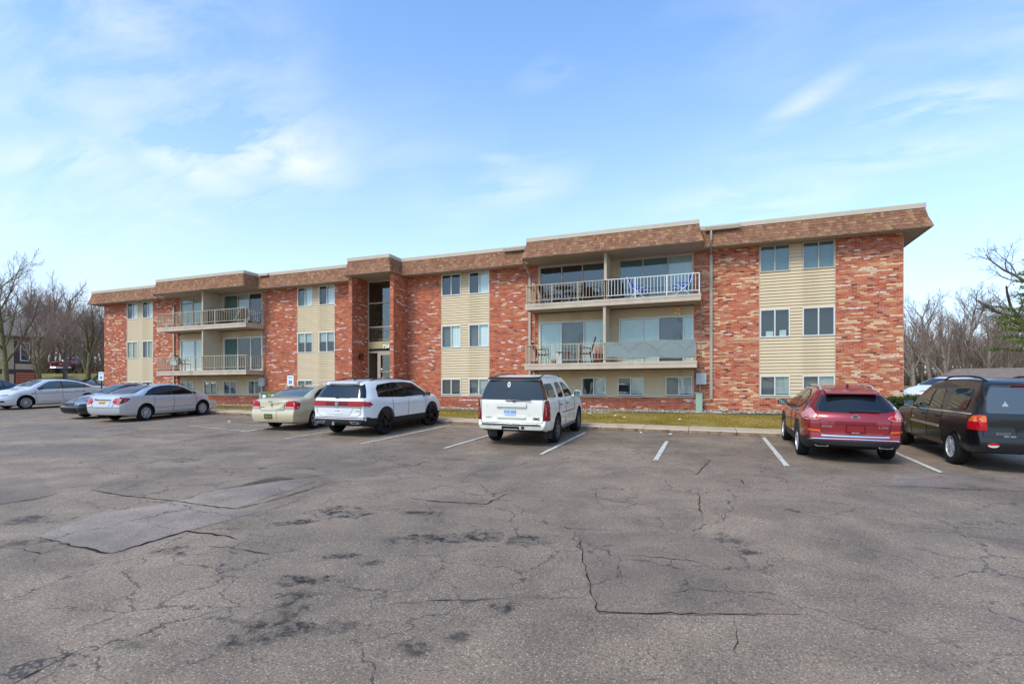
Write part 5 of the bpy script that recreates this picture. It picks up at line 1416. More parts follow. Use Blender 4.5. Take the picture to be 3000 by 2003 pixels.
def sedan_glass(c, dlo, pillars, bl, ws, gm=None, gr=None, trim=M_PLAST):
    c.both('window_trim','side', rnd_poly(dlo,.03), trim, .003)
    xs = [p[0] for p in dlo]
    ed = [min(xs)]+list(pillars)+[max(xs)]
    for i in range(len(ed)-1):
        a, b_ = ed[i]+(.025 if i else .03), ed[i+1]-(.025 if i < len(ed)-2 else .03)
        bm = bmesh.new(); f = bm.faces.new([bm.verts.new((p[0],p[1],0)) for p in dlo])
        lean = .0
        for k, no in ((a,(-1,0,0)),(b_,(1,0,0))):
            bmesh.ops.bisect_plane(bm, geom=bm.verts[:]+bm.edges[:]+bm.faces[:], plane_co=(k,0,0), plane_no=no, clear_outer=True)
        bm.faces.ensure_lookup_table()
        if len(bm.faces):
            poly = [(v.co.x,v.co.y) for v in bm.faces[0].verts]; cx = sum(p[0] for p in poly)/len(poly); cz = sum(p[1] for p in poly)/len(poly)
            poly = [(cx+(p[0]-cx)*.985, cz+(p[1]-cz)*.92) for p in poly]
            c.both('side_window','side', rnd_poly(poly,.03), gm or M_CGLASS, .007)
        bm.free()
    if bl: c.patch('rear_window','top', rnd_poly(bl,.08,4), gr or M_CGLASSR, .004)
    if ws: c.patch('windscreen','top', rnd_poly(ws,.08,4), gm or M_CGLASS, .004)
def trap(x0, w0, x1, w1): return [(x0,w0),(x0,w0*.5),(x0,0),(x0,-w0*.5),(x0,-w0),(x1,-w1),(x1,0),(x1,w1)]

H90 = math.pi/2
# ---- shared sedan proportions
def sedan_spec(L, W, H, WB, oh, **kw):
    k = L/4.82; h = H/1.475
    sp = dict(L=L, W=W, H=H, WB=WB, oh=oh, tyre=.325, rim=.215, roofw=.56,
        top=[(0,1.02*h),(.12*k,1.07*h),(.35*k,1.095*h),(.72*k,1.10*h),(1.2*k,1.29*h),(1.6*k,1.40*h),(2.0*k,1.455*h),(2.4*k,1.475*h),(2.75*k,1.465*h),(3.0*k,1.42*h),(3.3*k,1.27*h),(3.72*k,1.05*h),(3.9*k,1.01*h),(4.3*k,.93*h),(4.6*k,.83*h),(L,.70*h)],
        belt=[(0,.94*h),(.4*k,.985*h),(1.0*k,.99*h),(2*k,.955*h),(3.6*k,.92*h),(4.3*k,.82*h),(L,.64*h)],
        bot=[(0,.30),(.35*k,.22),(1*k,.2),(3.8*k,.19),(L-.3,.19),(L,.24)],
        rear=[(.2,.16),(.32,.06),(.45,.015),(.6,0),(.72,.015),(.8,.05),(.95,.07),(1.05,.10),(1.2,.14)],
        front=[(.2,.14),(.3,.05),(.42,0),(.55,.0),(.66,.05),(.75,.16),(1,.3)], clad=.225)
    sp.update(kw); return sp
def sedan_dlo(L, H):
    k = L/4.82; h = H/1.475
    return [(1.02*k,1.03*h),(1.30*k,1.20*h),(1.62*k,1.325*h),(2.0*k,1.385*h),(2.45*k,1.40*h),(2.80*k,1.375*h),(3.05*k,1.28*h),(3.48*k,1.02*h),(3.40*k,.99*h),(2.2*k,1.0*h)]

# ---- silver sedan, seen from behind right
P_SILV = paint('paint_silver','bcc0c3',.35,.34)
sp = sedan_spec(4.82,1.795,1.475,2.776,1.07, wheel=('double',7,M_ALLOY))
c = Car('parked_car','silver sedan with yellow licence plate, seen from behind, left of the empty bays', sp, P_SILV)
sedan_glass(c, sedan_dlo(4.82,1.475), (1.50,2.33), trap(.80,.60,1.66,.49), trap(3.06,.50,3.66,.66))
c.both('tail_lamp','rear', rnd_poly([(.46,.80),(.72,.69),(.86,.74),(.86,.97),(.64,.95),(.54,.9)],.05), M_LPNK, .012)
c.both('tail_lamp','side', rnd_poly([(.05,.72),(.20,.78),(.42,.93),(.12,.98),(.04,.95)],.04), M_LREDD, .01)
c.both('tail_lamp_inner','rear', [(.60+.07*math.cos(a),.80+.07*math.sin(a)) for a in [k*.5236 for k in range(12)]], M_LRED, .02)
c.patch('plate_recess','rear', rnd_poly([(-.34,.62),(.34,.62),(.42,.88),(-.42,.88)],.06), P_SILV, .006)
c.box_rear('chrome_bar', -.38,.38,.865,.895, M_LREDD, .03)
c.plate(0,.75,M_PLY,'DXM 4186',M_INK,'rear',.055)
c.seam('rear',[(-.62,.98),(-.5,.62),(-.42,.57),(.42,.57),(.5,.62),(.62,.98)]); c.seam('rear',[(-.80,.58),(-.5,.60)]); c.seam('rear',[(.5,.60),(.80,.58)])
for x in (1.44,2.36,3.5): c.seam('side',[(x-.06,.34),(x,.6),(x,.96)])
c.seam('side',[(1.47,.33),(3.45,.32)]); c.seam('side',[(1.5,.52),(3.4,.50)],.02,mat('silver_dark','7f868c',.4,metal=.5),'side_moulding')
c.handle((1.72,2.62),.87); c.mirror_part(3.35,.98); c.patch('headlamp','R', rnd_poly([(4.15,.70),(4.62,.62),(4.58,.74),(4.2,.84)],.04), M_LORG, .008); c.patch('headlamp','L', rnd_poly([(4.15,.70),(4.62,.62),(4.58,.74),(4.2,.84)],.04), M_HEAD, .008)
for sd in (1,-1):
    t = MB(); t.lathe([(.045,-.06),(.05,-.06),(.05,.12),(.042,.12),(.042,-.05)], 'x', (.10,sd*.52,.33), 14); t.build('exhaust_tip', M_CHROME, c.root)
c.antenna(1.95,0); c.text('ALTIMA', .38,.92,.045,M_CHROME)
c.place(-22.17,14.15,math.radians(97))

# ---- gold sedan with dented boot
P_GOLD = paint('paint_gold','cabd9a',.25,.38)
sp = sedan_spec(4.85,1.82,1.50,2.765,1.10, tyre=.335, rim=.23, wheel=('double',5,M_ALLOY), lip=2, roofw=.57, belt=[(0,.97),(.4,1.0),(1.0,1.03),(2,.99),(3.6,.94),(4.3,.84),(4.85,.66)], rear=[(.2,.14),(.32,.04),(.5,0),(.66,.02),(.70,.07),(.9,.07),(1.05,.08),(1.2,.12)])
c = Car('parked_car','gold sedan with a dented boot lid, between the silver sedan and white crossover', sp, P_GOLD)
sedan_glass(c, [(1.05,1.07),(1.2,1.17),(1.62,1.33),(2.0,1.40),(2.45,1.42),(2.8,1.39),(3.05,1.30),(3.5,1.04),(2.2,1.03)], (1.6,2.35), trap(.76,.62,1.62,.50), trap(3.06,.5,3.66,.66), None, M_CGLASSL)
lamp = rnd_poly([(.50,.74),(.88,.74),(.88,.93),(.80,1.0),(.58,1.01),(.53,.9)],.04)
for o in c.both('tail_lamp','rear', lamp, M_LRED, .015): pass
c.both('tail_lamp','side', rnd_poly([(.05,.74),(.20,.74),(.26,.9),(.1,1.0),(.05,.99)],.03), M_LRED, .012)
c.both('lamp_strip','rear', [(.50,.79),(.87,.79),(.87,.815),(.50,.815)], M_LCLR, .02)
c.both('lamp_strip','rear', [(.50,.75),(.87,.75),(.87,.765),(.50,.765)], M_LCLR, .02)
c.seam('rear',[(-.52,1.0),(-.5,.74),(-.42,.70),(.4,.68),(.5,.74),(.52,1.0)],.014); c.seam('rear',[(-.2,.68),(-.18,.5),(-.2,.32)],.012,mat('gold_crease','b08a3a',.5),'bumper_crack')
# the dent: a pushed-in triangular fold, built as facets
p0 = c.hit('rear',-.08,.90)[0].x
t = MB(); t.add([(p0-.012,.06,.93),(p0-.014,-.46,.95),(p0-.012,-.48,.72),(p0-.05,-.34,.76),(p0+.015,-.12,.84),(p0-.014,.02,.74)], [(0,4,1),(1,4,3),(1,3,2),(0,5,4),(4,5,3)]); t.build('dent', P_GOLD, c.root)
c.box_rear('brake_light', -.05+.05,.16,.975,.995, M_LREDD, .012)
c.plate(.12,.50,M_PLD,'7HZ 19',mat('ink_yellow','c9b04a',.6),'rear',.08)
c.text('AVENGER',.40,.80,.035,M_PLAST)
t = MB(); X = c.hit('rear',.02,.87)[0].x; t.lathe([(0,-.01),(.045,-.01),(.045,.02),(0,.02)],'x',(X,.02,.88),14); t.build('emblem', M_ALLOYG, c.root)
for x in (1.46,2.38,3.55): c.seam('side',[(x-.06,.34),(x,.6),(x,.99)])
c.handle((1.74,2.66),.90); c.mirror_part(3.36,1.0); c.antenna(1.75,.1,False)
c.place(-13.75,14.35,math.radians(96))

# ---- white crossover with light bar
P_WHT = paint('paint_white','e3e3e1',0,.3)
sp = dict(cat='car', L=5.08, W=1.99, H=1.75, WB=2.98, oh=1.08, tyre=.385, rim=.27, roofw=.66, wheel=('double',5,M_ALLOYD), lip=1, inset=.005, steer=-22,
    top=[(0,1.655),(.04,1.67),(.25,1.705),(.7,1.735),(1.6,1.75),(2.6,1.74),(3.15,1.69),(3.4,1.58),(3.95,1.24),(4.1,1.20),(4.5,1.17),(4.85,1.09),(5.08,.95)],
    belt=[(0,1.17),(.6,1.16),(1.6,1.10),(3.8,1.08),(4.5,1.06),(5.08,.88)], bot=[(0,.42),(.35,.3),(1,.26),(4,.26),(4.7,.26),(5.08,.34)],
    rear=[(.3,.10),(.42,.02),(.52,0),(.62,.015),(.66,.05),(.86,.03),(.98,.02),(1.08,.03),(1.15,.06),(1.35,.17),(1.58,.31),(1.75,.36)], front=[(.3,.12),(.45,0),(.7,0),(.9,.05),(1.05,.2)], rwarp=1.7, rcorner=(.45,.10), clad=.56, wrap=.13)
c = Car('parked_suv','white crossover with full width red tail light bar and black wheels', sp, P_WHT)
sedan_glass(c, [(.74,1.20),(.80,1.46),(.98,1.57),(1.8,1.635),(2.6,1.635),(3.10,1.58),(3.40,1.42),(3.84,1.16),(2.2,1.14)], (1.42,1.70,2.42), None, trap(3.30,.6,3.86,.76))
t = MB(); p = c.hit('rear',0,1.63)[0]; t.prism([(p.x-.07,1.63),(p.x+.2,1.65),(p.x+.3,1.69),(p.x-.02,1.668),(p.x-.07,1.645)], -.56, .56); t.build('spoiler', P_WHT, c.root)
lb = [( -.98,.95),(.98,.95),(.98,1.07),(.9,1.09),(-.9,1.09),(-.98,1.07)]
c.patch('light_bar','rear', lb, M_LREDD, .014); c.both('tail_lamp','rear',[(.40,.965),(.96,.965),(.96,1.07),(.40,1.07)], M_LRED, .02)
c.both('tail_lamp','side', [(.05,.96),(.30,.98),(.32,1.06),(.06,1.08)], M_LRED, .012)
c.patch('chrome_strip','rear', [(-.97,.912),(.97,.912),(.97,.932),(-.97,.932)], M_CHROME, .016)
t = MB(); X = c.hit('rear',0,1.01)[0].x-.035; t.lathe([(.052,0),(.065,0),(.065,.02),(.052,.02),(.052,0)],'x',(X,0,1.02),20)
for pts in ([(-.03,.045),(0,-.002),(.03,.045)],[(-.045,.03),(-.022,-.045),(0,.0),(.022,-.045),(.045,.03)]): t.tube([(X+.005,y_,1.02+z_) for y_,z_ in pts], .007, 4)
t.lathe([(0,.012),(.056,.012)],'x',(X,0,1.02),20); t.build('emblem', M_CHROME, c.root)
c.patch('plate_recess','rear', rnd_poly([(-.42,.69),(.42,.69),(.55,.885),(-.55,.885)],.04), P_WHT, .008)
pl = c.plate(0,.80,M_PLW,'EHR 4029',M_INK,'rear',.05); c.seam('rear',[(-.80,.90),(-.78,.70),(-.66,.64),(.66,.64),(.78,.70),(.80,.90)])
c.text('ATLAS', 0,.893,.03,M_CHROME); c.text('4MOTION', -.70,.80,.03,M_ALLOYG)
c.patch('reflector_strip','rear', [(-.93,.585),(.93,.585),(.93,.605),(-.93,.605)], M_LREDD, .012)
c.patch('bumper_strip','rear', [(-.9,.53),(.9,.53),(.9,.555),(-.9,.555)], mat('bumper_line','3d4347',.4), .014)
for sd in (1,-1):
    t = MB(); X = c.hit('rear',sd*.62,.46)[0].x; q = rnd_poly([(sd*.44,.50),(sd*.72,.48),(sd*.80,.42),(sd*.50,.42)],.02); t.prism(q, X-.025, X+.03, 'yz'); e = t.build('exhaust_trim', M_CHROME, c.root)
    t = MB(); q = [(sd*.62+(y_-sd*.62)*.78, .455+(z_-.455)*.6) for y_, z_ in q]; t.prism(q, X-.028, X+.01, 'yz'); t.build('exhaust_inner', M_UNDER, e)
t = MB(); X = c.hit('rear',.1,.45)[0].x; t.box(X-.12,X+.1,.02,.10,.38,.46); t.tube([(X-.10,.06,.46),(X-.10,.06,.50)],.03,8); t.build('tow_ball', M_CHROME, c.root)
t = MB(); p = c.hit('rear',0,1.20)[0]; t.tube([(p.x-.02,.05,1.20),(p.x-.02,-.40,1.215)], .012, 5); t.box(p.x-.04,p.x+.02,-.02,.09,1.185,1.225); t.build('rear_wiper', M_PLAST, c.root)
for x in (1.50,2.44,3.62): c.seam('side',[(x-.05,.5),(x,.8),(x,1.1)])
c.seam('side',[(.9,.98),(2,.93),(3.9,.90)],.012,mat('crease_shade','b9c0c6',.4),'side_crease_shade'); c.handle((1.78,2.70),.99); c.mirror_part(3.55,1.12,M_PLAST); c.rails(.75,3.1,.60,M_PLAST,.018,.045); c.antenna(.85,0)  # body crease: its shade is painted on as a thin grey strip
c.both('headlamp','side', rnd_poly([(4.62,.90),(4.92,.84),(4.94,.92),(4.7,.98)],.03), M_HEAD, .008)
c.place(-10.55,13.85,math.radians(91))

# ---- white full size SUV
P_WHT2 = mat('paint_white_dull','dedacc',.42,0,.5,var=.03,vscale=1.5,coat=.5,dirt=('8f8470',.4,2.6,.56))
sp = dict(cat='car', L=5.13, W=2.0, H=1.90, WB=2.946, oh=1.20, tyre=.395, rim=.25, roofw=.70, wheel=('spoke',6,M_ALLOYG), tw=.26, inset=.0,
    top=[(0,1.83),(.05,1.845),(.25,1.875),(1.2,1.90),(2.4,1.89),(2.85,1.83),(3.1,1.72),(3.62,1.30),(3.78,1.24),(4.4,1.20),(4.9,1.12),(5.13,.95)],
    belt=[(0,1.22),(2,1.22),(3.5,1.18),(4.4,1.12),(5.13,.92)], bot=[(0,.46),(.4,.36),(1,.34),(4.7,.34),(5.13,.4)],
    rear=[(.3,.10),(.45,.03),(.52,0),(.60,0),(.615,.085),(1.0,.08),(1.22,.09),(1.5,.17),(1.80,.27),(1.95,.33)], front=[(.3,.08),(.45,0),(.9,0),(1.1,.06),(1.2,.2)], rwarp=1.1, rcorner=(.32,.06), fcorner=(.7,.12), clad=.40, wrap=.21)
c = Car('parked_suv','large white sport utility vehicle with tinted rear glass, beside the empty bays', sp, P_WHT2)
for q, m_ in (([(.34,1.30),(.42,1.66),(1.15,1.66),(1.22,1.28)],M_CGLASS),([(1.48,1.26),(1.50,1.62),(1.58,1.68),(1.98,1.68),(2.10,1.25)],M_CGLASS),([(2.28,1.24),(2.22,1.68),(2.62,1.66),(3.10,1.40),(3.28,1.24)],M_CGLASS)): c.both('side_window','side', rnd_poly(q,.05), m_, .005)
c.patch('windscreen','top', rnd_poly(trap(3.0,.66,3.55,.8),.06), M_CGLASS, .004)
t = MB(); p = c.hit('rear',0,1.80)[0]; t.prism([(p.x-.07,1.785),(p.x+.2,1.80),(p.x+.25,1.85),(p.x,1.838),(p.x-.07,1.81)], -.70, .70); t.build('spoiler', M_PLAST, c.root); t = MB(); t.box(p.x-.078,p.x-.06,-.26,.26,1.787,1.808); t.build('brake_light', M_LREDD, c.root)
c.both('tail_lamp','rear', rnd_poly([(.86,.70),(.985,.70),(.985,1.22),(.90,1.22)],.02), M_LREDD, .014); c.both('tail_lamp','side', rnd_poly([(.09,.70),(.30,.70),(.26,1.0),(.28,1.22),(.12,1.22)],.03), M_LREDD, .012)
for zz in (.80,.96,1.11): c.both('lamp_bulb','rear', [(.93+.035*math.cos(a),zz+.045*math.sin(a)) for a in [k*.6283 for k in range(10)]], M_LRED, .022)
for zz in (.80,.96,1.11): c.both('lamp_bulb','side', [(.19+.05*math.cos(a),zz+.045*math.sin(a)) for a in [k*.6283 for k in range(10)]], M_LRED, .018)
c.box_rear('handle_bar', -.42,.42,1.06,1.16, P_WHT2, .05); c.box_rear('plate_frame', -.40,.40,.76,.81, P_WHT2, .03)
c.plate(.03,.92,M_PLB,'ETW 3007',M_INK,'rear',.075); c.text('GMC',-.68,.75,.085,mat('badge_dark_red','4a1c22',.4),'rear',bold=.004); c.text('YUKON',.64,.77,.055,mat('badge_grey','5a5a5c',.4))
c.seam('rear',[(-.86,1.25),(-.86,.64),(.86,.64),(.86,1.25)],.012); c.patch('step_pad','rear', [(-.82,.575),(.82,.575),(.82,.61),(-.82,.61)], M_PLAST, .012)
c.seam('rear',[(-.45,.57),(-.45,.43)]); c.seam('rear',[(.45,.57),(.45,.43)])
c.patch('hitch_opening','rear', rnd_poly([(-.24,.44),(.24,.44),(.24,.55),(-.24,.55)],.02), M_UNDER, .006); c.patch('bumper_socket','rear',[(-.38,.49),(-.30,.49),(-.30,.55),(-.38,.55)], M_UNDER, .008)
t = MB(); p = c.hit('rear',0,1.24)[0]; t.tube([(p.x-.03,.15,1.22),(p.x-.03,-.55,1.235)], .013, 5); t.box(p.x-.05,p.x+.02,-.12,-.04,1.195,1.235); t.build('rear_wiper', M_PLAST, c.root)
t = MB(); p = c.hit('rear',.1,1.68)[0]; q = [(.1+.042*math.cos(a),1.64+.075*math.sin(a)) for a in [k*.4488 for k in range(14)]]; c.patch('window_sticker','rear', q, M_BLIND, .010); c.patch('window_sticker','rear', [(.1+(y_-.1)*.45,1.64+(z_-1.64)*.7) for y_, z_ in q], M_ALLOYG, .013)
for x in (1.34,2.18,3.40): c.seam('side',[(x-.02,.5),(x,.9),(x,1.22)],.012)
c.patch('side_moulding','R', rnd_poly([(1.72,.70),(3.35,.70),(3.35,.80),(1.72,.80)],.03), P_WHT2, .02); c.patch('side_moulding','L', rnd_poly([(1.72,.70),(3.35,.70),(3.35,.80),(1.72,.80)],.03), P_WHT2, .02); c.seam('side',[(1.7,.815),(3.4,.815)],.02,M_ALLOYG,'chrome_strip')
c.handle((1.55,2.38),1.06,M_ALLOYD); c.mirror_part(3.22,1.22,None,(.12,.26,.24)); c.rails(.5,2.7,.66,M_ALLOYG,.02,.06)
for sd in (1,-1):
    t = MB(); t.box(1.75,3.55,sd*.93-.07,sd*.93+.07,.36,.41); t.build('running_board', M_ALLOYG, c.root)
    t = MB(); t.box(.78,.80,sd*.80-.13,sd*.80+.13,.16,.40); t.build('mud_flap', M_PLAST, c.root)
c.place(-4.95,13.95,math.radians(92.2))

# ---- red crossover
P_RED = paint('paint_red','8a0e1e',.25,.33)
sp = dict(cat='car', L=4.9, W=1.915, H=1.69, WB=2.825, oh=1.08, tyre=.37, rim=.27, roofw=.53, wheel=('double',5,M_ALLOY), lip=1, inset=.0, rbulge=.10,
    top=[(0,1.53),(.06,1.55),(.3,1.61),(.8,1.665),(1.6,1.69),(2.3,1.675),(2.75,1.61),(3.1,1.46),(3.7,1.14),(3.9,1.09),(4.4,1.0),(4.75,.86),(4.9,.74)],
    belt=[(0,1.08),(.5,1.13),(1.0,1.12),(2,1.05),(3.6,1.0),(4.4,.9),(4.9,.70)], bot=[(0,.40),(.3,.28),(1,.24),(4.5,.24),(4.9,.3)],
    rear=[(.3,.10),(.40,.02),(.5,0),(.58,.02),(.66,.05),(.74,.03),(.95,.03),(1.04,.06),(1.12,.14),(1.35,.36),(1.5,.50),(1.69,.56)], front=[(.25,.1),(.4,0),(.6,0),(.8,.08),(.95,.25)], rwarp=1.9, rcorner=(.55,.13), clad=.54, cladm=M_PLAST)
c = Car('parked_suv','dark red crossover with chrome bumper strip and angular tail lamps, on the right', sp, P_RED)
sedan_glass(c, [(.78,1.30),(1.05,1.44),(1.6,1.555),(2.2,1.565),(2.65,1.51),(3.0,1.38),(3.50,1.08),(2.0,1.09),(1.25,1.13)], (1.35,2.12), None, trap(2.95,.54,3.62,.70))
c.patch('rear_window','rear', rnd_poly([(-.68,1.12),(0,1.10),(.68,1.12),(.61,1.30),(.50,1.46),(0,1.48),(-.50,1.46),(-.61,1.30)],.07), M_CGLASSR, .006)
c.both('window_surround','rear', rnd_poly([(.69,1.12),(.76,1.15),(.58,1.46),(.51,1.47)],.02), M_PLAST, .005)
t = MB(); p = c.hit('rear',0,1.50)[0]; t.prism([(p.x-.14,1.495),(p.x+.2,1.54),(p.x+.25,1.59),(p.x-.02,1.55),(p.x-.14,1.515)], -.50, .50); t.build('spoiler', P_RED, c.root)
c.both('tail_lamp','rear', rnd_poly([(.57,.99),(.70,.935),(.93,.94),(.94,1.05),(.78,1.19),(.745,1.07)],.03), M_LPNK2, .016); c.both('lamp_tube','rear', [(.60,.99),(.72,.955),(.74,.98),(.70,1.03),(.75,1.10),(.735,1.12),(.67,1.02)], M_LRED, .024); c.both('lamp_tube','rear',[(.76,.96),(.90,.965),(.90,.985),(.77,.98)], M_LRED, .024)
c.both('tail_lamp','side', rnd_poly([(.10,.92),(.32,.95),(.50,1.03),(.2,1.08),(.12,1.07)],.03), M_LPNK2, .014); c.both('chrome_blade','side', [(.40,1.10),(.72,1.30),(.70,1.34),(.46,1.22)], M_CHROME, .014)
t = MB(); X = c.hit('rear',0,1.02)[0].x-.015; t.lathe([(.052,0),(.075,0),(.075,.02),(.052,.02),(.052,0)],'x',(X,0,1.0),20); t.box(X-.004,X+.012,-.085,.085,.988,1.012); em = t.build('emblem', M_CHROME, c.root); c.text('NISSAN',0,1.0,.024,M_SEAM,'rear',None,X-.007)
c.text('MURANO',.50,.80,.055,M_CHROME,'rear',bold=.002); c.text('SL AWD',-.50,.80,.05,M_CHROME,'rear',bold=.002); c.box_rear('handle_bar', -.38,.38,.875,.925, P_RED, .03)
t = MB(); p = c.hit('rear',0,.76)[0]; t.box(p.x-.014,p.x,-.18,.18,.67,.85); fr = t.build('plate_frame', M_LREDD, c.root); t = MB(); t.box(p.x-.018,p.x-.0145,-.15,.15,.70,.83); t.build('plate_panel', P_RED, c.root)
c.text('ZEIGLER NISSAN', 0,.683,.02,M_BLIND,'rear',None,p.x-.0155); c.seam('rear',[(-.66,.95),(-.62,.70),(-.5,.62),(.5,.62),(.62,.70),(.66,.95)])
c.patch('chrome_strip','rear', [(-.62,.585),(.62,.585),(.62,.618),(-.62,.618)], M_CHROME, .014); c.patch('chrome_lip','rear', [(-.86,.50),(-.78,.535),(0,.55),(.78,.535),(.86,.50),(.86,.492),(.76,.522),(0,.537),(-.76,.522),(-.86,.492)], M_CHROME, .014)
c.both('reflector','rear', [(.64,.68),(.86,.70),(.86,.735),(.64,.72)], M_LORG, .012)
for sd in (1,-1):
    t = MB(); X = c.hit('rear',sd*.60,.37)[0].x; q = rnd_poly([(sd*.46,.345),(sd*.70,.345),(sd*.74,.38),(sd*.66,.41),(sd*.48,.40)],.02); t.prism(q, X-.03, X+.03, 'yz'); e = t.build('exhaust_trim', M_CHROME, c.root); t = MB(); t.prism([(sd*.60+(y_-sd*.60)*.82, .378+(z_-.378)*.62) for y_, z_ in q], X-.034, X, 'yz'); t.build('exhaust_inner', M_UNDER, e)
t = MB(); p = c.hit('rear',0,1.13)[0]; t.tube([(p.x-.02,.04,1.14),(p.x-.02,-.46,1.135)], .016, 5); t.box(p.x-.05,p.x+.02,-.02,.1,1.12,1.16); t.build('rear_wiper', M_PLAST, c.root)
for x in (1.42,2.20,3.42): c.seam('side',[(x-.12,.36),(x-.02,.7),(x,1.06)])
c.handle((1.72,2.60),.95,M_CHROME); c.mirror_part(3.22,1.08,M_PLAST,(.10,.24,.16)); c.rails(.75,2.5,.52,M_ALLOY,.018,.05); c.antenna(1.0,-.04)
c.place(2.93,14.1,math.radians(89.2))

# ---- black body-on-frame SUV at the right edge
P_BLK = paint('paint_black','08090c',0,.35,.35)
sp = dict(cat='car', L=5.15, W=1.895, H=1.86, WB=3.2, oh=1.10, tyre=.375, rim=.235, roofw=.66, wheel=('wide',5,M_ALLOY), tw=.245, inset=.0, lip=2,
    top=[(0,1.77),(.05,1.79),(.25,1.835),(1.2,1.86),(2.2,1.84),(2.8,1.76),(3.05,1.64),(3.7,1.18),(3.85,1.13),(4.5,1.07),(5.0,.95),(5.15,.85)],
    belt=[(0,1.13),(2,1.12),(3.6,1.09),(4.4,1.02),(5.15,.82)], bot=[(0,.42),(.4,.34),(1,.32),(4.8,.32),(5.15,.38)],
    rear=[(.3,.12),(.42,.03),(.52,0),(.68,0),(.70,.05),(.9,.05),(1.13,.06),(1.4,.13),(1.7,.22),(1.9,.3)], front=[(.3,.1),(.45,0),(.75,0),(.95,.05),(1.05,.2)], rwarp=1.1, rcorner=(.34,.08), clad=.38)
c = Car('parked_suv','black sport utility vehicle cut off by the right edge of the photo', sp, P_BLK)
c.patch('rear_window','rear', rnd_poly([(-.76,1.17),(.76,1.17),(.72,1.5),(.66,1.68),(-.66,1.68),(-.72,1.5)],.06), mat('grey_glass','454e55',.08,spec=.7), .008)
for q in ([(.62,1.20),(.58,1.40),(.66,1.64),(1.42,1.62),(1.46,1.18)],[(1.78,1.17),(1.92,1.60),(2.36,1.58),(2.42,1.17)],[(2.52,1.17),(2.48,1.58),(2.66,1.56),(3.34,1.16)]): c.both('side_window','side', rnd_poly(q,.06), M_CGLASS, .005)
c.both('chrome_strip','side', [(.30,1.125),(4.3,1.06),(4.3,1.073),(.30,1.145)], M_CHROME, .008, grid=.2); c.patch('windscreen','top', rnd_poly(trap(2.95,.6,3.62,.76),.06), M_CGLASS, .004)
c.both('tail_lamp','rear', rnd_poly([(.74,.84),(.93,.84),(.93,1.0),(.86,1.13),(.76,1.13)],.02), M_LRED, .018); c.both('lamp_top','rear', rnd_poly([(.755,1.0),(.92,1.0),(.86,1.12),(.765,1.12)],.02), M_LORG, .026)
c.both('tail_lamp','side', rnd_poly([(.09,.84),(.30,.84),(.30,1.0),(.20,1.12),(.09,1.13)],.03), M_LRED, .016); c.both('lamp_top','side', rnd_poly([(.095,1.0),(.29,1.0),(.20,1.11),(.095,1.12)],.02), M_LORG, .022)
c.both('rear_pillar','rear', [(.765,1.18),(.80,1.18),(.70,1.70),(.67,1.70)], M_PLAST, .006)
c.text('ENVOY',.50,.78,.07,M_CHROME,'rear',bold=.001); c.text('XL',.32,.735,.045,M_CHROME); c.plate(-.02,.88,M_PLW,'EBA 8291',M_INK,'rear',.06); c.patch('plate_recess','rear', rnd_poly([(-.3,.76),(.3,.76),(.34,1.0),(-.34,1.0)],.05), P_BLK, .003)
c.patch('window_decal','rear',[(.42,1.31),(.51,1.31),(.50,1.35),(.48,1.36),(.47,1.40),(.45,1.40),(.44,1.36),(.42,1.35)], mat('decal_pale','8f9a98',.6), .012)
for y_ in (.46,.36): c.patch('badge_sticker','rear',[(y_-.04,.715),(y_+.04,.715),(y_+.04,.75),(y_-.04,.75)], M_ALLOYG, .008)
for sd in (1,-1):
    q = [(sd*.66+.09*math.cos(a), .56+.045*math.sin(a)) for a in [k*.5236 for k in range(12)]]; c.patch('bumper_lamp','rear', q, M_LCLR, .012); c.patch('bumper_reflector','rear', [p for p in q if p[1] >= .56-.001], M_LRED, .018)
c.patch('side_moulding','L', [(1.72,.74),(3.42,.74),(3.42,.79),(1.72,.79)], mat('moulding','9a948a',.4), .016); c.patch('side_moulding','R', [(1.72,.74),(3.42,.74),(3.42,.79),(1.72,.79)], M_ALLOYG, .016)
for x in (1.62,2.45,3.46): c.seam('side',[(x-.03,.45),(x,.8),(x,1.1)])
c.side_text('SLE',3.3,.86,.06,M_CHROME); c.handle((1.86,2.66),.98); c.mirror_part(3.30,1.12,M_PLAST,(.12,.24,.18)); c.rails(.45,2.5,.60,M_PLAST,.022,.06)
t = MB(); p = c.hit('rear',0,1.73)[0]; t.box(p.x-.04,p.x+.1,-.35,.35,1.705,1.735); t.build('brake_light', M_LREDD, c.root); c.seam('rear',[(-.80,1.70),(-.80,.72),(.80,.72),(.80,1.70)],.012)
c.place(5.82,13.86,math.radians(90))

# ---- silver sedan side-on at the far left
P_SILV2 = paint('paint_silver_pale','d6d8da',.2,.32)
sp = sedan_spec(5.25,1.936,1.56,2.90,1.30, tyre=.345, rim=.245, wheel=('double',8,M_ALLOY), roofw=.60)
c = Car('parked_car','pale silver sedan parked nose out at the far left', sp, P_SILV2)
sedan_glass(c, sedan_dlo(5.15,1.54), (1.42,2.48), trap(.84,.62,1.78,.52), trap(3.24,.54,3.92,.70), M_CGLASSL, M_CGLASSL)
c.both('tail_lamp','side', rnd_poly([(.06,.86),(.40,.90),(.42,.98),(.08,1.03)],.03), M_LRED, .01); c.both('tail_lamp','rear', rnd_poly([(.5,.86),(.9,.86),(.9,1.02),(.55,1.0)],.03), M_LRED, .012)
c.both('headlamp','side', rnd_poly([(4.30,.74),(4.92,.68),(4.90,.76),(4.42,.86)],.03), M_LCLR, .008); c.both('headlamp','front', rnd_poly([(.50,.70),(.82,.72),(.82,.80),(.55,.79)],.03), M_HEAD, .012)
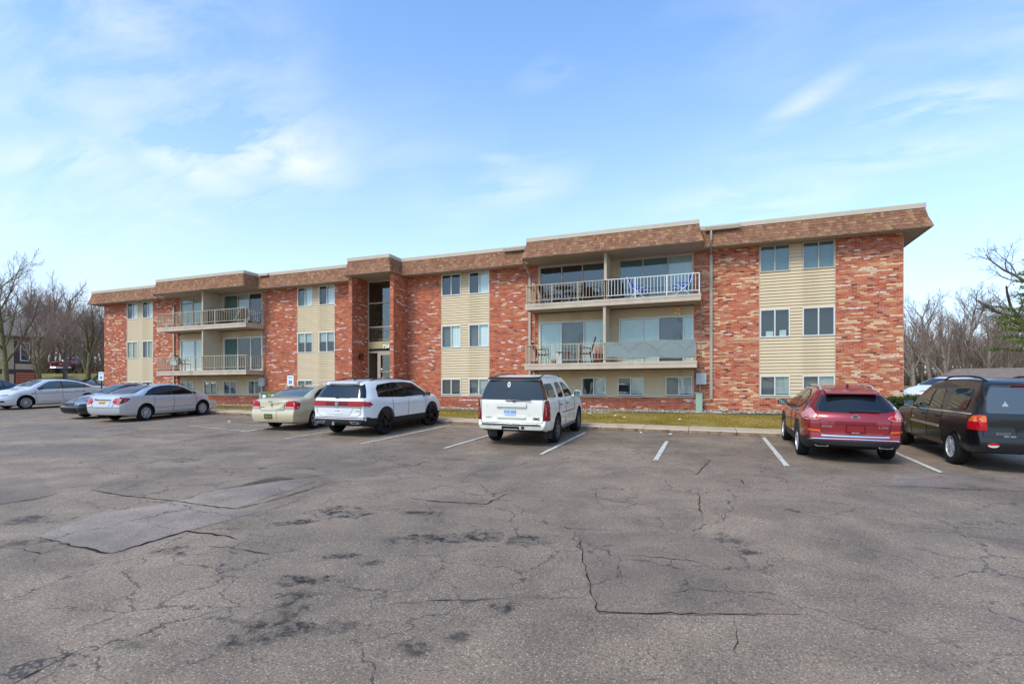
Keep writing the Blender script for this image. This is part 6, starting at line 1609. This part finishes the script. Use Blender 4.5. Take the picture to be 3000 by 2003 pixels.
c.patch('grille','front', rnd_poly([(-.45,.58),(.45,.58),(.50,.74),(-.50,.74)],.04), M_PLAST, .01); c.both('bumper_vent','front', rnd_poly([(.45,.38),(.85,.40),(.85,.48),(.5,.48)],.03), M_PLAST, .01)
c.seam('side',[(1.4,.86),(2.6,.83),(3.9,.80)],.022,mat('moulding_grey','5c6268',.4),'side_moulding'); c.patch('fender_vent','L', [(3.78,.80),(4.02,.79),(4.02,.82),(3.80,.84)], M_ALLOYG, .012)
for x in (1.50,2.54,3.78): c.seam('side',[(x-.07,.34),(x,.62),(x,1.0)])
c.handle((1.84,2.84),.91,M_CHROME); c.mirror_part(3.60,1.02,M_PLAST); c.seam('side',[(1.6,.40),(3.7,.38)],.03,M_CHROME,'sill_strip')
c.place(-34.6,19.2,math.radians(-90))
# ---- dark sedan nose out behind the silver one
P_NAVY = paint('paint_navy','14171f',.3,.28)
sp = sedan_spec(4.85,1.83,1.455,2.795,1.12, tyre=.33, rim=.225, wheel=('double',5,M_ALLOY))
c = Car('parked_car','dark navy sedan parked nose out, half hidden behind the silver sedan', sp, P_NAVY)
sedan_glass(c, sedan_dlo(4.85,1.455), (1.50,2.35), trap(.80,.6,1.66,.49), trap(3.08,.50,3.68,.66))
c.patch('grille','front', rnd_poly([(-.46,.58),(0,.55),(.46,.58),(.46,.68),(0,.66),(-.46,.68)],.03), M_PLAST, .012); c.patch('lower_grille','front', rnd_poly([(-.62,.30),(.62,.30),(.56,.48),(-.56,.48)],.05), M_UNDER, .01)
c.both('headlamp','front', rnd_poly([(.48,.60),(.84,.66),(.84,.74),(.52,.69)],.03), M_HEAD, .014); c.both('headlamp','side', rnd_poly([(4.36,.70),(4.62,.62),(4.6,.70),(4.42,.77)],.03), M_HEAD, .01)
t = MB(); p = c.hit('front',0,.62)[0]; t.lathe([(0,.0),(.05,0),(.05,.02),(0,.02)],'x',(p.x+.005,0,.63),14); t.build('emblem', M_LREDD, c.root)
c.patch('chrome_strip','front',[(-.46,.685),(0,.665),(.46,.685),(.46,.695),(0,.675),(-.46,.695)], M_CHROME, .014); c.patch('bumper_lip','front',[(-.7,.245),(.7,.245),(.7,.275),(-.7,.275)], M_ALLOYG, .02)
c.mirror_part(3.38,.98); c.handle((1.74,2.62),.87)
c.place(-24.55,17.2,math.radians(-95))
# ---- blue car at the left edge
P_BLU = paint('paint_blue','2c3f6e',.4,.3)
sp = sedan_spec(4.6,1.80,1.60,2.70,1.02, tyre=.325)
c = Car('parked_car','dark blue car beyond the pale silver sedan at the left edge', sp, P_BLU)
sedan_glass(c, sedan_dlo(4.6,1.60), (1.45,2.2), trap(.78,.6,1.6,.49), trap(2.94,.50,3.50,.66), M_CGLASSL)
c.mirror_part(3.2,.98); c.handle((1.66,2.5),.87)
c.both('headlamp','side', rnd_poly([(4.0,.70),(4.4,.62),(4.36,.74),(4.04,.82)],.03), M_HEAD, .008); c.both('tail_lamp','rear', rnd_poly([(.5,.8),(.85,.8),(.85,.96),(.55,.94)],.03), M_LRED, .012)
c.place(-39.9,18.3,math.radians(-90))
# ---- dark car roof showing above the pale sedan
sp = sedan_spec(4.7,1.80,1.46,2.70,1.05)
c = Car('parked_car','black car whose roof shows behind the pale silver sedan', sp, P_BLK)
sedan_glass(c, sedan_dlo(4.7,1.46), (1.45,2.25), trap(.78,.6,1.6,.49), trap(3.0,.50,3.56,.66)); c.mirror_part(3.3,.98)
c.both('tail_lamp','rear', rnd_poly([(.5,.8),(.85,.8),(.85,.96),(.55,.94)],.03), M_LRED, .012); c.both('headlamp','side', rnd_poly([(4.1,.70),(4.5,.62),(4.46,.74),(4.14,.82)],.03), M_HEAD, .008)
c.place(-43.5,25.0,math.radians(200))
# ---- white car behind the building at the right
sp = dict(cat='car', L=4.6, W=1.84, H=1.66, WB=2.66, oh=.95, tyre=.34, rim=.23, roofw=.60, wheel=('spoke',5,M_ALLOY),
    top=[(0,1.3),(.1,1.48),(.5,1.6),(1.6,1.66),(2.3,1.64),(2.7,1.54),(3.5,1.12),(3.7,1.06),(4.3,.96),(4.6,.78)], belt=[(0,1.02),(2,1.0),(3.4,.98),(4.2,.88),(4.6,.7)], bot=[(0,.3),(.4,.24),(4.2,.22),(4.6,.28)],
    rear=[(.3,.08),(.5,0),(1.0,.04),(1.3,.2),(1.66,.4)], front=[(.25,.1),(.4,0),(.6,0),(.8,.1),(1,.25)], clad=.3)
c = Car('parked_suv','white crossover parked beyond the right corner of the building', sp, P_WHT, 'cars parked beyond the building')
sedan_glass(c, [(.6,1.06),(.7,1.36),(1.6,1.53),(2.3,1.53),(2.7,1.42),(3.36,1.06)], (1.3,2.1), None, trap(2.66,.54,3.46,.72), None, None); c.rails(.6,2.3,.52,M_PLAST,.018,.05); c.mirror_part(3.05,1.06)
c.both('headlamp','side', rnd_poly([(3.95,.82),(4.38,.74),(4.36,.82),(4.0,.9)],.03), M_CGLASS, .01); c.both('headlamp','front', rnd_poly([(.5,.74),(.84,.76),(.84,.84),(.55,.82)],.03), M_HEAD, .012); c.handle((1.6,2.4),.92)
c.place(15.0,40.6,math.radians(207))
# ---- dark red pickup on the rise
P_MAR = paint('paint_maroon','5a1420',.3,.4)
sp = dict(cat='truck', L=5.8, W=2.0, H=1.88, WB=3.64, oh=1.2, tyre=.40, rim=.26, roofw=.64, wheel=('spoke',6,M_ALLOY), tw=.26,
    top=[(0,1.30),(.05,1.34),(1.95,1.34),(2.0,1.36),(2.06,1.70),(2.2,1.84),(2.8,1.88),(3.5,1.85),(3.75,1.74),(4.25,1.34),(4.4,1.28),(5.2,1.22),(5.6,1.12),(5.8,1.0)], belt=[(0,1.28),(2,1.28),(4.2,1.2),(5.2,1.12),(5.8,.95)], bot=[(0,.5),(5.8,.45)],
    rear=[(.4,.1),(.5,0),(.7,0),(.72,.08),(1.4,.1)], front=[(.4,.08),(.5,0),(1,.02),(1.2,.15)], rcorner=(.2,.04), fcorner=(.6,.1), clad=.55, rwarp=.8)
c = Car('pickup_truck','dark red pickup truck parked on the grassy rise at the left', sp, P_MAR, 'vehicles on the rise')
c.both('tail_lamp','rear', rnd_poly([(.80,.86),(.97,.86),(.97,1.24),(.84,1.24)],.03), M_LRED, .02); c.patch('rear_bumper','rear',[(-.98,.56),(.98,.56),(.98,.70),(.5,.70),(.45,.66),(-.45,.66),(-.5,.70),(-.98,.70)], M_CHROME, .03); c.plate(0,.62,M_PLW,'CKP 510',M_INK,'rear',.06)
t = MB(); p = c.hit('rear',0,1.05)[0]; t.prism([(-.16,1.03),(-.06,1.03),(-.06,1.0),(.06,1.0),(.06,1.03),(.16,1.03),(.16,1.09),(.06,1.09),(.06,1.12),(-.06,1.12),(-.06,1.09),(-.16,1.09)], p.x-.015, p.x+.01, 'yz'); t.build('emblem', M_PLY, c.root)
for q in ([(2.25,1.33),(2.30,1.70),(2.95,1.72),(3.0,1.32)],[(3.08,1.31),(3.04,1.72),(3.45,1.70),(3.98,1.30)]): c.both('side_window','side', rnd_poly(q,.05), M_CGLASS, .005)
c.patch('rear_window','rear', rnd_poly([(-.6,1.42),(.6,1.42),(.55,1.72),(-.55,1.72)],.05), M_CGLASS, .01); c.patch('windscreen','top', rnd_poly(trap(3.65,.6,4.15,.74),.05), M_CGLASS, .004)
c.mirror_part(3.9,1.3); c.seam('rear',[(-.80,1.28),(-.80,.74),(.80,.74),(.80,1.28)],.02)
c.place(*(-68.0,36.6),math.radians(128),None,terrain_z)

# ================================================================== hedges
def leaf_mats(pref, cols): return [mat(pref+str(i), c, .75, spec=.25) for i, c in enumerate(cols)]
M_HEDGE = leaf_mats('hedge_leaf_', ('2c3a12','3c4a18','4d5620','24300f'))
def hedge(x0, x1, y0, y1, z0, z1, lab, n, seed):
    o = empty('hedge', ((x0+x1)/2,(y0+y1)/2,z0)); tag(o, lab, 'hedge')
    r = random.Random(seed); t = MB(); cx, cy = (x0+x1)/2, (y0+y1)/2
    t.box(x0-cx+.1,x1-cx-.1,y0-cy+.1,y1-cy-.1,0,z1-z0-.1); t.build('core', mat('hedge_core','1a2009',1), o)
    t = MB()
    for i in range(n):
        X, Y, Z = r.uniform(x0,x1)-cx, r.uniform(y0,y1)-cy, r.uniform(0,z1-z0)
        f = r.random()
        if f < .45: Y = y0-cy+r.gauss(.06,.05)
        elif f < .85: Z = z1-z0+r.gauss(-.05,.05)+.04*math.sin(X*2.2)
        d = Vector((r.gauss(0,1),r.gauss(0,1)-.3,r.gauss(0,1)+.5)).normalized(); e = d.orthogonal().normalized(); L = r.uniform(.03,.07); P = Vector((X,Y,Z))
        t.add([P-e*L*.4,P+d*L,P+e*L*.4,P-d*L*.3], [(0,1,2,3)], r.randint(0,3))
    t.build('foliage', M_HEDGE, o)
hedge(4.6, 7.0, 21.2, 22.2, .85, 1.72, 'clipped green hedge at the right corner of the brick building', 9000, 1)
hedge(7.0, 7.9, 21.3, 27, .85, 1.78, 'clipped green hedge running back along the building side', 6000, 2)
hedge(-35.5, -31.2, 21.0, 22.1, 1.0, 1.72, 'dark clipped hedge at the left foot of the building', 7000, 3)
hedge(-39.8, -38.4, 20.8, 22.4, 1.0, 2.05, 'dark green bush beside the left corner of the building', 5000, 4)

# ================================================================== trees
def grow(seed, H, r0, style):
    """bare branching: returns list of (points, radii, level)"""
    R = random.Random(seed); out = []
    def branch(p, d, L, r, lev):
        n = max(3, int(L/ (.35 if lev else .6))); n = min(n, 9)
        pts, rad = [p.copy()], [r]; dd = d.copy(); q = p.copy()
        endr = r*(.55 if lev == 0 else .3)
        for i in range(n):
            w = style['wob']*(1 if lev else .35)
            dd = (dd + Vector((R.gauss(0,w),R.gauss(0,w),R.gauss(0,w)+style['up']*(1 if lev else .2)))).normalized()
            q = q + dd*(L/n); pts.append(q.copy()); rad.append(r+(endr-r)*(i+1)/n)
        out.append((pts, rad, lev))
        if lev >= style['lev']: return
        k = style['kids'][lev]
        for c in range(k):
            f = style['first'][lev] + (1-style['first'][lev])*((c+R.random()*.8)/k)
            f = min(f, .99); idx = f*n; i0 = int(idx); bp = pts[i0].lerp(pts[min(i0+1,n)], idx-i0)
            base = (pts[min(i0+1,n)]-pts[i0]).normalized()
            ax = base.orthogonal().normalized(); ax = Matrix.Rotation(c*2.4+R.uniform(-.5,.5),3,base) @ ax
            ang = style['ang'][lev]*R.uniform(.75,1.2)
            nd = (Matrix.Rotation(ang,3,ax) @ base).normalized()
            rr = (r+(endr-r)*f)*style['thin'][lev]*R.uniform(.8,1.1)
            branch(bp, nd, L*style['len'][lev]*(1.15-.55*f)*R.uniform(.75,1.15), max(rr,.007), lev+1)
    branch(Vector((0,0,-.15)), Vector((R.gauss(0,.03),R.gauss(0,.03),1)).normalized(), H*style['trunk'], r0, 0)
    return out
ST_TALL = dict(lev=4, kids=(12,8,7,5), first=(.30,.18,.15,.1), ang=(.72,.6,.6,.65), len=(.62,.50,.48,.5), thin=(.5,.55,.55,.6), trunk=.88, wob=.075, up=.07)
ST_FORK = dict(lev=4, kids=(8,7,7,5), first=(.16,.2,.15,.1), ang=(.55,.6,.65,.7), len=(.85,.55,.5,.5), thin=(.65,.55,.55,.6), trunk=.62, wob=.085, up=.05)
ST_OAK = dict(lev=5, kids=(7,6,6,5,4), first=(.35,.2,.15,.1,.1), ang=(1.0,.75,.75,.7,.7), len=(.95,.6,.52,.5,.5), thin=(.6,.6,.6,.6,.65), trunk=.55, wob=.16, up=.035)
ST_WOOD = dict(lev=3, kids=(11,10,9), first=(.25,.12,.1), ang=(.6,.65,.7), len=(.55,.5,.5), thin=(.5,.55,.6), trunk=.85, wob=.1, up=.08)
M_BARK_O = mat('bark_olive','77704f',.95,spec=.1,var=.3,vscale=6,bump=.6,bscale=25); M_BARK_G = mat('bark_grey','85776a',.95,spec=.1,var=.25,vscale=5,bump=.5,bscale=25)
M_TWIG = mat('twig_brown','7c6b5f',.95,spec=.1); M_TWIGR = mat('twig_reddish','8a7468',.95,spec=.1); M_BARK_D = mat('bark_dark','5f5347',.95,spec=.1,var=.2,vscale=5)  # twig colours made paler to stand in for distance haze
def tubes(mb, br, pred, xf=lambda p: p, rs=1.0, lowpoly=False):
    for pts, rad, lev in br:
        if not pred(lev): continue
        n = (8,6,4,3,3,3)[lev] if not lowpoly else (5,4,3,3,3)[lev]
        if lev >= 3 and len(pts) > 4: pts, rad = pts[::2]+([pts[-1]] if len(pts)%2==0 else []), rad[::2]+([rad[-1]] if len(rad)%2==0 else [])
        mb.tube([xf(p) for p in pts], [q*rs for q in rad], n, 0, False)
def tree(seed, loc, H, r0, style, lab, mt, mc, rz=0, name='bare_tree', group=None, minr=1.0):
    o = empty(name, loc, rz); tag(o, lab, 'tree', group)
    br = grow(seed, H, r0, style)
    t = MB(); tubes(t, br, lambda l: l <= 1); t.build('trunk', mt, o, smooth=60)
    t = MB(); tubes(t, br, lambda l: l >= 2, rs=minr); t.build('crown', mc, o, smooth=60)
    return o
def tz(x, y, dz=0): return (x, y, terrain_z(x, y)+dz)
def at(vx, dist):
    """a spot at a given bearing (in steps across the view) and distance"""
    u = (vx-1174)/1183
    return (dist*(-SA+u*CA), dist*(CA+u*SA))
tree(5, tz(*(-45.706, 21.082)), 8.9, .19, ST_TALL, 'tall bare tree with mossy trunk at the left edge behind the silver sedan', M_BARK_O, M_TWIG, 1.0)
tree(12, tz(*(-52.013, 26.167)), 8.6, .17, ST_FORK, 'bare reddish twigged tree between the brown house and the red pickup', M_BARK_O, M_TWIGR, .4)
tree(33, tz(*(-44.973, 25.644)), 8.8, .2, ST_FORK, 'bare forked tree just left of the brick building', M_BARK_O, M_TWIG, 2.2)
tree(44, tz(*(-60.6, 32.522)), 9.5, .2, ST_FORK, 'pale bare tree behind the red pickup truck', M_BARK_G, M_TWIGR, .9)
tree(9, tz(*(22.477, 48.189)), 14.5, .36, ST_OAK, 'large bare oak with spreading limbs at the right edge', M_BARK_D, M_BARK_D, 2.0, 'oak_tree')
rt = [(2095,58,9.0,21,'slim'),(2135,66,10.6,22,'tall'),(2172,60,10.8,23,'many limbed'),(2218,68,11.4,24,'broad'),(2262,62,10.6,25,'reddish'),(2318,70,11,26,'twisted')]
for vx, ds, h, sd_, wd in rt:
    tree(sd_, tz(*at(vx,ds)), h, .22, ST_FORK if sd_ % 2 else ST_TALL, wd+' bare tree behind the shed roof, '+{'slim':'nearest the building corner','tall':'second from the building corner','many limbed':'third from the building corner','broad':'fourth from the building corner','reddish':'fifth from the building corner','twisted':'farthest right before the pine'}[wd], M_BARK_G, M_TWIGR if sd_ % 2 else M_TWIG, sd_*.7, group='bare trees at the right', minr=1.25)
# far wood
protos = [grow(200+i, 11, .2, ST_WOOD) for i in range(5)]
def wood(name, spots, lab, m_):
    mb = MB(); r = random.Random(len(spots))
    for (x, y, s) in spots:
        a = r.uniform(0,6.28); ca_, sa_ = math.cos(a)*s, math.sin(a)*s; z = terrain_z(x, y)
        tubes(mb, r.choice(protos), lambda l: True, lambda p: Vector((x+p.x*ca_-p.y*sa_, y+p.x*sa_+p.y*ca_, z+p.z*s)), 1.25*s, True)
    return stuff(tag(mb.build(name, m_), lab, 'trees'))
r = random.Random(6)
sp = []
for i in range(36):
    vx = -120+i*11.8+r.uniform(-6,6); ds = r.uniform(72,112); sp.append((*at(vx,ds), r.uniform(.85,1.2)))
for i in range(30):
    vx = -60+i*11+r.uniform(-6,6); ds = r.uniform(60,72); sp.append((*at(vx,ds), r.uniform(.45,.7)))
wood('distant_wood', sp, 'hazy bare winter wood on the rise at the left', M_TWIGR)
sp = []
for i in range(60):
    vx = 2040+i*8+r.uniform(-7,7); ds = r.uniform(76,125); sp.append((*at(vx,ds), r.uniform(.75,1.05)))
for i in range(22):
    vx = 2050+i*20+r.uniform(-7,7); ds = r.uniform(66,78); sp.append((*at(vx,ds), r.uniform(.4,.6)))
wood('distant_wood', sp, 'bare winter wood behind the shed at the right', M_TWIG)
# brushy undergrowth
M_BRUSH = [mat('brush_a','6a5a4c',.95,spec=.1), mat('brush_b','7d6a52',.95,spec=.1), mat('brush_c','4f443a',.95,spec=.1)]
def brush(name, spots, lab, n, h):
    mb = MB(); r = random.Random(n)
    for i in range(n):
        x, y, rad = r.choice(spots); X, Y = x+r.gauss(0,rad), y+r.gauss(0,rad*.5); z = terrain_z(X,Y); L = h*r.uniform(.4,1.1)
        d = Vector((r.gauss(0,.45),r.gauss(0,.45),1)).normalized()*L; s = Vector((d.y,-d.x,0)).normalized()*r.uniform(.01,.03) if d.xy.length > 0 else Vector((.02,0,0))
        P = Vector((X,Y,z)); mb.add([P-s,P+s,P+d], [(0,1,2)], r.randint(0,2))
    return stuff(tag(mb.build(name, M_BRUSH), lab, 'brush'))
brush('undergrowth', [(*at(vx,ds),3.5) for vx, ds in ((-40,64),(20,66),(70,64),(120,66),(160,64),(200,62),(240,60),(280,66))], 'brown brush under the bare wood at the left', 9000, 2.6)
brush('undergrowth', [(*at(vx,ds),4) for vx, ds in ((2080,72),(2140,74),(2200,72),(2260,74),(2330,70))], 'reddish brush behind the shed at the right', 8000, 3.2)
# pine at the right edge
px_, py_ = (19.566, 41.725)
o = empty('pine_tree', tz(px_,py_)); tag(o, 'green pine reaching into the picture at the right edge', 'tree')
r = random.Random(2); t = MB(); t.tube([(0,0,-.2),(.05,0,3),(0,.1,6.5),(0,0,9.3)], [.2,.16,.09,.02], 8); t.build('trunk', M_BARK_D, o, smooth=60)
t = MB(); f = MB()
for k in range(60):
    z = 3.1+k*.104; L = (10.4-z)*.40*r.uniform(.6,1.15)+.3; a = k*2.4+r.uniform(-.4,.4); d = Vector((math.cos(a),math.sin(a),.12)); end = Vector((0,0,z))+d*L
    t.tube([(0,0,z), Vector((0,0,z))+d*L*.6, end+Vector((0,0,.12))], [.03,.02,.006], 4, 0, False)
    for c in range(int(14+L*16)):
        g = r.uniform(.35,1.05); P = Vector((0,0,z))+d*L*g+Vector((r.gauss(0,.16),r.gauss(0,.16),r.gauss(.05,.09)))
        for q in range(16):
            n_ = Vector((r.gauss(0,1)+d.x*.6,r.gauss(0,1)+d.y*.6,r.gauss(.35,.8))).normalized()*r.uniform(.10,.2); s = n_.orthogonal().normalized()*.016
            f.add([P-s,P+s,P+n_], [(0,1,2)], r.randint(0,2))
t.build('branch', M_BARK_D, o); f.build('needles', leaf_mats('pine_', ('4f6226','677834','7f8842')), o)

# ================================================================== far buildings, fence
M_SHED = mat('shed_shingle','7a6a60',.9,var=.12,vscale=2); M_TAN = mat('tan_siding','b09a80',.7,var=.05); M_BROWN = mat('brown_trim','45352e',.7); M_HROOF = mat('house_roof','6d6258',.9,var=.12,vscale=1.5)
x0, y0 = (23.204, 67.735); x1, y1 = (33.73, 66.402)
o = empty('garage_shed', (0,0,0)); tag(o, 'low shed with long brown shingled roof behind the parked cars at the right', 'shed')
a0 = Vector((x0,y0,0)); dvec = (Vector((x1,y1,0))-a0); dn = dvec.normalized(); pn = Vector((-dn.y,dn.x,0)); zg = terrain_z(x0,y0)
def shed_pt(u, v, z): q = a0+dn*u+pn*v; return (q.x,q.y,z)
Ls = dvec.length; e = 2.25; zg -= 1.15
t = MB(); t.add([shed_pt(.6,.5,zg-.3),shed_pt(Ls,.5,zg-.3),shed_pt(Ls,6,zg-.3),shed_pt(.6,6,zg-.3),shed_pt(.6,.5,zg+e),shed_pt(Ls,.5,zg+e),shed_pt(Ls,6,zg+e),shed_pt(.6,6,zg+e)], [(0,1,5,4),(1,2,6,5),(2,3,7,6),(3,0,4,7)]); t.build('wall', M_TAN, o)
for i in range(int(Ls/3.2)):
    t = MB(); u0 = 1.2+i*3.2; t.add([shed_pt(u0,.46,zg),shed_pt(u0+2.5,.46,zg),shed_pt(u0+2.5,.46,zg+2.05),shed_pt(u0,.46,zg+2.05)], [(0,1,2,3)]); t.build('garage_door', M_BLIND, o)
n_c = 7; rf = empty('roof', parent=o)
for c in range(n_c):
    f0, f1 = c/n_c, (c+1)/n_c; g = lambda f: (f*3.3, zg+e+.0+f*1.25, f*1.8)
    (v0,z0_,i0),(v1,z1_,i1) = g(f0), g(f1)
    t = MB(); t.add([shed_pt(i0,v0,z0_+.02),shed_pt(Ls,v0,z0_+.02),shed_pt(Ls,v1,z1_),shed_pt(i1,v1,z1_),shed_pt(i0,v0,z0_-.05),shed_pt(Ls,v0,z0_-.05)], [(0,1,2,3),(4,5,1,0)]); t.build('shingle_course', M_SHED, rf)
t = MB(); t.add([shed_pt(0,0,zg+e),shed_pt(1.8,3.3,zg+e+1.25),shed_pt(0,6.6,zg+e)], [(0,1,2)]); t.add([shed_pt(0,6.6,zg+e),shed_pt(1.8,3.3,zg+e+1.25),shed_pt(Ls,3.3,zg+e+1.25),shed_pt(Ls,6.6,zg+e)], [(0,1,2,3)]); t.build('roof_slope', M_SHED, rf)
# brown house at the left
hx, hy = (-57.148, 28.487); o = empty('brown_house', (hx,hy,0), math.radians(66)); tag(o, 'tan sided house with dark brown trim and brick base at the left edge', 'house')
hz = terrain_z(hx,hy)-.2
t = MB(); t.box(-14,0,0,9,hz,hz+5.35); t.build('wall', M_BROWN, o)
def hboards(xa, xb, za, zb):
    n = int((zb-za)/.16)
    for i in range(n):
        t = MB(); t.add([(xa,-.02,za+i*.16),(xb,-.02,za+i*.16),(xb,.0,za+(i+1)*.16),(xa,0,za+(i+1)*.16),(xa,0.01,za+i*.16),(xb,.01,za+i*.16)], [(0,1,2,3),(4,5,1,0)]); t.build('siding_board', M_TAN, o)
hboards(-3.35,-1.55,hz+2.35,hz+5.3); hboards(-1.45,-.12,hz+2.35,hz+2.9); hboards(-.38,-.12,hz+2.9,hz+5.3); hboards(-3.35,-1.55,hz+.3,hz+2.0); hboards(-7.5,-4.2,hz+.3,hz+2.0); hboards(-7.5,-4.2,hz+2.35,hz+5.3)
t = MB(); t.box(-1.15,-.5,-.03,.02,hz+3.1,hz+4.75); w = t.build('window', M_FRAME, o)
t = MB(); t.box(-1.08,-.57,-.035,-.031,hz+3.17,hz+4.68); t.build('pane', mat('dark_pane','30343a',.15), w)
t = MB(); t.box(-2.75,-2.35,-.25,-.021,hz+3.05,hz+3.4); a_ = t.build('air_conditioner', M_FRAME, o); t = MB(); t.box(-2.62,-2.4,-.255,-.251,hz+3.12,hz+3.3); t.build('grille', M_BROWN, a_)
for c in range(24):
    for i in range(6):
        xx = -1.4+i*.22-(.11 if c%2 else 0)
        t = MB() if c+i == 0 else None
        if t is not None: t.box(0,.205,-.03,0,0,.068); fb = [t.mesh('brick', PAL[k]) for k in (3,4,1)]
        q = link('brick', fb[(c*7+i*3)%3], o); q.location = (max(xx,-1.42), 0, hz+.2+c*.078)
rb_ = empty('roof', parent=o)
for c in range(9):
    f0, f1 = c/9, (c+1)/9
    t = MB(); t.add([(-15,-.7+f0*4.8,hz+5.3+f0*2.1),(.6-f0*.6,-.7+f0*4.8,hz+5.3+f0*2.1),(.6-f1*.6,-.7+f1*4.8,hz+5.28+f1*2.1),(-15,-.7+f1*4.8,hz+5.28+f1*2.1),(-15,-.7+f0*4.8,hz+5.18+f0*2.1),(.6-f0*.6,-.7+f0*4.8,hz+5.18+f0*2.1)], [(0,1,2,3),(4,5,1,0)]); t.build('shingle_course', M_HROOF, rb_)
# picket fence
M_FENCE = mat('fence_wood','a08a5e',.9,var=.2,vscale=4); M_FENCED = mat('fence_dark','5c5a40',.9)
fa, fb_ = Vector((*(-57.831, 28.762),0)), Vector((*(-51.163, 28.632),0)); o = empty('picket_fence'); tag(o, 'weathered wooden picket fence on the grass slope below the red pickup', 'fence')
L = (fb_-fa).length; n = int(L/.17); t = MB(); t.box(-.055,.055,-.012,.012,0,1.15); pk = t.mesh('picket', M_FENCE)
ang = math.atan2(fb_.y-fa.y, fb_.x-fa.x)
for i in range(n):
    p = fa.lerp(fb_, i/n); q = link('picket', pk, o); q.location = (p.x,p.y,terrain_z(p.x,p.y)-.05+.03*math.sin(i*3.1)); q.rotation_euler = (0,0,ang)
for k in range(7):
    p = fa.lerp(fb_, k/6); t = MB(); t.box(p.x-.06,p.x+.06,p.y+.03,p.y+.15,terrain_z(p.x,p.y)-.2,terrain_z(p.x,p.y)+1.3); t.build('post', M_FENCED, o)
for h_ in (.3,.9):
    t = MB(); t.tube([(*fa.lerp(fb_,k/6).xy, terrain_z(*fa.lerp(fb_,k/6).xy)+h_) for k in range(7)], .035, 4); t.build('rail', M_FENCE, o)
# trees across the road behind the camera, seen only as reflections in the windows
for i, (x, y, s) in enumerate(((-16,-26,11),(-3,-30,12),(9,-27,11))):
    tree(60+i, (x,y,lot_z(x,y)), s, .22, ST_FORK, 'bare tree behind the photographer, mirrored in the window glass', M_BARK_G, M_TWIG, i*1.3, group='trees behind the photographer', minr=1.4)
